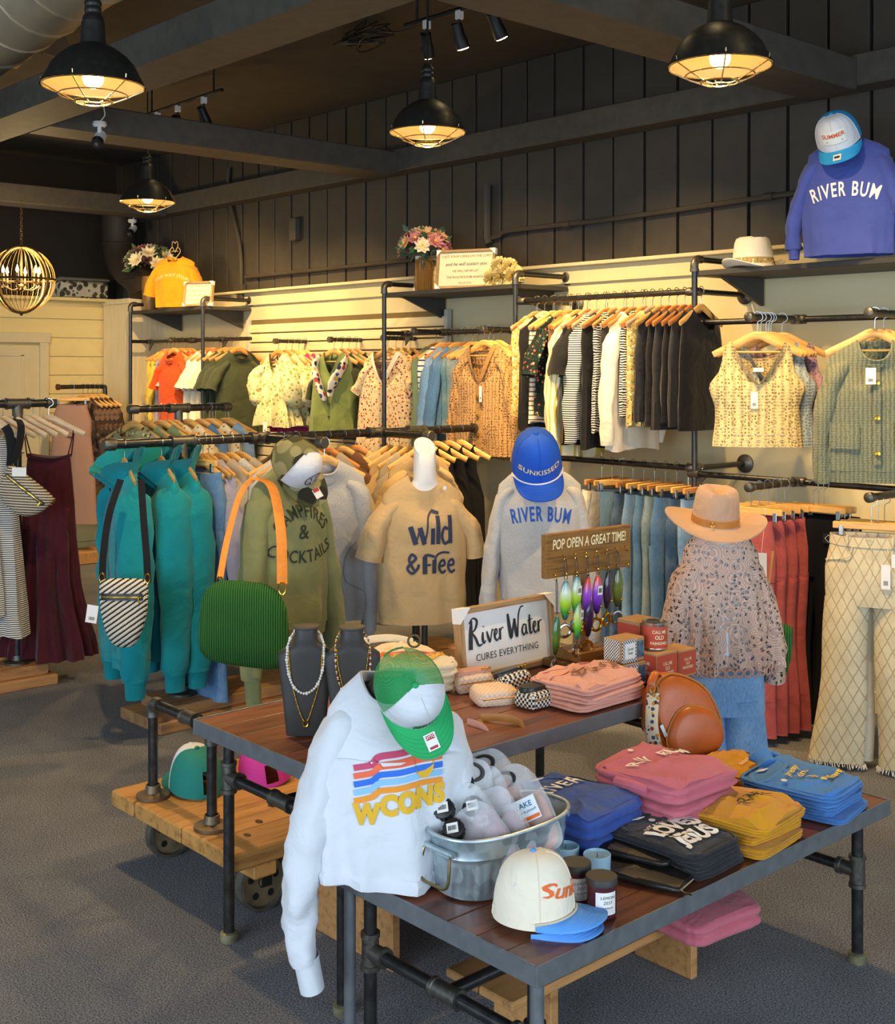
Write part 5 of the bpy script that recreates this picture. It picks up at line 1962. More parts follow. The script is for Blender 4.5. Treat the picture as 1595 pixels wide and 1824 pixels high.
# teal jackets
TL = [('teal fleece jacket at the front of the rack, wearing a woven belt bag', 222, -14), ('second teal fleece jacket with an open stand-up collar', 288, -12), ('third teal fleece jacket nearest the grey tops', 322, -8)]
for i, (lb, px, rz) in enumerate(TL):
    y = ya(px)
    ob, b = hung(teal_f, (XA, y, ZA), R(rz), lb, 'fleece jacket', 'wood', 'hangers holding the teal jackets', 'wooden hanger holding a teal fleece jacket', sleeves='long', L=.93, sh=.22, ch=.23, hem=.24, dep=.085, hd=.085, folds=.02, nf=5, seed=i * 2.2, n=44, lv=20, parts=True, sl=.86, sw=.105, splay=-.01, cuff=.09, hemband=True, slope=.075, nd=.08, neck=.09, dz=-.13)
    funnel(ob, b, teal_f, .15, dip=.08)
    bv = b.bvh()
    for xx in (-.13, .13):
        decal(stroke2([(xx, -.15), (xx * 1.05, -.4), (xx * 1.02, -.9)], .006), 'seam', teal_f, ob, (0, -.3, 0), (1, 0, 0), (0, 0, 1), bv, (0, 1, 0), .003)
    decal(stroke2([(0, -.12), (0, -.5), (0, -.92)], .012), 'zip_placket', fabric('deep_teal', '#0b5f68'), ob, (0, -.3, 0), (1, 0, 0), (0, 0, 1), bv, (0, 1, 0), .004)
    if i == 1: price_tag(ob, (-.12, -.1, -.1), (.04, .05), seed=1)

# jeans dangling low between the jackets
for i, px in ((1, 348),):
    hanger('clip', (XA, ya(px), ZA), R(10), 'wooden clip hanger just behind the third teal jacket', None)
    pants('jeans', denim_f if i else denim_g, (XA + .02, ya(px), ZA - .155), R(10), ('faded jeans whose hem shows under the first teal jacket', 'blue jeans whose hem shows under the third teal jacket')[i], 'jeans', L=1.14 + .06 * i, dep=.05, seed=200 + i, leg=.1, hemr=.12)
# soft tops further along
RA = [(lav_f, 372, 'lavender-grey top beside the third teal jacket', .7), (taupe_f, 392, 'taupe heather top behind the olive sweatshirt', .75), (grey_h, 410, 'grey heather zip hoodie next to the taupe top', .75), (taupe_f, 428, 'second taupe top close behind the olive sweatshirt', .72)]
for i, (mt, px, lb, L) in enumerate(RA):
    hung(mt, (XA, ya(px), ZA), R(8 + 4 * i), lb, 'sweatshirt', 'wood', HAG, HA, sleeves='long', L=L, sh=.215, ch=.23, hem=.23, seed=40 + i, sl=.62, sw=.09, splay=.0, dep=.06, hd=.06)
for px in (350, 362):
    hanger('wood', (XA, ya(px), ZA), R(10), HA, HAG)
# first arm: grey hoodie facing the window
ob, b = hung(grey_h, (-5.2, 3.84, ZA), R(62), 'light grey zip hoodie hanging between the olive and tan mannequins', 'hoodie', 'wood', HAG, HA, sleeves='long', L=.78, sh=.215, ch=.24, hem=.24, dep=.075, hd=.08, folds=.018, seed=50, n=44, lv=18, parts=True, sl=.72, sw=.10, splay=.0, cuff=.07, hemband=True, collar=.05)
bv = b.bvh()
decal(stroke2([(.16, -.42), (.10, -.5), (.1, -.62), (.2, -.68)], .005), 'pocket_seam', fabric('grey_seam', '#8f9299'), ob, (0, -.3, 0), (1, 0, 0), (0, 0, 1), bv, (0, 1, 0), .003)
decal(stroke2([(0, -.1), (0, -.75)], .008), 'zip', fabric('grey_seam', '#8f9299'), ob, (0, -.3, 0), (1, 0, 0), (0, 0, 1), bv, (0, 1, 0), .003)
for k in range(2):
    hung(ash_h, (-5.4 - .08 * k, 3.80, ZA), R(75), ('ash grey hoodie just behind the light grey zip hoodie', 'second ash grey hoodie further behind')[k], 'hoodie', 'wood', HAG, HA, L=.75, sh=.21, ch=.23, hem=.23, seed=52 + k, sl=.66, sw=.09, splay=0)
# rail between the arms and second arm: tan and brown tops
RB = [(tan_f, 3.95), (brown_f, 4.05), (tan_f, 4.16), (taupe_f, 4.27), (brown_f, 4.38), (tan_f, 4.48)]
LBt = ['tan tee on the rail just right of the grey hoodie', 'brown top between two tan tees on the rail', 'second tan tee on the rail behind the white neck form', 'taupe top on the rail left of the white neck form', 'second brown top on the rail', 'third tan tee on the rail by the second arm']
for i, (mt, y) in enumerate(RB):
    hung(mt, (XA, y, ZA), R(12 + 3 * i), LBt[i], 'tee shirt', 'red' if i % 2 else 'wood', HAG, HA, sleeves='short', L=.72, sh=.21, ch=.22, hem=.22, seed=60 + i, sl=.5, sw=.085, splay=.02, dep=.055)
for i, mt in enumerate((tan_f, taupe_f, fabric('sand_jersey', '#b59a70'), tan_f)):
    hung(mt, (-5.36 - .09 * i, 4.64, ZA), R(84), ('sand tee nearest the end of the second arm', 'taupe tee second on the arm', 'darker sand tee third on the arm', 'tan tee at the back of the second arm')[i], 'tee shirt', 'wood', HAG, HA, sleeves='long' if i % 2 else 'short', L=.72, sh=.21, ch=.22, hem=.22, seed=70 + i, sl=.55, sw=.085, splay=.0, dep=.055)
# far end of the rail: dark dungarees on hangers
for i in range(4):
    y = 5.02 + .1 * i
    ob, b = hung(black_j, (XA, y, ZA), R(20), 'black denim dungarees at the far end of the heavy rack, %s of four' % ('first', 'second', 'third', 'fourth', 'fifth', 'sixth')[i], 'dungarees', 'wood', HAG, HA, None, sleeves='none', L=1.0, sh=.12, ch=.17, hem=.19, seed=80 + i, neck=.1, nd=.1, slope=.13, dep=.05, hd=.05)

# --- second pipe rack behind (green and flowered tops)
XB_, ZB_ = -6.74, 1.6
yb = lambda px: at(px, X=XB_).y
floor_rack(XB_, yb(232), yb(408), ZB_, (yb(318),), (), 'second black pipe rack behind the teal jackets, with flowered tops', .022, .0)
HB = 'wooden hanger on the second pipe rack behind the teal jackets'
HBG = 'hangers on the second pipe rack'
RBk = [(flor_olive, 'none', 'olive leaf-print blouse at the left end of the second rack'), (sage_f, 'long', 'sage green shirt on the second rack'), (sage_f, 'long', 'second sage green shirt on the second rack'), (flor_cream, 'short', 'cream blouse with small ochre flowers on the second rack'),
       (flor_cream, 'short', 'another cream flowered blouse further along the second rack'), (denim_f, 'none', 'blue denim top on the second rack'), (flor_cream, 'none', 'last cream flowered blouse on the second rack'), (denim_l, 'none', 'pale blue top at the right end of the second rack')]
for i, (mt, sl, lb) in enumerate(RBk):
    hung(mt, (XB_, lerp(yb(238), yb(402), i / 7), ZB_), R(20 + rg.uniform(-5, 5)), lb, 'blouse', 'wood', HBG, HB, sleeves=sl, L=.78 if i else .95, sh=.21, ch=.23, hem=.25, seed=90 + i, sl=.55, sw=.085, splay=0, folds=.03, dep=.06, hd=.07)
for i in range(5):
    hanger('wood', (XB_, lerp(yb(250), yb(398), i / 4) + .04, ZB_), R(18 + 4 * i), HB, HBG)

# --- dress rack at the left edge
XC, ZC = -7.0, 1.64
pallet((-7.3, 1.7), (-6.83, 3.12), 'timber base of the dress rack at the left edge')
floor_rack(XC, 1.9, 3.17, ZC, (at(31, X=XC).y,), (), 'black pipe rack of long dresses at the left edge', .024, .12)
HC_ = 'pale wooden hanger on the dress rack at the left edge'
HCG = 'pale hangers on the dress rack'
for i in range(5):
    hanger('pale', (XC, 3.1 - .06 * (i + 1), ZC), R(42 - 3 * i), HC_, HCG)
ob, b = hung(maroon_f, (XC + .02, 3.13, ZC), R(46), 'long maroon gauze slip dress at the front of the dress rack', 'dress', 'pale', HCG, HC_, sleeves='none', L=1.2, sh=.13, ch=.15, hem=.27, waist=.17, dep=.07, hd=.14, folds=.05, nf=9, seed=2, n=72, lv=24, parts=True, neck=.125, nd=.02, slope=.02, dz=-.30, bnd=.02)
for s in (-1, 1):
    MB().tube(crom([(s * .12, -.03, -.02), (s * .14, -.01, .08), (s * .15, 0, .155), (s * .14, .02, .08), (s * .12, .04, -.02)], 4), .004, 5).build('strap', maroon_f, ob)
ob2, b2 = hung(stripe_maxi, (XC - .02, 2.76, ZC), R(40), 'long black and white striped dress left of the maroon one', 'dress', 'pale', HCG, HC_, sleeves='none', L=1.16, sh=.17, ch=.19, hem=.25, dep=.06, hd=.1, folds=.03, seed=5, n=40, lv=18, neck=.11, nd=.1, dz=-.17)
hung(stripe_maxi, (XC - .02, 2.62, ZC), R(36), 'another striped dress further left on the dress rack', 'dress', 'pale', HCG, HC_, sleeves='none', L=1.1, sh=.17, ch=.19, hem=.25, dep=.06, hd=.1, folds=.03, seed=6, neck=.11, nd=.1)

# --- small rack by the far wall
XD_, ZD_ = -10.85, 1.67
yd = lambda px: at(px, X=XD_).y
r = empty('garment_rack', (XD_, yd(187), 0), 0, 'small black pipe rack against the pale left wall by the door', 'clothes rack')
o = r.location
MB().tube(crom([Vector((XD_, yd(101), ZD_)) - o, Vector((XD_, yd(180), ZD_)) - o, Vector((XD_, yd(187), ZD_ - .02)) - o, Vector((XD_, yd(187), ZD_ - .1)) - o], 3), .02, 12).build('rail', pipe_m, r)
MB().tube([Vector((XD_, yd(187), ZD_ - .1)) - o, Vector((XD_, yd(187), 0)) - o], .02, 12).build('post', pipe_m, r)
MB().tube([Vector((XD_, yd(101), ZD_)) - o, Vector((XD_, yd(106), ZD_)) - o], .028, 12).build('end_cap', metal('red_cap', '#5a3026', .5, .4), r)
pants('skirt_trousers', stripes('pin_mauve', '#a98a7c', '#8f6f64', 60, 'X', .5), (XD_, yd(128), ZD_ - .16), R(45), 'dusty mauve wide trousers on the small rack by the door', 'trousers', L=1.12, dep=.05, leg=.12, hemr=.15, wa=.15, hip=.19)
hanger('clip', (XD_, yd(128), ZD_), R(45), 'wooden clip hanger holding the mauve trousers', None)
for i in range(5):
    hung(camo_dark, (XD_, lerp(yd(148), yd(182), i / 4), ZD_), R(30), 'dark brown camouflage jacket on the small rack by the pier', 'jacket', 'wood', 'hangers holding camouflage jackets', 'wooden hanger holding a dark camouflage jacket', 'dark camouflage jackets', L=.8, sh=.2, ch=.21, hem=.22, seed=100 + i, sl=.6, sw=.08, splay=0)
MB().box((0, 0, .06), (.3, .5, .12), ch=.01).build('wooden_plinth', pallet_m, None, False, at(165, 1000, Z=0.0), label='small timber block on the floor under the far rack', cat='rack base')

# ================================================================== mannequins
def form(px, D, rz, zsh, mt, label, neck=.13, hips=True, low=None, pole=True, skew=0.0, rneck=.055):
    p = at(px, D=D)
    r = empty('mannequin', (p.x, p.y, 0), rz, label, 'mannequin')
    tab = [(zsh + neck, rneck * .92, rneck * .92), (zsh + .03, rneck, rneck), (zsh, .085, .05), (zsh - .05, .14, .055), (zsh - .12, .16, .07), (zsh - .22, .155, .085), (zsh - .40, .125, .08), (zsh - .55, .15, .085), (zsh - .68, .14, .08)]
    rings = []
    for z in [zsh + neck, zsh + neck * .6, zsh + .03, zsh + .01, zsh, zsh - .03, zsh - .07, zsh - .12, zsh - .17, zsh - .22, zsh - .3, zsh - .4, zsh - .48, zsh - .55, zsh - .68]:
        a, b = interp(tab, z)
        rings.append([Vector((a * cos(2 * pi * i / 28), b * sin(2 * pi * i / 28), z + (skew * sin(2 * pi * i / 28) * .05 if z > zsh + .1 else 0))) for i in range(28)])
    MB().loft(rings[::-1]).build('torso', mt, r, True, ang=60)
    if pole:
        MB().tube([(0, 0, .02), (0, 0, zsh - .6)], .016, 12).build('pole', pipe_m, r)
        MB().lathe([(0, 0), (.15, 0), (.15, .008), (.13, .014), (.02, .02), (.018, .05)], 28, cap=False).build('base', pipe_m, r)
    return r


def worn(mt, px, D, zsh, rz, name, label, cat, **kw):
    p = at(px, D=D)
    p.z = zsh + .045
    kw.setdefault('n', 52)
    kw.setdefault('lv', 22)
    return top(name, mt, p, rz, label, cat, None, **kw)


# olive CAMPFIRES sweatshirt
OLZ = 1.31
form(512, 6.0, R(92), OLZ, form_k, 'black torso form wearing the olive sweatshirt', neck=.07)
ob, b = worn(olive_f, 512, 6.0, OLZ, R(92), 'sweatshirt', 'olive green CAMPFIRES and COCKTAILS sweatshirt on a form', 'sweatshirt', sleeves='long', L=.76, sh=.2, ch=.235, hem=.215, dep=.13, hd=.13, folds=.015, nf=4, seed=1.3, nd=.09, slope=.085, sl=.80, sw=.10, splay=.03, cuff=.13, collar=.025, hemband=True, sfwd=-.06)
bv = b.bvh()
for VF, zz in ((arc2(text_mesh('CAMPFIRES', .085, 0, .01, .82, 1.05, .02), .17), -.20), (text_mesh('&', .10, 0, .01, .9, 1, .02), -.30), (arc2(text_mesh('COCKTAILS', .085, 0, .01, .82, 1.05, .02), -.35), -.42)):
    decal(VF, 'print', olive_ink, ob, (.0, -.3, zz), (1, 0, 0), (0, 0, 1), bv, (0, 1, 0), .004)
p = at(525, D=5.92)
capr, fm, bmm = cap((p.x, p.y, OLZ + .075), (R(60), R(-22), R(84)), 'camouflage trucker cap with white front hung on the olive sweatshirt', white_f, camo_f, camo_f, scl=1.35, button=camo_f)
bv = fm.bvh()
decal(ring2(.034, .003, 30), 'emblem', ink, capr, (0, -.2, .06), (1, 0, 0), (0, 0, 1), bv, (0, 1, 0), .003)
decal(join2(rect2(.066, .002, 8, 1), rect2(.002, .066, 1, 8)), 'emblem', ink, capr, (0, -.2, .06), (1, 0, 0), (0, 0, 1), bv, (0, 1, 0), .003)
for t_, dx, dz in (('Y', -.014, .014), ('O', .014, .014), ('A', -.014, -.016), ('A', .014, -.016)):
    decal(off2(text_mesh(t_, .022, 0, .03), dx, dz), 'emblem', ink, capr, (0, -.2, .06), (1, 0, 0), (0, 0, 1), bv, (0, 1, 0), .003)
bb = bmm.bvh()
decal(rect2(.03, .036, 3, 3), 'sticker', label_m, capr, (.012, -.135, .2), (1, 0, 0), (0, 1, 0), bb, (0, 0, -1), .003)
decal(off2(rect2(.024, .013), 0, .012), 'sticker_print', red_ink, capr, (.012, -.135, .2), (1, 0, 0), (0, 1, 0), bb, (0, 0, -1), .0045)

# tan Wild & Free tee
WZ = 1.245
form(757, 6.3, R(64), WZ, skin_w, 'white torso form with slanted neck wearing the tan tee', neck=.2, skew=.9, rneck=.06)
ob, b = worn(tan_f, 752, 6.3, WZ, R(64), 'tee_shirt', 'tan Wild and Free tee shirt on the white form', 'tee shirt', sleeves='short', L=.74, sh=.205, ch=.225, hem=.225, dep=.13, hd=.12, folds=.014, nf=4, seed=2.1, nd=.075, slope=.085, sl=.68, sw=.095, splay=.02, collar=.02)
bv = b.bvh()


def sw2(x, y, L): return off2(join2(*[stroke2(s, w * (1.35 if w < .012 else 1.2)) for s, w in L]), x, y)


fat = lambda *p: (list(p), .02)
thin = lambda *p: (list(p), .007)
wild = [
    ([(-.135, .05), (-.105, -.04)], .022), ([(-.105, -.04), (-.085, .04)], .006), ([(-.085, .045), (-.058, -.04)], .022), ([(-.058, -.04), (-.045, .02), (-.035, .09), (-.005, .125), (.03, .11)], .007), ([(-.01, .125), (.03, .112)], .014),
    ([(-.01, .04), (-.01, -.042)], .02), ([(.022, .1), (.022, -.042)], .02),
    ([(.08, .03), (.06, .04), (.045, .0), (.06, -.04), (.085, -.03)], .013), ([(.095, .1), (.095, -.042)], .02)]
free = [
    ([(-.115, -.17), (-.14, -.12), (-.125, -.09), (-.105, -.11), (-.125, -.13), (-.15, -.16), (-.125, -.185), (-.095, -.16), (-.09, -.14)], .012),
    ([(-.055, -.10), (-.055, -.19)], .022), ([(-.06, -.1), (-.035, -.095), (.0, -.105)], .01), ([(-.05, -.145), (-.02, -.145)], .008),
    ([(.0, -.12), (.0, -.19)], .02), ([(.0, -.135), (.012, -.1), (.045, -.085), (.09, -.09)], .008),
    ([(.03, -.155), (.062, -.15), (.055, -.125), (.035, -.135), (.03, -.165), (.05, -.19), (.07, -.178)], .01),
    ([(.085, -.155), (.117, -.15), (.11, -.125), (.09, -.135), (.085, -.165), (.105, -.19), (.125, -.178)], .01)]
for g in (wild, free):
    decal(([(x * .92, y) for x, y in sw2(0, 0, g)[0]], sw2(0, 0, g)[1]), 'print', navy_ink, ob, (.03, -.3, -.29), (1, 0, 0), (0, 0, 1), bv, (0, 1, 0), .004)
MB().lathe([(0, -.002), (.011, -.001), (.011, 0)], 14, (.1, -.075, -.055), 'Y').build('size_sticker', label_m, ob)

# grey RIVER BUM sweatshirt
RZ = 1.3
form(962, 6.2, R(46), RZ, form_k, 'black torso form wearing the grey RIVER BUM sweatshirt', neck=.06)
ob, b = worn(ash_h, 962, 6.2, RZ, R(46), 'sweatshirt', 'pale grey RIVER BUM sweatshirt on a black form', 'sweatshirt', sleeves='long', L=.66, sh=.21, ch=.225, hem=.195, dep=.125, hd=.115, folds=.012, nf=4, seed=3.3, nd=.07, slope=.085, sl=.72, sw=.085, splay=.035, cuff=.07, collar=.02, hemband=True)
wall_print(ob, b, arc2(text_mesh('RIVER BUM', .1, 0, .02, .53, 1.2, .012), .7), blue_ink, -.225)
MB().lathe([(0, -.002), (.013, -.001), (.013, 0)], 14, (.09, -.1, -.1), 'Y').build('size_sticker', label_m, ob)
p = at(956, D=6.1)
capr, fm, bmm = cap((p.x, p.y, RZ + .06), (R(34), R(-6), R(50)), 'royal blue SUNKISSED rope trucker cap on the grey sweatshirt', plain('royal_cap', '#1a5bd0', .8), plain('royal_mesh', '#1b51b8', .85, bump=.7, bscale=130), plain('royal_brim', '#1858cc', .8), rope=white_pl, scl=1.5, h=.145)
decal_cap(capr, fm, arc2(text_mesh('SUNKISSED', .026, 0, .02, 1, 1.05, .008), -.3), sand_ink, .05)

# lace top, hat and jeans
LZ, LD = 1.12, 5.15
form(1284, LD, R(50), LZ, skin_w, 'white torso form under the lace top and camel hat', neck=.06)
ob, b = worn(lace_m, 1284, LD, LZ, R(50), 'lace_top', 'dusty rose crochet lace top with wide sleeves under the camel hat', 'lace blouse', sleeves='long', L=.56, sh=.16, ch=.20, hem=.235, dep=.13, hd=.15, folds=.05, nf=8, seed=4.1, nd=.05, slope=.085, sl=.46, sw=.10, splay=.045)
worn(white_f, 1284, LD, LZ, R(50), 'tank_shirt', 'white undershirt showing through the holes of the lace top', 'undershirt', sleeves='none', L=.5, sh=.14, ch=.175, hem=.195, dep=.105, hd=.12, folds=.012, seed=9, n=32, lv=12, nd=.05, slope=.08)
rim = MB()
for k in range(40):
    a = 2 * pi * k / 40
    q = Vector((.24 * cos(a), .155 * sin(a), -.565))
    rim.torus(q, .016, .005, 10, 4, Matrix.Rotation(a + pi / 2, 3, 'Z') @ Matrix.Rotation(R(90), 3, 'X'))
rim.build('scalloped_edge', fabric('lace_yarn', '#c49c8a'), ob)
p = at(1274, D=LD - .04)
brim_hat((p.x, p.y, LZ + .075), (R(8), R(4), R(42)), 'camel felt wide-brim hat with a leather band on the lace mannequin', felt_t, leather_t, 1.2, .11, .125)
p = at(1288, D=LD)
pants('jeans', denim_l, (p.x, p.y, .66), R(50), 'pale washed blue jeans on the lace mannequin', 'jeans', L=.64, dep=.115, leg=.1, hemr=.115, hip=.175, wa=.165, n=28, split=.22)

# ================================================================== bags
def flat_bag(loc, rot, label, mt, w, h, d, name, shape='half', zipm=leather_b, hw=gold_m, zip_y=.25, cat='bag', trim=None):
    """soft bag; x width, z height (hangs below origin), front -y"""
    r = empty(name, loc, 0, label, cat, rot=rot)
    N = 40
    out = []
    for i in range(N):
        t = 2 * pi * i / N
        c, s = cos(t), sin(t)
        if shape == 'half':
            x = w / 2 * (abs(c) ** .55) * (1 if c > 0 else -1)
            z = (h * .12 * (abs(s) ** .5) if s > 0 else -h * .88 * (abs(s) ** .8)) - h * .12
            if s < 0: x *= 1 - .25 * abs(s) ** 2
        elif shape == 'slouch':
            x = w / 2 * (abs(c) ** .5) * (1 if c > 0 else -1) * (1.0 - .16 * s)
            z = h / 2 * (abs(s) ** .55) * (1 if s > 0 else -1) - h / 2
            z -= .1 * x if s > 0 else .14 * x
        else:
            x = w / 2 * (abs(c) ** .38) * (1 if c > 0 else -1) * (1.0 - .08 * s)
            z = h / 2 * (abs(s) ** .45) * (1 if s > 0 else -1) - h / 2
        out.append((x, z))
    cx, cz = 0, -h * .45
    rings = []
    for k, dy in ((.06, -.5), (.5, -.49), (.82, -.42), (.96, -.25), (1, 0), (.96, .25), (.82, .42), (.5, .49), (.06, .5)):
        rings.append([Vector(((x - cx) * k + cx, dy * d + .004 * nz(x * 8, z * 8, dy), (z - cz) * k + cz)) for x, z in out])
    b = MB().loft(rings)
    body = b.build('body', mt, r, True, ang=60)
    bv = b.bvh()
    if zipm:
        zz = -h * zip_y
        decal(rect2(w * .86, h * .1, 14, 1), 'zip_tape', zipm, r, (0, -.3, zz), (1, 0, 0), (0, 0, 1), bv, (0, 1, 0), .003)
        decal(rect2(w * .8, .006, 14, 1), 'zip', hw, r, (0, -.3, zz), (1, 0, 0), (0, 0, 1), bv, (0, 1, 0), .006)
        MB().box((w * .36, -d * .5 - .006, zz - .012), (.008, .004, .03), ch=.001).build('zip_pull', hw, r, False)
    if trim:
        MB().tube([Vector((x * 1.0, 0, z)) for x, z in out] + [Vector((out[0][0], 0, out[0][1]))], .004, 6).build('piping', trim, r)
    return r, b


def ring_hook(root, c, r_=.016, mt=gold_m):
    MB().torus(c, r_, .003, 16, 5, Matrix.Rotation(R(90), 3, 'X'), .8, 1.4).build('ring', mt, root)


def ribbon(pts, w, up, name, mt, parent, th=.0025, k=5):
    P = crom(pts, k)
    return MB().tube(P, w / 2, 8, True, (1.0, th / (w / 2)), up=up).build(name, mt, parent, True, ang=60)


# woven belt bag on the teal jacket
p = at(221, 1030, D=5.82)
bg_, b = flat_bag(p, (0, 0, R(44)), 'black and white woven belt bag hanging on the teal jackets', weave_bw, .235, .33, .075, 'belt_bag')
p0 = Vector((-.105, 0, -.02)); p1 = Vector((.115, 0, -.02))
ribbon([p0, (-.10, .0, .12), (-.085, .04, .3), (-.05, .1, .46)], .035, (1, 0, 0), 'strap', black_f, bg_)
ribbon([p1, (.11, .0, .1), (.085, .04, .24), (.05, .1, .46)], .035, (1, 0, 0), 'strap', black_f, bg_)
for q in (p0, p1):
    ring_hook(bg_, q + Vector((0, -.005, .02)))
price_tag(bg_, (-.15, 0, -.13), (.055, .085), (0, R(8), 0), seed=2)
# woven belt bag on the maroon dress
p = at(60, 855, D=6.85)
bg_, b = flat_bag(p, (0, R(38), R(46)), 'pale woven crescent bag with black strap on the maroon dress', weave_pale, .32, .21, .07, 'crescent_bag', zip_y=.3)
p0 = Vector((-.15, 0, -.02)); p1 = Vector((.155, 0, -.03))
ribbon([p0, (-.2, 0, .05), (-.27, .02, .11), (-.33, .06, .12)], .05, (0, 0, 1), 'strap', black_f, bg_)
ribbon([p0, (-.17, -.01, .08), (-.24, .02, .18), (-.29, .05, .2)], .045, (0, 0, 1), 'strap', black_f, bg_)
for q in (p0, p1): ring_hook(bg_, q)
MB().box((-.08, -.05, .0), (.08, .002, .05), rot=Matrix.Rotation(R(-38), 3, 'Y')).build('paper_tag', label_m, bg_, False)
# green corduroy bag with orange strap on the olive sweatshirt
p = at(435, 1035, D=5.5)
bg_, b = flat_bag(p, (0, 0, R(50)), 'large green corduroy bag with an orange strap on the olive sweatshirt', cord_g, .40, .385, .12, 'corduroy_bag', shape='slouch', zipm=None)
p0 = Vector((-.10, 0, -.01)); p1 = Vector((.165, -.01, -.015))
S0 = at(392, 1030, D=5.52); S1 = at(405, 960, D=5.7); S2 = at(428, 880, D=5.85); S3 = at(452, 852, D=5.88); S4 = at(484, 866, D=5.78); S5 = at(500, 940, D=5.62); S6 = at(503, 1040, D=5.5)
inv = (Matrix.Translation(p) @ Matrix.Rotation(R(50), 4, 'Z')).inverted()
ribbon([inv @ q for q in (S0, S1, S2, S3)], .03, (1, 0, 0), 'strap', strap_o, bg_)
ribbon([inv @ q for q in (S3, S4, S5, S6)], .05, (1, 0, 0), 'strap', strap_o, bg_)
for q in (S0, S6):
    ring_hook(bg_, inv @ q + Vector((0, -.005, -.02)), .02)
# small green corduroy pouch behind the lace top
p = at(1376, 1110, D=5.2)
bg_, b = flat_bag(p, (0, 0, R(30)), 'small green corduroy bag hanging behind the lace top', cord_g, .17, .26, .08, 'corduroy_bag', shape='half', zipm=None)
ribbon([(-.03, 0, -.02), (-.02, .02, .12), (.0, .05, .3)], .012, (1, 0, 0), 'strap', leather_t, bg_)
ring_hook(bg_, Vector((-.03, 0, .0)), .014)
# cream hang tag by the rust trousers
tg = price_tag(None, at(1357, 985, D=5.35), (.045, .12), (0, 0, R(40)), seed=9, name='swing_tag')
tag(tg, 'cream swing tag hanging on a string in front of the rust trousers', 'tag')
MB().tube([(0, 0, 0), (.01, .0, .1), (.02, .02, .2)], .001, 4).build('string', white_pl, tg)
# ================================================================== display tables
def pipe_leg(root, x, y, h, zc, cross=None):
    m = MB().tube([(x, y, .03), (x, y, h)], .018, 14).build('leg', pipe_m, root)
    MB().tube([(x, y, 0), (x, y, .01), (x, y, .028), (x, y, .032)], [.026, .029, .029, .022], 14).build('foot_cap', metal('worn_cap', '#8d8768', .6, .6, .3), m)
    f = MB()
    fitting(f, (x, y, zc), (0, 0, 1), .024, .10)
    if cross: f.tube([(x, y, zc), Vector((x, y, zc)) + Vector(cross) * .05, Vector((x, y, zc)) + Vector(cross) * .052, Vector((x, y, zc)) + Vector(cross) * .066], [.023, .023, .027, .027], 14)
    f.build('tee', fit_m, m)


def table(x0, x1, y0, y1, h, label, zc, plain_legs, inset=.03, skirt=.05, name='display_table'):
    cx_, cy_ = (x0 + x1) / 2, (y0 + y1) / 2
    r = empty(name, (cx_, cy_, 0), 0, label, 'table')
    X0, X1, Y0, Y1 = x0 - cx_, x1 - cx_, y0 - cy_, y1 - cy_
    t = .006
    for (c, d) in (((X1 - t / 2, 0, h - skirt / 2), (t, Y1 - Y0, skirt)), ((X0 + t / 2, 0, h - skirt / 2), (t, Y1 - Y0, skirt)), ((0, Y0 + t / 2, h - skirt / 2), (X1 - X0 - 2 * t, t, skirt)), ((0, Y1 - t / 2, h - skirt / 2), (X1 - X0 - 2 * t, t, skirt))):
        MB().box(c, d, ch=.0015).build('apron', steel_m, r, False)
    n = 7
    w = (X1 - X0 - 2 * t) / n
    for j in range(n):
        MB().box((X0 + t + w * (j + .5), 0, h - .014 - .0008 * (j % 3)), (w - .0025, Y1 - Y0 - 2 * t, .022), ch=.0015).build('plank', top_m, r, False)
    ix = X0 + inset + .03, X1 - inset - .03
    for y in (Y0 + .055, Y1 - .095):
        for x, s in ((ix[0], 1), (ix[1], -1)):
            pipe_leg(r, x, y, h - skirt + .02, zc, (s, 0, 0))
        MB().tube([(ix[0], y, zc), (ix[1], y, zc)], .017, 14).build('cross_pipe', pipe_m, r)
        f = MB()
        fitting(f, ((ix[0] + ix[1]) / 2, y, zc), (1, 0, 0), .023, .1)
        f.build('tee', fit_m, r)
    MB().tube([((ix[0] + ix[1]) / 2, Y0 + .055, zc), ((ix[0] + ix[1]) / 2, Y1 - .095, zc)], .017, 14).build('stretcher', pipe_m, r)
    if plain_legs:
        for x in (X0 + .018, X1 - .018):
            MB().tube([(x, Y0 + .018, 0), (x, Y0 + .018, h - .02)], .0165, 14).build('corner_leg', steel_m, r)
    return r


T1 = (-2.635, -1.905, 2.0, 3.6, .5)
T2 = (-3.53, -2.665, 2.075, 3.68, .7)
table(*T1, 'low dark wood display table with a grey steel frame in the foreground', .285, True)
table(*T2, 'taller dark wood display table behind, holding the River Water sign', .53, False, inset=.1)
Z1, Z2 = .5015, .7015

# bench under the low table
r = empty('wooden_bench', (-2.3, 2.72, 0), 0, 'low oak bench tucked beneath the foreground table', 'bench')
for i in range(2):
    MB().box((-.075 + .13 * i - .04, 0, .2), (.125, .96, .025), ch=.004).build('plank', oak_m, r, False)
for y in (-.3, .32):
    MB().box((-.05, y, .094), (.22, .03, .187), ch=.004).build('end_board', oak_m, r, False)
ob, b = folded('sweatshirt', rose_f, (-2.2, 2.98, .214), R(84), 'pink sweatshirt folded on the bench beneath the foreground table', 'sweatshirt', w=.3, d=.3, t=.07, seed=3)
r = empty('wooden_bench', (-3.2, 2.75, 0), 0, 'small timber shelf beneath the taller table, holding an ochre garment', 'bench')
MB().box((.1, -.1, .33), (.5, .55, .03), ch=.004).build('plank', oak_m, r, False)
for y in (-.35, .15):
    MB().box((.1, y, .157), (.44, .03, .314), ch=.004).build('end_board', oak_m, r, False)
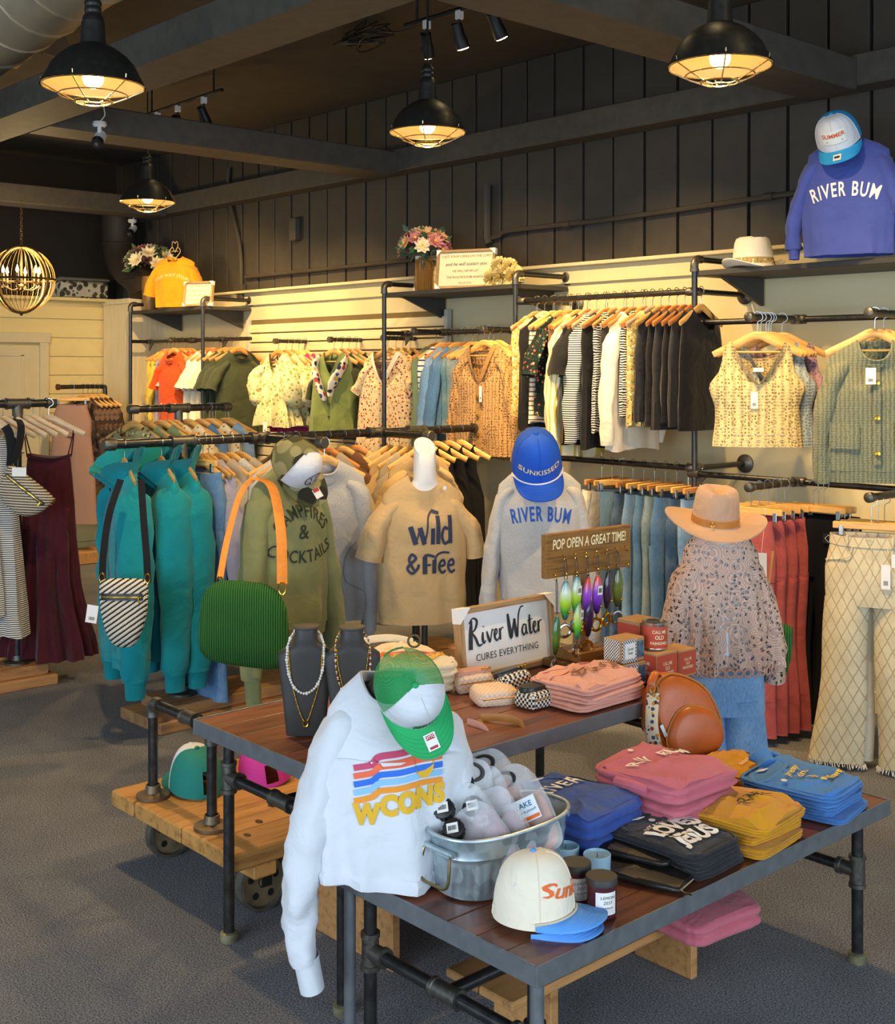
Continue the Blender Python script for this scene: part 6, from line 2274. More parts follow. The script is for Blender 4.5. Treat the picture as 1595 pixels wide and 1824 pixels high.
folded('folded_sweater', mustard_f, (-3.02, 2.68, .347), R(90), 'ochre folded sweater on the shelf under the taller table', 'sweater', w=.3, d=.3, t=.07, seed=4)

# ------------------------------------------------------------------ cart
CX0, CX1, CY0, CY1, CZ = -4.24, -3.40, 2.145, 3.25, .27
r = empty('rolling_cart', ((CX0 + CX1) / 2, (CY0 + CY1) / 2, 0), 0, 'rustic plank cart on iron wheels with a pipe handle', 'cart')
o = r.location
n = 5
w = (CX1 - CX0) / n
for i in range(n):
    MB().box((CX0 + w * (i + .5) - o.x, 0, CZ - .03 - .002 * (i % 2)), (w - .003, CY1 - CY0 - .01 * (i % 2), .06), ch=.006).build('plank', wood('cart_wood_y', '#8a5524', '#d29a52', 'Y', 5, .5, 12), r, False)
MB().box((0, -.42, CZ - .085), (CX1 - CX0 - .02, .09, .05), ch=.006).build('bearer', plank_m, r, False)
MB().box((0, .42, CZ - .085), (CX1 - CX0 - .02, .09, .05), ch=.006).build('bearer', plank_m, r, False)
kn = MB()
for x, y in ((-.3, -.3), (-.02, -.36), (.12, -.2), (.3, -.42), (.34, -.1), (.22, -.32), (-.12, .1), (.02, .2)):
    kn.lathe([(0, .0022), (.011, .002), (.012, .0)], 10, (x, y, CZ - .001), sx=1.5)
tag(kn.build('knots', plain('knot_brown', '#4a2a12', .6), r), kind='stuff')
iron = metal('rust_iron', '#8a795a', .6, .6, .35, 18)
for x in (-.32, .30):
    for y in (-.36, .36):
        c = Vector((x, y, .098))
        tl = MB().lathe([(.098, -.018), (.098, .018), (.086, .02), (.082, .006), (.082, -.006), (.086, -.02), (.098, -.018)], 36, c, 'X', cap=False).build('wheel', metal('wheel_rim', '#5c574c', .6, .5, .3), r)
        dk_ = MB()
        N = 36
        for s in (-1, 1):
            dk_.lathe([(.084, s * .007), (.02, s * .007)], 36, c, 'X', cap=False)
        dk_.build('disc', iron, tl)
        for k in range(5):
            a = 2 * pi * k / 5 + .3
            MB().tube([c + Vector((-.0085, cos(a) * .052, sin(a) * .052)), c + Vector((.0085, cos(a) * .052, sin(a) * .052))], .0125, 14).build('spoke_hole', black_m, tl)
        MB().tube([c + Vector((-.03, 0, 0)), c + Vector((.03, 0, 0))], .016, 12).build('hub', iron, tl)
        for s in (-1, 1):
            MB().box(c + Vector((s * .028, 0, .05)), (.006, .04, .12), ch=.002).build('fork', black_m, r, False)
hx0, hx1, hy, hz = -4.07 - o.x, -3.66 - o.x, 2.225 - o.y, .615
for x in (hx0, hx1):
    MB().tube([(x, hy, CZ), (x, hy, hz - .03)], .018, 14).build('handle_post', pipe_m, r)
    MB().lathe([(.062, CZ), (.062, CZ + .01), (.03, CZ + .018), (.026, CZ + .045), (.022, CZ + .046)], 24, (x, hy, 0), cap=False).build('flange', metal('worn_flange', '#7d6d58', .45, .8), r)
MB().tube(crom([(hx0, hy, hz - .05), (hx0, hy, hz - .02), (hx0 + .02, hy, hz), (hx0 + .05, hy, hz)], 4), .026, 14).build('elbow', fit_m, r)
MB().tube([(hx0 + .02, hy, hz), (hx1 + .1, hy, hz)], .019, 14).build('handle_bar', pipe_m, r)
f = MB()
fitting(f, ((hx0 + hx1) / 2 + .06, hy, hz), (1, 0, 0), .025, .09)
f.build('coupling', fit_m, r)
f = MB()
fitting(f, (hx1, hy, hz), (1, 0, 0), .025, .09)
f.tube([(hx1, hy, hz), (hx1, hy, hz - .06)], .025, 14)
f.build('tee', fit_m, r)

teal_mesh = plain('teal_mesh', '#137d72', .8, bump=.8, bscale=140)
p = at(352, 1408, Z=CZ)
cap((p.x, p.y, CZ + .012), (R(-4), 0, R(262)), 'teal mesh trucker cap with white front on the cart', white_f, teal_mesh, plain('teal_brim', '#0f6f66', .8), scl=1.22)
pink_mesh = plain('pink_mesh', '#d93a9c', .8, bump=.8, bscale=140)
p = at(474, 1385, Z=CZ)
cap((p.x, p.y, CZ + .012), (R(-6), R(8), R(250)), 'hot pink mesh trucker cap on the cart beside the teal one', pink_f, pink_mesh, pink_mesh, scl=1.2, h=.1)


# ------------------------------------------------------------------ white sweatshirt on a form with the green cap
SX = at(694, D=3.24)
SZ = 1.0
fr = form(694, 3.24, R(58), SZ, form_k, 'dark half-form standing on the foreground table inside the white sweatshirt', neck=.04, pole=False)
for ch in fr.children: ch.scale = (.8, .7, 1)
tz = [ch for ch in fr.children if ch.name.startswith('torso')][0]
for v in tz.data.vertices: v.co.z = max(v.co.z, .52)
ob, b = top('sweatshirt', white_f, (SX.x, SX.y, SZ + .04), R(58), 'white sweatshirt with rainbow stripes and a setting sun on the foreground table', 'sweatshirt', sleeves='none', L=.50, sh=.165, ch=.205, hem=.195, dep=.115, hd=.115, folds=.022, nf=5, seed=2.7, n=64, lv=30, nd=.07, slope=.085, collar=.02, wr=.008)
for s in (-1, 1):
    oo = Vector((s * .15, 0, -.155))
    if s < 0:
        pts = [oo + Vector((.07, 0, .07)), oo + Vector((.015, 0, .015)), oo + Vector((-.04, -.01, -.16)), oo + Vector((-.085, -.02, -.36)), oo + Vector((-.085, -.015, -.50)), oo + Vector((-.07, -.02, -.575))]
        rad = [.03, .066, .076, .067, .06, .05]
    else:
        pts = [oo + Vector((-.07, 0, .07)), oo + Vector((-.015, 0, .015)), oo + Vector((.04, .02, -.15)), oo + Vector((.06, .06, -.30))]
        rad = [.03, .065, .07, .06]
    so = sleeve_mb(pts, rad, (1, .72), s, 24, 7, .008).build('sleeve', white_f, ob, True, ang=60)
    if s < 0:
        e = Vector(pts[-1]); d = (e - Vector(pts[-2])).normalized()
        MB().tube([e - d * .012, e + d * .006, e + d * .075], [.05, .046, .045], 24, False, (1, .72), up=(0, 1, 0)).build('cuff', white_f, so)
bv = b.bvh()
m = MB()
rgx = random.Random(2)
hem = b.rings[-1]
m.loft([[v + Vector((0, 0, .012)) for v in hem], [Vector((v.x * 1.05, v.y * 1.06, v.z + .0)) for v in hem], [Vector((v.x * 1.02, v.y * 1.03, v.z - .024)) for v in hem], [Vector((v.x * .9, v.y * .9, v.z - .03)) for v in hem]], False, False)
m.build('hem_roll', white_f, ob, True)
cols = [('#c8476a', 0), ('#ef6b4a', 1), ('#2f6fd6', 2), ('#8cc0ea', 3), ('#f0962c', 4)]
for hx, i in cols:
    y = -.185 - i * .0205
    pts = [(-.12, y - .022), (-.075, y - .012), (-.055, y + .004), (0, y + .010), (.05, y + .018), (.11, y + .018)]
    decal(stroke2(pts, .015, 6), 'print_stripe', plain('stripe_' + hx[1:], hx, .8), ob, (.015, -.3, -.005), (1, 0, 0), (0, 0, 1), bv, (0, 1, 0), .004)
decal(off2(disc2(.03, 24, .85, 1.35), .06, -.195), 'print_sun', plain('sun_yellow', '#e6b32a', .8), ob, (.015, -.3, -.005), (1, 0, 0), (0, 0, 1), bv, (0, 1, 0), .0055)
for t_, x, y in (('W', -.088, -.325), ('C', -.032, -.303), ('O', .016, -.297), ('N', .062, -.29), ('S', .102, -.285)):
    decal(off2(text_mesh(t_, .07, 0, .07, .85, 1, .012), x, y), 'print_letter', plain('sun_yellow', '#e6b32a', .8), ob, (.015, -.3, -.005), (1, 0, 0), (0, 0, 1), bv, (0, 1, 0), .004)
MB().torus(at(738, 1142, D=3.26), .016, .003, 18, 6, Matrix.Rotation(R(48), 3, 'Z') @ Matrix.Rotation(R(90), 3, 'X')).build('form_loop', bronze_m, None, label='small bronze wire loop showing above the green cap', cat='dress form')
green_mesh = NT('green_mesh', .7)
_c = green_mesh.n('TexChecker', Scale=420.0)
green_mesh.l(green_mesh.co, _c.inputs['Vector'])
green_mesh.color(lin('#1f9a4f'))
green_mesh.l(green_mesh.math('ADD', green_mesh.math('MULTIPLY', _c.outputs[1], .35), .6), green_mesh.b.inputs['Alpha'])
q = at(728, 1225, D=3.12)
capr, fm, bmm = cap(q, (R(66), R(-20), R(64)), 'green mesh trucker cap with a white front on the white sweatshirt', white_f, green_mesh.m, plain('kelly_green', '#1fa45c', .8), scl=1.05, button=plain('kelly_green', '#1fa45c', .8))
bv = fm.bvh()
decal(rect2(.066, .03, 8, 3), 'patch', green_ink, capr, (0, -.2, .035), (1, 0, 0), (0, 0, 1), bv, (0, 1, 0), .003)
decal(off2(text_mesh('DRINKIN', .0155, .1, .02), 0, -.006), 'patch_print', white_ink, capr, (0, -.2, .035), (1, 0, 0), (0, 0, 1), bv, (0, 1, 0), .0045)
decal(off2(text_mesh('* Day *', .013, .3, .01), 0, .008), 'patch_print', white_ink, capr, (0, -.2, .035), (1, 0, 0), (0, 0, 1), bv, (0, 1, 0), .0045)
bb = bmm.bvh()
decal(rect2(.03, .04, 3, 3), 'sticker', label_m, capr, (.0, -.138, .2), (1, 0, 0), (0, 1, 0), bb, (0, 0, -1), .002)
decal(off2(rect2(.022, .011), 0, .011), 'sticker_print', red_ink, capr, (.0, -.138, .2), (1, 0, 0), (0, 1, 0), bb, (0, 0, -1), .003)
decal(off2(rect2(.02, .006), 0, -.014), 'sticker_print', red_ink, capr, (.0, -.138, .2), (1, 0, 0), (0, 1, 0), bb, (0, 0, -1), .003)
decal(off2(text_mesh('OTTO', .009, 0, .02), 0, .011), 'sticker_print', white_ink, capr, (.0, -.138, .2), (1, 0, 0), (0, 1, 0), bb, (0, 0, -1), .0038)

# ------------------------------------------------------------------ galvanised tub with drink pouches
tb = empty('galvanised_tub', (-2.315, 2.285, Z1), R(90), 'oval galvanised steel tub full of drink pouches', 'tub')
A_, B_ = .215, .125


def oval(k, z, wob=0.0, n=72):
    return [Vector(((A_ * k) * (abs(cos(t)) ** .8) * (1 if cos(t) > 0 else -1), (B_ * k) * (abs(sin(t)) ** .8) * (1 if sin(t) > 0 else -1), z)) * 1.0 + Vector((cos(t), sin(t), 0)) * wob * sin(36 * t) for t in [2 * pi * i / n for i in range(n)]]


outer = [oval(.86, 0), oval(.88, .003), oval(.885, .012), oval(.895, .02, .0022, 144)]
m = MB().loft([oval(.86, 0, 0, 144), oval(.88, .003, 0, 144), oval(.89, .014, 0, 144), oval(.9, .022, .002, 144), oval(.935, .095, .002, 144), oval(.945, .103, 0, 144), oval(.965, .108, 0, 144), oval(.955, .116, 0, 144), oval(.975, .15, 0, 144), oval(1.0, .158, 0, 144)], True, False)
m.build('shell', galv_m, tb)
MB().loft([oval(.995, .158), oval(.965, .150), oval(.93, .10), oval(.87, .01), oval(.05, .008)], False, True).build('lining', galv_m, tb)
MB().tube(oval(1.005, .16) + [oval(1.005, .16)[0]], .0055, 8).build('rolled_rim', galv_m, tb)
for s in (-1, 1):
    x = s * A_ * .985
    MB().tube(crom([(x, -.045, .125), (x + s * .012, -.05, .115), (x + s * .022, -.05, .05), (x + s * .024, 0, .042), (x + s * .022, .05, .05), (x + s * .012, .05, .115), (x, .045, .125)], 4), .0042, 8).build('handle', metal('handle_steel', '#8a7a55', .3, .9), tb)
    MB().tube([(x + s * .004, -.055, .125), (x + s * .004, .055, .125)], .008, 8).build('handle_bracket', galv_m, tb)
MB().box((.0, -B_ * .925, .06), (.004, .004, .1)).build('seam', galv_m, tb, False)


def pouch(x, y, z, rot, label, tint=None, cap_=True, handle=True, lab=None, w=.16, h=.2):
    M4 = Matrix.Translation(tb.location) @ Matrix.Rotation(R(90), 4, 'Z')
    loc = M4 @ Vector((x, y, z))
    r_ = empty('drink_pouch', loc, 0, label, 'drink pouch', 'drink pouches in the tub', rot=rot)
    N = 30
    rings = []
    for dy, k in ((-.5, .1), (-.5, .5), (-.42, .8), (-.2, .93), (0, 1), (.2, .93), (.42, .8), (.5, .5), (.5, .1)):
        rg_ = []
        for i in range(N):
            t = 2 * pi * i / N
            c, s = cos(t), sin(t)
            xx = w / 2 * (abs(c) ** .3) * (1 if c > 0 else -1) * (1 if s < 0 else 1 - .38 * abs(s) ** .9)
            zz = h / 2 * (abs(s) ** .35) * (1 if s > 0 else -1)
            kk = k if s < .4 else min(k * 1.1, 1)
            rg_.append(Vector((xx * kk, dy * .034 * (1 if s < 0 else 1 - .8 * s) + .003 * nz(xx * 20, zz * 20, dy), zz * kk)))
        rings.append(rg_)
    MB().loft(rings).build('film', pouch_m, r_)
    if tint:
        MB().loft([[Vector((v.x * .9, v.y * .8, min(v.z, h * .12) * .94)) for v in rg_] for rg_ in rings]).build('drink', tint, r_)
    if handle:
        MB().torus((0, -.004, h * .36), .026, .0055, 28, 6, Matrix.Rotation(R(90), 3, 'X'), 1.15, .8).build('grip', black_m, r_)
    if cap_:
        c = Vector((-w * .42, -.01, h * .3))
        d = (r_.rotation_euler.to_matrix().inverted() @ Vector((.35, -.62, .55))).normalized()
        cp_ = MB().tube([c - d * .03, c - d * .005, c, c + d * .028, c + d * .03], [.015, .015, .027, .027, .024], 20).build('screw_cap', black_m, r_)
        u = (r_.rotation_euler.to_matrix().inverted() @ Vector((CN, SN, .15)))
        u = (u - d * u.dot(d)).normalized()
        rb_ = MB()
        for k in range(16):
            a = 2 * pi * k / 16
            e = Matrix.Rotation(a, 3, d) @ u
            rb_.tube([c + e * .027 + d * .002, c + e * .027 + d * .027], .002, 4)
        rb_.build('cap_ribs', black_m, cp_)
        w_ = d.cross(u)
        decal(rect2(.03, .026), 'cap_label', label_m, cp_, c + d * .031, u, w_, None, -d, .001)
        decal(barcode2(.022, .012, int(x * 100)), 'barcode', ink, cp_, c + d * .032, u, w_, None, -d, .001)
    if lab:
        decal(rect2(.062, .062), 'label', plain('lake_label', '#dfe8ee', .5), r_, (.03, -.03, -.01), (1, 0, 0), (0, 0, 1), None, (0, 1, 0), 0)
        decal(off2(text_mesh('LAKE', .02, 0, .01), -.004, .012), 'lettering', plain('lake_ink', '#2b5d8a', .6), r_, (.03, -.03, -.01), (1, 0, 0), (0, 0, 1), None, (0, 1, 0), .001)
        decal(off2(text_mesh('juice pouch', .0105, .3), 0, -.004), 'lettering', plain('lake_ink', '#2b5d8a', .6), r_, (.03, -.03, -.01), (1, 0, 0), (0, 0, 1), None, (0, 1, 0), .001)
        decal(off2(rect2(.056, .009), 0, -.023), 'lettering', orange_ink, r_, (.03, -.03, -.01), (1, 0, 0), (0, 0, 1), None, (0, 1, 0), .001)
        decal(text_mesh('GALLON', .016, 0, .005), 'lettering', ink, r_, (-.03, -.028, -.06), (1, 0, 0), (0, 0, 1), None, (0, 1, 0), .001)
    return r_


peach = plain('peach_drink', '#dca27c', .35, var=.05)
pinkd = plain('pink_drink', '#d9a3ae', .35, var=.05)
for q_, a_ in ((peach, .75), (pinkd, .4)): q_.node_tree.nodes['Principled BSDF'].inputs['Alpha'].default_value = a_
pouch(.045, -.02, .16, (R(-34), R(-24), R(50)), 'clear drink pouch with a LAKE label lying across the tub', peach, False, True, True, .19, .25)
pouch(.02, .05, .19, (R(-30), R(-16), R(50)), 'clear pouch with a black grip at the back of the tub', peach, False, True, None, .17, .25)
pouch(-.08, .05, .185, (R(-22), R(14), R(50)), 'tall clear pouch leaning at the left of the tub', pinkd, False, True, None, .14, .26)
pouch(-.10, -.01, .165, (R(-26), R(-28), R(48)), 'pink drink pouch with black cap at the left rim of the tub', pinkd, True, False, None, .13, .2)
pouch(-.10, -.05, .135, (R(-26), R(-34), R(50)), 'drink pouch with its cap low over the left rim', pinkd, True, False, None, .13, .19)
pouch(-.035, -.04, .155, (R(-28), R(-20), R(50)), 'drink pouch with black cap in the middle of the tub', pinkd, True, False, None, .12, .19)
pouch(-.03, -.07, .125, (R(-30), R(-18), R(50)), 'pouch with cap at the front rim of the tub', pinkd, True, False, None, .12, .17)
pouch(-.02, .02, .195, (R(-26), R(-12), R(50)), 'pouch whose black cap stands highest in the tub', pinkd, True, False, None, .12, .18)

# ------------------------------------------------------------------ cream cap with blue brim, and the one beneath
p = at(948, 1640, Z=Z1)
sky_b = plain('sky_blue_twill', '#5c9fe8', .8)
twill = fabric('cream_twill', '#f0e4cc', var=.03)
cap((p.x, p.y, Z1 + .012), (0, 0, R(118)), 'lower cap of the pair, only its blue brim showing under the cream cap', twill, twill, sky_b, trucker=False, scl=1.0, button=sky_b)
capr, fm, bmm = cap((p.x + .004, p.y + .002, Z1 + .03), (R(-3), 0, R(123)), 'cream Sunkissed cap with a sky blue brim at the front of the table', twill, twill, sky_b, trucker=False, scl=1.02, button=sky_b, rope=fabric('cap_cord', '#d8cbb0'), h=.138)
decal_cap(capr, fm, arc2(text_mesh('Sunkissed', .048, .35, .012, .92, .95, .008), -.25), orange_ink, .06)
for k in (-55, -115, 55):
    a = R(k + 270)
    MB().torus((.083 * cos(a) * .86, .098 * sin(a) * .86 - .006, .083), .004, .0012, 10, 4, Matrix.Rotation(a, 3, 'Z') @ Matrix.Rotation(R(70), 3, 'Y')).build('eyelet', sky_b, capr)


# ------------------------------------------------------------------ candles
def jar(px, py, label, lid=True):
    p = at(px, py, Z=Z1)
    r_ = empty('jar_candle', p, R(60), label, 'candle')
    MB().lathe([(0, .0), (.034, 0), (.037, .004), (.037, .078), (.035, .08), (.034, .078), (.034, .01), (0, .008)], 32, cap=False).build('glass', candle_glass, r_)
    MB().lathe([(0, .04), (.0375, .078), (.0395, .079), (.0395, .094), (.038, .096), (0, .096)], 32, cap=False).build('lid', bust_m, r_)
    N = 10
    V = []
    for j in range(2):
        for i in range(N + 1):
            a = R(-90 - 42 + 84 * i / N)
            V.append((.0378 * cos(a), .0378 * sin(a), .012 + .055 * j))
    lb_ = MB().add(V, [(i, i + 1, N + 2 + i, N + 1 + i) for i in range(N)]).build('label', label_m, r_)
    bvx = MB().lathe([(.038, -.02), (.038, .1)], 48, cap=False).bvh()
    for t_, s_, z_ in (('LEMON', .0105, .054), ('ZEST', .0105, .042), ('handmade', .006, .03)):
        decal(text_mesh(t_, s_, 0, 0, 1, 1.1), 'lettering', ink, r_, (.004, -.2, z_), (1, 0, 0), (0, 0, 1), bvx, (0, 1, 0), .0006)
    decal(off2(rect2(.03, .0008), 0, .022), 'lettering', ink, r_, (.0, -.2, .0), (1, 0, 0), (0, 0, 1), bvx, (0, 1, 0), .0006)
    return r_


jar(1072, 1628, 'plum glass LEMON ZEST candle with dark lid, nearest the table edge')
jar(1026, 1602, 'second lidded plum candle behind the nearest one')
jar(925, 1578, 'third lidded candle half hidden behind the cream cap')
wax = plain('candle_wax', '#dfe3dd', .5)
tin_b = plain('pale_blue_ceramic', '#9fc0cf', .35, var=.1)
for px, py, lb in ((1008, 1545, 'open pale blue candle with a wick, further from the camera'), (1064, 1560, 'open pale blue candle with a wick, beside the black clutch')):
    p = at(px, py, Z=Z1)
    r_ = empty('bowl_candle', p, 0, lb, 'candle')
    MB().lathe([(0, 0), (.033, 0), (.035, .004), (.037, .058), (.035, .06), (.033, .052), (.0, .05)], 32, cap=False).build('cup', tin_b, r_)
    MB().lathe([(.0335, .046), (.0, .046)], 32, cap=False).build('wax', wax, r_)
    MB().tube([(0, 0, .046), (.001, 0, .062)], .0012, 5).build('wick', bronze_m, r_)
    MB().lathe([(0, .049), (.005, .0485), (.006, .046)], 10, cap=False).build('wick_sticker', chrome_m, r_)


# ------------------------------------------------------------------ black clutches
def clutch(px, py, z, rz, label, w=.26, d=.15):
    p = at(px, py, Z=z)
    ob_, b_ = folded('clutch_bag', leather_b, (p.x, p.y, z), rz, label, 'clutch bag', w=w, d=d, t=.018, layers=1, puff=.006, seed=px, edge=.008)
    zz = MB().tube([(w / 2 + .001, y_ * d / 2, .011) for y_ in (-.85, 0, .85)], .0035, 6).build('zip', chrome_m, ob_)
    MB().tube(crom([(w / 2, -d * .42, .011), (w / 2 + .012, -d * .44, .008), (w / 2 + .03, -d * .4, .004)], 3), .003, 5).build('zip_pull', leather_b, ob_)
    return ob_


clutch(1150, 1555, Z1, R(14), 'lower black leather clutch under the top one', .26, .17)
clutch(1134, 1510, Z1 + .026, R(16), 'top black leather clutch pouch lying on another', .27, .19)

# headband tangle
hb = empty('braided_headbands', at(1022, 1495, Z=Z1), 0, 'tangle of thin black and grey braided headbands by the blue sweatshirts', 'headband')
rgx = random.Random(11)
for k in range(11):
    r0_ = rgx.uniform(.04, .075)
    tx, ty = rgx.uniform(-.5, .5), rgx.uniform(-.5, .5)
    cx_, cy_ = rgx.uniform(-.03, .03), rgx.uniform(-.03, .03)
    pts = [(cx_ + r0_ * cos(a), cy_ + r0_ * sin(a) * .8, max(.004, .025 + .004 * k * .6 + tx * r0_ * cos(a) + ty * r0_ * sin(a) * .6)) for a in [2 * pi * i / 22 for i in range(23)]]
    MB().tube(pts, rgx.choice((.0028, .004)), 6).build('band', rgx.choice((black_f, plain('grey_cord', '#8d949b', .6), black_f)), hb)
MB().box((.03, -.02, .075), (.035, .0015, .05), rot=Matrix.Rotation(R(40), 3, 'Y')).build('swing_tag', label_m, hb, False)


# ------------------------------------------------------------------ folded stacks on the low table (text runs along the table)
def stack(mt, x, y, z, n, w, d, t, name, labels, cat, group=None, seed=0, prints=(), rz=90, layers=2, jit=.01, puff=.014, edge=.018):
    rgx = random.Random(seed)
    last = None
    for i in range(n):
        ob_, b_ = folded(name, mt, (x + rgx.uniform(-jit, jit), y + rgx.uniform(-jit, jit), z + i * (t + .002)), R(rz + rgx.uniform(-4, 4)), labels[i], cat, group, w=w, d=d, t=t, layers=layers, seed=seed + i * 1.7, puff=puff if i == n - 1 else .004, edge=edge)
        last = (ob_, b_)
    ob_, b_ = last
    bv_ = b_.bvh()
    for VF, mk, ox, oy in prints:
        decal(VF, 'print', mk, ob_, (ox, oy, .15), (1, 0, 0), (0, 1, 0), bv_, (0, 0, -1), .0065)
    return last


def neck_fold(ob_, w, d, z, mt, x=0, tagc=True, bv_=None):
    """crew-neck band showing near the back edge of a folded top"""
    pts = crom([(x - .08, d * .28), (x - .06, d * .40), (x, d * .44), (x + .06, d * .40), (x + .08, d * .28), (x + .05, d * .2), (x, d * .17), (x - .05, d * .2)], 4, True) if False else crom([(x - .08, d * .28, 0), (x - .06, d * .40, 0), (x, d * .44, 0), (x + .06, d * .40, 0), (x + .08, d * .28, 0), (x + .05, d * .2, 0), (x, d * .17, 0), (x - .05, d * .2, 0)], 4, True)
    pts.append(pts[0])
    out = []
    for p in pts:
        h = bv_.ray_cast(Vector((p.x, p.y, .5)), Vector((0, 0, -1))) if bv_ else (None,)
        out.append(Vector((p.x, p.y, (h[0].z if h[0] is not None else z) + .001)))
    MB().tube(out, .0085, 8, True, (.35, 1), up=(0, 0, 1)).build('neckband', mt, ob_)
    if tagc: MB().box((x, d * .38, out[4].z + .008), (.03, .028, .002), rot=Matrix.Rotation(R(-20), 3, 'X')).build('size_tag', label_m, ob_, False)


L_ = ['lower royal blue sweatshirt of the folded pair', 'upper royal blue RIVER sweatshirt folded on the low table']
ob, b = stack(blue_f, -2.37, 2.62, Z1, 2, .28, .34, .062, 'folded_sweatshirt', L_, 'sweatshirt', None, 5, ((arc2(text_mesh('RIVER', .075, 0, .02, .85, 1.2, .007), .5), white_ink, -.01, .045),), 92, 2)
neck_fold(ob, .27, .34, .066, blue_f, bv_=b.bvh())
sl = sleeve_mb([(-.13, .0, .03), (-.15, .06, .03), (-.13, .17, .035), (-.05, .21, .03)], [.03, .032, .03, .028], (1, .7), 4, 12, 4, .008, caps=True)
sl.build('sleeve', blue_f, ob)
L_ = ['lowest pink sweatshirt of the folded three', 'middle pink sweatshirt of the folded three', 'top pink RIVER BUM sweatshirt of the folded three']
ob, b = stack(rose_f, -2.27, 2.93, Z1, 3, .31, .33, .055, 'folded_sweatshirt', L_, 'sweatshirt', None, 9, ((arc2(text_mesh('RIV', .065, 0, .02, .85, 1.15, .007), .6), white_ink, -.075, .03), (arc2(text_mesh('BUM', .065, 0, .02, .85, 1.15, .007), .6), white_ink, .085, .03)), 90, 2, puff=.02)
MB().tube(crom([(-.155, -.06, .03), (-.163, -.01, .034), (-.16, .05, .03)], 4), .016, 8).build('sleeve_roll', rose_f, ob)
MB().lathe([(0, .001), (.009, .0008), (.009, 0)], 12, (-.01, .12, .072)).build('size_sticker', label_m, ob)
ob, b = stack(mustard_f, -2.27, 3.40, Z1, 1, .28, .36, .055, 'folded_sweatshirt', ['single mustard sweatshirt folded beside the orange sling bag'], 'sweatshirt', None, 12, ((text_mesh('saturdays', .026, .3, 0, 1, 1, .01), white_ink, .0, .03),), 96, 2, puff=.02)
L_ = ['bottom mustard tee in the stack at the table edge', 'middle mustard tee in the stack at the table edge', 'top mustard RIVER tee of the stack at the table edge']
ob, b = stack(mustard_f, -2.065, 3.0, Z1, 3, .27, .30, .026, 'folded_tee', L_, 'tee shirt', None, 15, ((arc2(text_mesh('RIVER', .062, 0, .0, .9, 1.05, .007), .5), olive_ink, .03, -.03),), 94, 3, puff=.026, jit=.012, edge=.014)
neck_fold(ob, .27, .3, .04, mustard_f, -.05, bv_=b.bvh())
MB().lathe([(0, .001), (.009, .0008), (.009, 0)], 12, (.02, .07, .045)).build('size_sticker', label_m, ob)
L_ = ['bottom black tee of the folded three', 'middle black tee of the folded three', 'top black tee lettered JUST A GIRL WHO LOVES JESUS']
ob, b = stack(char_f, -2.075, 2.735, Z1, 3, .235, .29, .022, 'folded_tee', L_, 'tee shirt', None, 19, ((arc2(text_mesh('JUST A GIRL WHO', .019, 0, .01, 1, 1, .01), .4), white_ink, -.005, .042), (arc2(text_mesh('LOVES', .078, 0, .05, .88, 1.0, .007), .4), white_ink, 0, .005), (text_mesh('JESUS', .076, 0, .05, .88, 1.0, .007), white_ink, .005, -.068)), 93, 2, puff=.014, edge=.012)
neck_fold(ob, .235, .29, .034, char_f, -.02, bv_=b.bvh())
MB().lathe([(0, .0015), (.0095, .001), (.0095, 0)], 14, (-.0, .075, .034)).build('size_sticker', label_m, ob)
L_ = ['bottom light blue tee of the stack at the right corner', 'second light blue tee of the stack at the right corner', 'third light blue tee of the stack at the right corner', 'top light blue tee with yellow wildflowers lettering']
ob, b = stack(sky_f, -2.06, 3.35, Z1, 4, .25, .31, .02, 'folded_tee', L_, 'tee shirt', None, 23, ((text_mesh('pretty\nkind\nlike', .034, 0, .02, .9, 1, .007), gold_ink, -.03, -.015), (text_mesh('wildflowers', .036, .2, .03, .85, 1, .007), gold_ink, .02, -.09)), 97, 2, puff=.022, jit=.012, edge=.014)
neck_fold(ob, .25, .31, .036, sky_f, -.03, bv_=b.bvh())
MB().lathe([(0, .0015), (.0095, .001), (.0095, 0)], 14, (-.1, .01, .034)).build('size_sticker', label_m, ob)
sl = sleeve_mb([(.02, .13, .02), (.06, .17, .04), (.1, .16, .03), (.12, .1, .02)], [.03, .035, .034, .025], (1, .6), 6, 12, 4, .01, caps=True)
sl.build('sleeve', sky_f, ob)

# ------------------------------------------------------------------ orange sling bag leaning at the far corner
q = at(1262, 1325, Z=Z1)
q = Vector((-2.545, 3.47, Z1))
sb = empty('sling_bag', q, 0, 'burnt orange leather sling bag with two zips at the far table corner', 'bag', rot=(R(-7), R(-23), R(68)))
sb.scale = (1.2, 1.2, 1.02)
N = 44
prof = []
for i in range(N):
    t = 2 * pi * i / N
    c, s = cos(t), sin(t)
    x = .108 * (abs(c) ** .62) * (1 if c > 0 else -1)
    if s > 0: x *= 1 - .56 * s ** 1.6
    z = .15 + .165 * (abs(s) ** .75) * (1 if s > 0 else -.86)
    prof.append((x, z))
rings = [[Vector((x * k, dy, .15 + (z - .15) * k)) for x, z in prof] for dy, k in ((-.05, .05), (-.048, .6), (-.042, .88), (-.03, .97), (0, 1), (.03, .97), (.04, .88), (.042, .05))]
bm0 = MB().loft(rings)
bm0.build('body', leather_o, sb, True, ang=60)
pr2 = [(x * .82, .015 + (z - .008) * .60) for x, z in prof]
MB().loft([[Vector((x * k, dy, .11 + (z - .11) * k)) for x, z in pr2] for dy, k in ((-.074, .05), (-.072, .7), (-.066, .94), (-.05, 1), (-.035, 1))]).build('front_pocket', leather_o, sb, True, ang=60)
MB().tube([Vector((x * 1.0, -.052, z)) for x, z in pr2] + [Vector((pr2[0][0], -.052, pr2[0][1]))], .003, 6).build('piping', leather_t, sb)
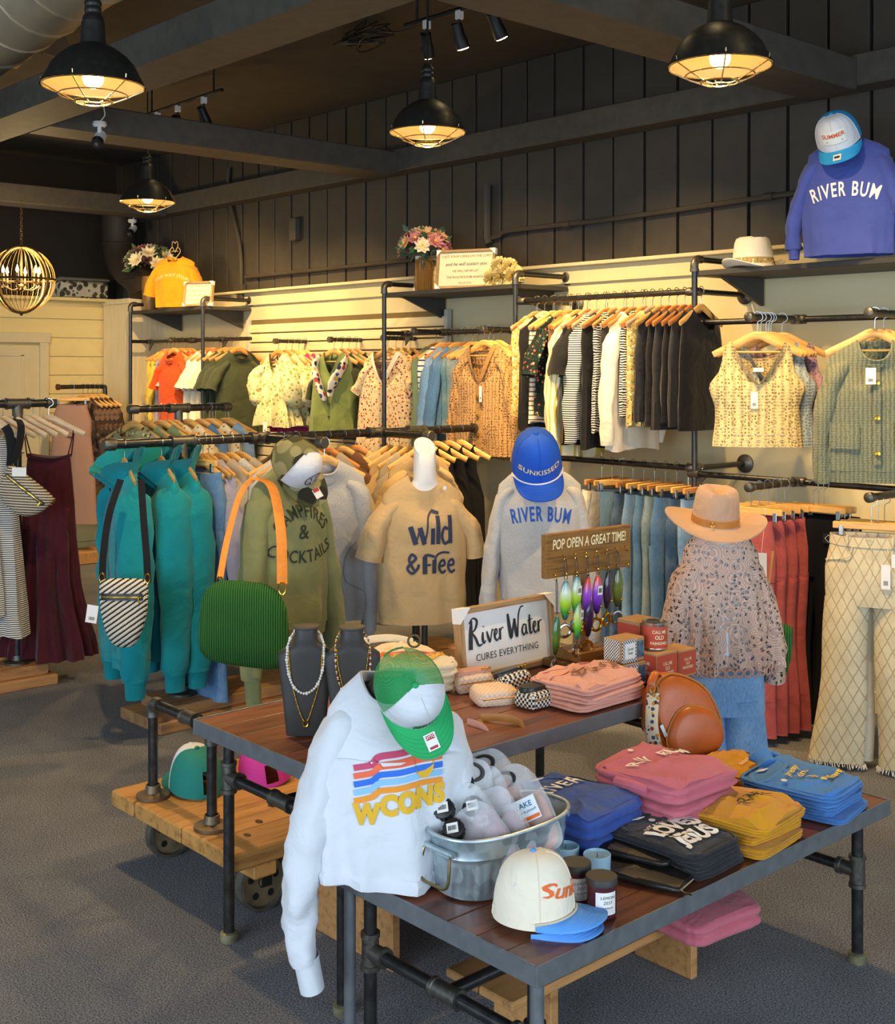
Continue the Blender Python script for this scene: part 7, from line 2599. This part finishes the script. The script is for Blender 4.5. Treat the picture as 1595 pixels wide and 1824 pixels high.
MB().tube([Vector((x * .99, -.03, z)) for x, z in prof] + [Vector((prof[0][0] * .99, -.03, prof[0][1]))], .003, 6).build('piping', leather_t, sb)
bvs = bm0.bvh()


def onbag(x, z, lift):
    h = bvs.ray_cast(Vector((x, -.4, z)), Vector((0, 1, 0)))
    return Vector((x, (h[0].y if h[0] is not None else -.03) - lift, z))


for pts, pz in (([(-.055, .27), (-.07, .235), (-.08, .19)], .18), ([(-.086, .15), (-.09, .11), (-.088, .07)], .065)):
    zp = MB().tube([onbag(x, z, .003) for x, z in pts], .0035, 6).build('zip', gold_m, sb)
    e = onbag(pts[-1][0], pts[-1][1], .008)
    MB().box(e + Vector((0, -.002, -.022)), (.012, .004, .045), ch=.002).build('zip_pull', chrome_m, zp, False)
MB().tube(crom([(0, 0, .30), (-.015, -.02, .335), (-.045, -.03, .32), (-.05, -.03, .30)], 4), .012, 8, True, (1, .4)).build('top_tab', leather_o, sb)
MB().torus((-.05, -.035, .295), .014, .003, 16, 6, Matrix.Rotation(R(90), 3, 'X')).build('ring', bronze_m, sb)
webbing = floral('patterned_webbing', '#e6d7b8', ['#3d5a6b', '#a33f2c', '#c9913f', '#31455a'], 60, .42)
ribbon([(-.055, -.035, .285), (-.105, -.05, .2), (-.122, -.05, .1), (-.11, -.04, .02)], .042, (0.6, -.8, 0), 'strap', webbing, sb)
ribbon([(-.05, -.03, .285), (-.095, .0, .18), (-.108, .0, .08), (-.09, .0, .015)], .042, (0.4, -.9, 0), 'strap', webbing, sb)


# ================================================================== things on the taller table
def necklace(root, a0, a1, drop, y, kind, seed):
    """chain or beads hung round the neck of a bust, in the bust's own frame"""
    rgx = random.Random(seed)
    pts = crom([(-.035, .035, a0), (-.046, -.0, a0 - .01), (-.042, -.04, a0 - .06), (-.022, y, a1 - .02), (0, y, a1 - drop), (.022, y, a1 - .02), (.042, -.04, a0 - .06), (.046, 0, a0 - .01), (.035, .035, a0)], 6)
    return pts


def bust(px, py, rz, label, hgt=.33):
    p = at(px, py, Z=Z2)
    r_ = empty('necklace_bust', p, rz, label, 'jewellery bust')
    rings = []
    for z, a, b0_, yo in ((0, .058, .012, -.02), (.004, .06, .014, -.02), (.10, .07, .018, -.012), (.21, .084, .022, -.004), (.236, .088, .026, 0), (.254, .086, .03, .004), (.268, .066, .034, .008), (.28, .047, .035, .012), (.292, .038, .033, .016), (.31, .035, .031, .02), (hgt, .036, .032, .022)):
        rings.append([Vector((a * (abs(cos(t)) ** .8) * (1 if cos(t) > 0 else -1), b0_ * (abs(sin(t)) ** .8) * (1 if sin(t) > 0 else -1) + yo, z)) for t in [2 * pi * i / 36 for i in range(36)]])
    b_ = MB().loft(rings)
    b_.build('body', bust_m, r_, True, ang=60)
    MB().lathe([(0, hgt + .006), (.041, hgt + .004), (.043, hgt - .001), (.034, hgt - .006)], 28, (0, .022, 0), cap=False, sy=.92).build('neck_cap', plain('bust_top', '#4a443c', .5), r_)
    MB().box((0, .05, .09), (.06, .006, .19), rot=Matrix.Rotation(R(-16), 3, 'X')).build('easel', bust_m, r_, False)
    return r_, b_.bvh()


def drape(bv_, pts, lift):
    out = []
    for p in pts:
        h = bv_.ray_cast(Vector((p[0], -.5, p[2])), Vector((0, 1, 0)))
        y_ = h[0].y if h[0] is not None else .02
        out.append(Vector((p[0], min(y_, .03) - lift, p[2])))
    return out


pearl = plain('pearl_bead', '#e9e0d2', .25, var=.12, scale=120)
copper = metal('copper_bead', '#b98464', .35, .8, .2)
r_, bv = bust(545, 1306, R(52), 'black necklace bust at left wearing a pearl strand and gold chain')


def strand(pts, root_loc, rz, label, name, beads, rad, pend=None):
    r2 = empty(name, root_loc, rz, label, 'necklace')
    P = []
    tot = 0
    m_ = [MB() for _ in beads]
    k = 0
    acc = 0
    for a_, b_ in zip(pts, pts[1:]):
        seg = (b_ - a_).length
        while acc < seg:
            c_ = a_.lerp(b_, acc / seg)
            m_[k % len(beads)].sphere(c_, rad * (1 if k % 5 else 1.35), 8, 6)
            k += 1
            acc += rad * 2.0
        acc -= seg
    for q_, mt in zip(m_, beads):
        tag(q_.build('beads', mt, r2), kind='stuff')
    if pend: MB().torus(pend, .008, .002, 14, 5, Matrix.Rotation(R(90), 3, 'X')).build('pendant', gold_m, r2)
    return r2


up_ = [Vector((-.036, .055, .31)), Vector((-.05, .012, .295))]
c1 = up_ + drape(bv, crom([(-.056, 0, .275), (-.057, 0, .225), (-.042, 0, .165), (-.015, 0, .137), (.012, 0, .137), (.04, 0, .165), (.057, 0, .225), (.056, 0, .275)], 6), .005) + [Vector((.05, .012, .295)), Vector((.036, .055, .31))]
strand(c1, r_.location, R(52), 'strand of white pearls and copper beads on the left bust', 'bead_necklace', (pearl, pearl, pearl), .0045)
c2 = drape(bv, crom([(-.052, 0, .265), (-.046, 0, .19), (-.025, 0, .10), (0, 0, .045), (.022, 0, .09), (.046, 0, .18), (.052, 0, .265)], 8), .003)
strand(c2, r_.location, R(52), 'long thin gold chain hanging low on the left bust', 'chain_necklace', (gold_m, gold_m), .0022, (0, c2[24].y - .004, .04))
r_, bv = bust(628, 1308, R(56), 'black necklace bust partly hidden behind the white sweatshirt')
c1 = up_ + drape(bv, crom([(-.054, 0, .275), (-.052, 0, .21), (-.035, 0, .15), (-.005, 0, .118), (.03, 0, .14), (.052, 0, .2), (.054, 0, .275)], 6), .004) + [Vector((.05, .012, .295)), Vector((.036, .055, .31))]
ss = strand(c1, r_.location, R(56), 'thin beaded cord necklace with red and gold beads on the right bust', 'bead_necklace', (gold_m, plain('red_bead', '#8d2f28', .4), pearl), .003)
price_tag(ss, (-.04, -.04, .135), (.026, .04), seed=6)
c2 = drape(bv, crom([(-.05, 0, .27), (-.042, 0, .2), (-.01, 0, .1), (.03, 0, .15), (.05, 0, .27)], 6), .003)
strand(c2, r_.location, R(56), 'second fine gold chain on the right bust', 'chain_necklace', (gold_m, gold_m), .002)

# cream sweatshirts heaped behind the green cap
L_ = ['lower cream sweatshirt folded at the back of the taller table', 'upper cream sweatshirt with yellow lettering at the back of the taller table']
ob, b = stack(cream_f, -3.36, 2.80, Z2, 2, .38, .30, .055, 'folded_sweatshirt', L_, 'sweatshirt', None, 31, ((arc2(text_mesh('WISCONSIN', .05, 0, .03, .85, 1.0, .012), -.5), plain('sun_yellow', '#e6b32a', .8), .05, -.09), (off2(rect2(.3, .012, 10, 1), .05, -.045), orange_ink, 0, 0), (off2(rect2(.3, .012, 10, 1), .05, -.025), plain('stripe_c8476a', '#c8476a', .8), 0, 0)), 84, 2, puff=.03)
MB().tube(crom([(-.12, .1, .08), (-.05, .13, .1), (.05, .12, .1), (.13, .1, .08)], 4), .014, 8).build('neckband', cream_f, ob)

# River Water sign
sg = empty('framed_sign', (-3.27, 3.28, Z2), 0, 'framed white River Water CURES EVERYTHING sign on the taller table', 'sign', rot=(R(-6), 0, R(90)))
w_, h_, f_ = .5, .265, .02
for s in (-1, 1):
    MB().box((s * (w_ / 2 - f_ / 2), 0, h_ / 2), (f_, .04, h_), ch=.002).build('frame_side', wood('frame_wood_z', '#8d6a44', '#c09c6d', 'Z', 12, .55, 10), sg, False)
    MB().box((0, 0, f_ / 2 if s < 0 else h_ - f_ / 2), (w_ - 2 * f_, .04, f_), ch=.002).build('frame_rail', frame_m, sg, False)
MB().box((0, .004, h_ / 2), (w_ - f_, .008, h_ - f_)).build('panel', paper_m, sg, False)
k = .055
for sx in (-1, 1):
    for sz in (0, 1):
        x, z_ = sx * (w_ / 2 + .0012), (-.0012 if sz == 0 else h_ + .0012)
        dx, dz = -sx * k, (k if sz == 0 else -k)
        g = MB().add([(x, -.023, z_), (x + dx, -.023, z_), (x, -.023, z_ + dz)], [(0, 1, 2)]).add([(x, -.023, z_), (x, .021, z_), (x, .021, z_ + dz), (x, -.023, z_ + dz)], [(0, 1, 2, 3)]).add([(x, -.023, z_), (x, .021, z_), (x + dx, .021, z_), (x + dx, -.023, z_)], [(0, 1, 2, 3)])
        g.build('corner_guard', paper_m, sg, False)
RW = [  # brush strokes, unit = one lower-case letter height
    ([(.15, 2.0, .6), (.0, 1.0, 1.4), (-.12, -.35, 1.5)], .30), ([(-.15, 1.75, .5), (.3, 2.15, .6), (.75, 1.9, 1.2), (.55, 1.3, 1), (.1, 1.0, .4)], .2), ([(.15, 1.0, .5), (.5, .5, 1.2), (.8, -.1, 1), (1.25, -.05, .4)], .22),
    ([(1.35, .9, .8), (1.3, .3, 1.3), (1.42, 0, .8), (1.65, .2, .4)], .22), ([(1.45, 1.3, 1), (1.48, 1.36, 1)], .2),
    ([(1.8, .9, .8), (1.95, .35, 1.3), (2.1, .0, .9), (2.3, .5, .6), (2.45, .95, .7), (2.6, .85, .3)], .2),
    ([(2.65, .4, .5), (2.95, .6, .7), (2.95, .9, .8), (2.75, .85, 1), (2.68, .35, 1.2), (2.9, .0, .9), (3.2, .25, .4)], .19),
    ([(3.3, .95, .9), (3.32, .5, 1.2), (3.3, .0, 1.1)], .2), ([(3.32, .5, .4), (3.5, .9, .8), (3.75, .95, .7)], .16),
    ([(4.35, 2.0, .8), (4.45, 1.0, 1.4), (4.6, .0, 1.2), (4.9, .9, .6), (5.1, 1.5, .7)], .28), ([(5.1, 1.5, 1), (5.15, .7, 1.4), (5.3, .0, 1.1), (5.5, .9, .6), (5.65, 1.8, .6), (5.95, 2.35, .5), (6.3, 2.4, .4)], .26),
    ([(6.4, .85, .7), (6.1, .8, .9), (5.95, .3, 1.2), (6.15, .0, .9), (6.4, .35, .6), (6.45, .85, .8), (6.45, .2, 1.2), (6.62, .02, .7)], .19),
    ([(6.95, 1.6, .8), (6.9, .8, 1.3), (6.95, .05, 1), (7.2, .15, .4)], .22), ([(6.65, 1.1, .6), (6.95, 1.18, .8), (7.3, 1.2, .5)], .14),
    ([(7.3, .4, .5), (7.6, .6, .7), (7.6, .9, .8), (7.4, .85, 1), (7.33, .35, 1.2), (7.55, .0, .9), (7.85, .25, .4)], .19),
    ([(7.95, .95, .9), (7.97, .5, 1.2), (7.95, .0, 1.1)], .2), ([(7.97, .5, .4), (8.15, .9, .8), (8.4, .95, .7)], .16)]
u_ = .045
VF = join2(*[stroke2([(a_[0] * u_ - 4.1 * u_, a_[1] * u_, a_[2]) for a_ in P_], wd * u_) for P_, wd in RW])
decal(VF, 'lettering', ink, sg, (0.0, 0, .125), (1, 0, 0), (0, 0, 1), None, (0, 1, 0), .0025)
decal(text_mesh('CURES EVERYTHING', .036, 0, .0, .92, 1.12), 'lettering', ink, sg, (0, 0, .075), (1, 0, 0), (0, 0, 1), None, (0, 1, 0), .0025)

# ------------------------------------------------------------------ bottle-opener stand
st = empty('bottle_opener_stand', (-3.15, 3.56, Z2), R(88), 'wooden POP OPEN A GREAT TIME! stand with hooks for bottle openers', 'display stand')
MB().box((0, 0, .015), (.24, .2, .03), ch=.004).build('base', dark_wood, st, False)
MB().box((0, .0, .05), (.17, .14, .04), ch=.004).build('plinth', dark_wood, st, False)
MB().box((0, .01, .24), (.045, .045, .36), ch=.004).build('upright', wood('post_wood', '#6f5030', '#b08958', 'Z', 12, .6, 10), st, False)
pw, phh, pz = .47, .165, .445
MB().box((0, -.025, pz), (pw, .028, phh), ch=.003).build('sign_board', dark_wood, st, False)
decal(text_mesh('POP OPEN A GREAT TIME!', .052, .12, .02, .68, .98), 'lettering', sand_ink, st, (0.0, -.039, pz + .04), (1, 0, 0), (0, 0, 1), None, (0, 1, 0), .001)
hooks = []
for row, (z_, n_, x0_) in enumerate(((pz - .0, 7, -.15), (pz - .068, 8, -.20))):
    for i in range(n_):
        x = x0_ + i * .058
        hk = MB().tube(crom([(x, -.038, z_), (x, -.052, z_ - .002), (x, -.058, z_ - .01), (x, -.054, z_ - .018), (x, -.048, z_ - .014)], 3), .0022, 5)
        hk.build('cup_hook', gold_m, st)
        hooks.append((x, z_))
iri = NT('purple_glitter', .25)
iri.color(iri.ramp(iri.voro(120, out='Distance'), [(0, lin('#d8a0ff')), (.4, lin('#8a2bd0')), (1, lin('#4a1478'))]))


def lure_mat(name, stops):
    if name in MATS: return MATS[name]
    t = NT(name, .18)
    sep = t.n('SeparateXYZ')
    t.l(t.co, sep.inputs[0])
    mp = t.n('MapRange')
    mp.inputs[1].default_value = -.11
    mp.inputs[2].default_value = 0.0
    t.l(sep.outputs[2], mp.inputs[0])
    t.color(t.ramp(mp.outputs[0], [(p_, lin(c_)) for p_, c_ in stops]))
    t.b.inputs['Coat Weight'].default_value = .6
    return t.m


lures = {
    'green': lure_mat('lure_green', [(0, '#0f5c5a'), (.2, '#37a02c'), (.45, '#b6e23a'), (.7, '#dff0d0'), (1, '#1f7f86')]),
    'lime': lure_mat('lure_lime', [(0, '#1c7a70'), (.25, '#5cd71c'), (.6, '#d5e88a'), (1, '#19798c')]),
    'purple': lure_mat('lure_purple', [(0, '#2a1440'), (.3, '#6a2aa8'), (.6, '#a04fe0'), (.88, '#d9473c'), (1, '#d83c28')]),
    'dark': lure_mat('lure_dark', [(0, '#1a1420'), (.5, '#3a2148'), (1, '#151216')]),
    'olive': lure_mat('lure_olive', [(0, '#2c3016'), (.5, '#6a7a2a'), (1, '#3a4020')]),
    'fish': lure_mat('lure_fish', [(0, '#17351d'), (.4, '#5a7c2a'), (1, '#1d6a4a')]),
}
OP = [(7, 'fish', .105, 'silver', 'green striped fish-shaped bottle opener hanging lowest at left'), (0, 'green', .06, 'silver', 'green and yellow bottle opener second from left'), (1, 'green', .05, 'silver', 'teal-topped white and lime bottle opener with a barcode sticker'), (9, 'lime', .07, 'silver', 'lime and white bottle opener hanging low in the middle'),
      (2, 'purple', .06, 'gold', 'purple and pink bottle opener behind the middle ones'), (3, 'purple', .06, 'gold', 'glittery purple fish bottle opener with an orange nose'), (10, 'dark', .07, 'gold', 'dark purple bottle opener hanging lowest in the middle'), (4, 'dark', .05, 'gold', 'black and violet bottle opener second from right'), (5, 'olive', .05, 'silver', 'olive green fish bottle opener at the right end')]
SM = Matrix.Translation(st.location) @ Matrix.Rotation(R(88), 4, 'Z')
for hi, mt, cord, ring, lb in OP:
    x, z_ = hooks[hi]
    p = SM @ Vector((x, -.054, z_ - .016))
    r_ = empty('bottle_opener', p, R(88 + (hi * 17) % 40 - 20), lb, 'bottle opener', 'lure bottle openers')
    r_.scale = (1.25,) * 3
    for s in (-1, 1):
        MB().tube([(0, -.001, .012), (s * .005, -.003, -.02), (s * .004, -.004, -cord)], .0013, 4).build('cord', black_m, r_)
    bz = -cord - .005
    L_o = .115
    rings = []
    for k in range(13):
        t = k / 12
        wd = .019 * sin(pi * (.08 + .86 * t)) ** .65
        rings.append([Vector((wd * cos(a_), wd * .62 * sin(a_) - .004, -L_o * t)) for a_ in [2 * pi * i / 16 for i in range(16)]])
    bo = MB().loft(rings).build('lure_body', lures[mt], r_, True, (0, 0, bz), (R(3), 0, 0))
    if hi in (1, 9, 3):
        decal(rect2(.018, .028), 'barcode_sticker', label_m, bo, (0, -.0175, -.04), (1, 0, 0), (0, 0, 1), None, (0, 1, 0), 0)
        decal(barcode2(.012, .014, hi), 'barcode', ink, bo, (0, -.018, -.04), (1, 0, 0), (0, 0, 1), None, (0, 1, 0), .0005)
    MB().sphere((.008, -.015, -L_o * .78), .0045, 10, 6).build('eye', gold_m, bo)
    mr = chrome_m if ring == 'silver' else gold_m
    MB().tube([(0, -.004, -L_o + .002), (0, -.004, -L_o - .014)], .003, 6).build('shank', mr, bo)
    MB().torus((0, -.004, -L_o - .034), .0185, .005, 22, 7, Matrix.Rotation(R(90), 3, 'X')).build('opener_ring', mr, bo)
    MB().box((0, -.004, -L_o - .05), (.014, .006, .006), ch=.001).build('opener_tooth', mr, bo, False)

# ------------------------------------------------------------------ boxes and candle tins at the end of the taller table
kraft = plain('kraft_card', '#b98d5a', .75, var=.05)
red_card = plain('red_print_card', '#c24a30', .6, var=.05)
gingham = _checker('gingham_print', '#f0eee2', '#2b2f33', 170)


def carton(px, py, z, size, label, kind, rz=88):
    p = at(px, py, Z=Z2)
    p.z = z
    w_, d_, h_ = size
    r_ = empty('gift_box', p, R(rz), label, 'box')
    MB().box((0, 0, h_ / 2), (w_, d_, h_), ch=.002).build('carton', kraft, r_, False)
    if kind == 'red':
        for sx, ax in ((0, 'f'), (1, 's')):
            if ax == 'f':
                o_, ux_, d__ = (0, -d_ / 2, h_ / 2), (1, 0, 0), (0, 1, 0)
                ww = w_
            else:
                o_, ux_, d__ = (-w_ / 2, 0, h_ / 2), (0, -1, 0), (1, 0, 0)
                ww = d_
            decal(rect2(ww * .97, h_ * .86), 'printed_panel', red_card, r_, o_, ux_, (0, 0, 1), None, d__, .0015)
            decal(ring2(.5, .02, 4), 'border', sand_ink, r_, o_, [c_ * ww * .6 for c_ in ux_], (0, 0, h_ * .5), None, d__, .0022) if False else None
            decal(text_mesh('CALL ME\nOLD\nFASHIONED', min(h_, .115) * .15, 0, .01, .75), 'lettering', sand_ink, r_, o_, ux_, (0, 0, 1), None, d__, .0025)
    else:
        decal(rect2(w_ * .62, h_ * .98), 'gingham_sleeve', gingham, r_, (-w_ * .16, -d_ / 2, h_ / 2), (1, 0, 0), (0, 0, 1), None, (0, 1, 0), .0015)
        decal(rect2(w_ * .44, h_ * .66), 'label', label_m, r_, (-w_ * .14, -d_ / 2, h_ / 2), (1, 0, 0), (0, 0, 1), None, (0, 1, 0), .0025)
        decal(text_mesh('Good\nSoap', h_ * .16, .2, .01), 'lettering', green_ink, r_, (-w_ * .14, -d_ / 2, h_ / 2), (1, 0, 0), (0, 0, 1), None, (0, 1, 0), .0035)
        decal(rect2(w_ * .28, h_ * .7), 'window', plain('box_window', '#4d6a7d', .2, var=.4, scale=60), r_, (w_ * .32, -d_ / 2, h_ / 2), (1, 0, 0), (0, 0, 1), None, (0, 1, 0), .0015)
        decal(rect2(d_ * .9, h_ * .98), 'gingham_sleeve', gingham, r_, (-w_ / 2, 0, h_ / 2), (0, -1, 0), (0, 0, 1), None, (1, 0, 0), .0015)
    return r_


carton(1115, 1219, Z2, (.125, .085, .085), 'lower kraft soap box with gingham sleeve beside the pink tees', 'soap')
carton(1112, 1218, Z2 + .0865, (.125, .085, .085), 'upper kraft soap box with gingham sleeve stacked on another', 'soap')
carton(1168, 1213, Z2, (.115, .11, .115), 'red CALL ME OLD FASHIONED candle box under the tin', 'red')
carton(1206, 1200, Z2, (.10, .10, .10), 'red candle box half hidden behind the orange sling bag', 'red')
carton(1138, 1195, Z2, (.115, .11, .2), 'tall red candle box standing behind the candle tin', 'red')
p = at(1167, 1210, Z=Z2)
ct = empty('candle_tin', (p.x, p.y, Z2 + .1165), R(60), 'red CALL ME OLD FASHIONED candle tin with silver lid on a box', 'candle')
MB().lathe([(0, 0), (.044, 0), (.046, .004), (.046, .088), (.044, .092)], 32, cap=False).build('tin', red_card, ct)
MB().lathe([(.0465, .086), (.047, .09), (.047, .098), (.04, .1), (.038, .096), (0, .096)], 32, cap=False).build('lid', chrome_m, ct)
MB().lathe([(.0465, 0), (.047, .003), (.0465, .006)], 32, cap=False).build('base_ring', chrome_m, ct)
bvx = MB().lathe([(.0465, -.02), (.0465, .12)], 48, cap=False).bvh()
for t_, s_, z_ in (('CALL ME', .016, .066), ('OLD', .02, .046), ('FASHIONED', .014, .025)):
    decal(text_mesh(t_, s_, 0, .02, .85), 'lettering', sand_ink, ct, (0, -.2, z_), (1, 0, 0), (0, 0, 1), bvx, (0, 1, 0), .001)

# ------------------------------------------------------------------ blush tees, pouches, strap
L_ = ['bottom blush pink tee of the stack on the taller table', 'middle blush pink tee of the stack on the taller table', 'top blush pink BEACH tee of the stack on the taller table']
ob, b = stack(blush_f, -2.83, 3.22, Z2, 3, .34, .27, .026, 'folded_tee', L_, 'tee shirt', None, 41, ((text_mesh('BEACH', .085, .2, .0, 1, 1.05, .007), plain('bronze_ink', '#80552f', .6), .03, -.03),), 93, 2, puff=.026, jit=.012, edge=.013)
neck_fold(ob, .34, .27, .04, blush_f, -.08, False, bv_=b.bvh())


def wpouch(px, py, z, size, rz, label, body, trim, tilt=(0, 0), flap=None, name='woven_pouch'):
    p = at(px, py, Z=z)
    w_, d_, h_ = size
    r_ = empty(name, (p.x, p.y, z), 0, label, 'pouch', rot=(tilt[0], tilt[1], rz))
    rings = []
    for z_, k in ((0, .9), (.006, .98), (h_ * .4, 1.0), (h_ * .75, .97), (h_ * .95, .86), (h_, .6), (h_ + .002, .1)):
        rings.append([Vector((w_ / 2 * k * (abs(cos(t)) ** .4) * (1 if cos(t) > 0 else -1), d_ / 2 * k * (abs(sin(t)) ** .4) * (1 if sin(t) > 0 else -1), z_ + .003 * nz(cos(t) * 2, sin(t) * 2, z_ * 30))) for t in [2 * pi * i / 40 for i in range(40)]])
    MB().loft(rings).build('body', body, r_, True, ang=60)
    if flap:
        rg_ = [[Vector((w_ / 2 * k * (abs(cos(t)) ** .6) * (1 if cos(t) > 0 else -1), d_ / 2 * k * .8 * sin(t) + d_ * .08, z_)) for t in [2 * pi * i / 36 for i in range(36)]] for k, z_ in ((.88, h_ * .82), (.92, h_ + .004), (.86, h_ + .012), (.1, h_ + .014))]
        MB().loft(rg_).build('flap', flap, r_, True, ang=60)
        for q_ in range(3):
            MB().sphere((w_ * .22 + q_ * .014, -d_ * .24, h_ + .013), .005, 8, 5).build('stud', gold_m, r_)
    MB().tube([(-w_ * .42, -d_ * .5, h_ * .6), (w_ * .42, -d_ * .5, h_ * .6)], .0022, 5).build('zip', trim, r_)
    return r_


wpouch(880, 1248, Z2, (.16, .11, .05), R(70), 'blush and cream woven pouch at the edge of the taller table', check_pink, gold_m, (R(8), 0))
wpouch(846, 1228, Z2, (.14, .09, .06), R(60), 'second blush woven pouch behind, with a pink flap', check_pink, gold_m, (0, R(-6)), fabric('pink_leather', '#d9a08c'))
wpouch(955, 1255, Z2, (.14, .10, .055), R(92), 'black and cream checked pouch with an olive-black leather flap', check_black, gold_m, (0, 0), leather_b)
wpouch(918, 1236, Z2, (.13, .10, .075), R(75), 'second black checked pouch with its leather flap tilted up', check_black, gold_m, (R(-14), R(-10)), leather_b)
ls = empty('webbing_strap', at(872, 1290, Z=Z2), 0, 'tan webbing strap looped over the edge of the taller table', 'strap')
ribbon([(-.06, .02, .004), (.0, .05, .012), (.07, .07, .006), (.09, .05, -.04), (.06, .0, -.055), (.0, -.02, -.03), (-.04, .0, .004)], .026, (0, 0, 1), 'loop', leather_t, ls)
ribbon([(-.06, -.04, .004), (.0, -.04, .004), (.03, -.04, -.01), (.045, -.04, -.05)], .022, (0, 0, 1), 'pink_tail', fabric('pink_leather', '#d9a08c'), ls)
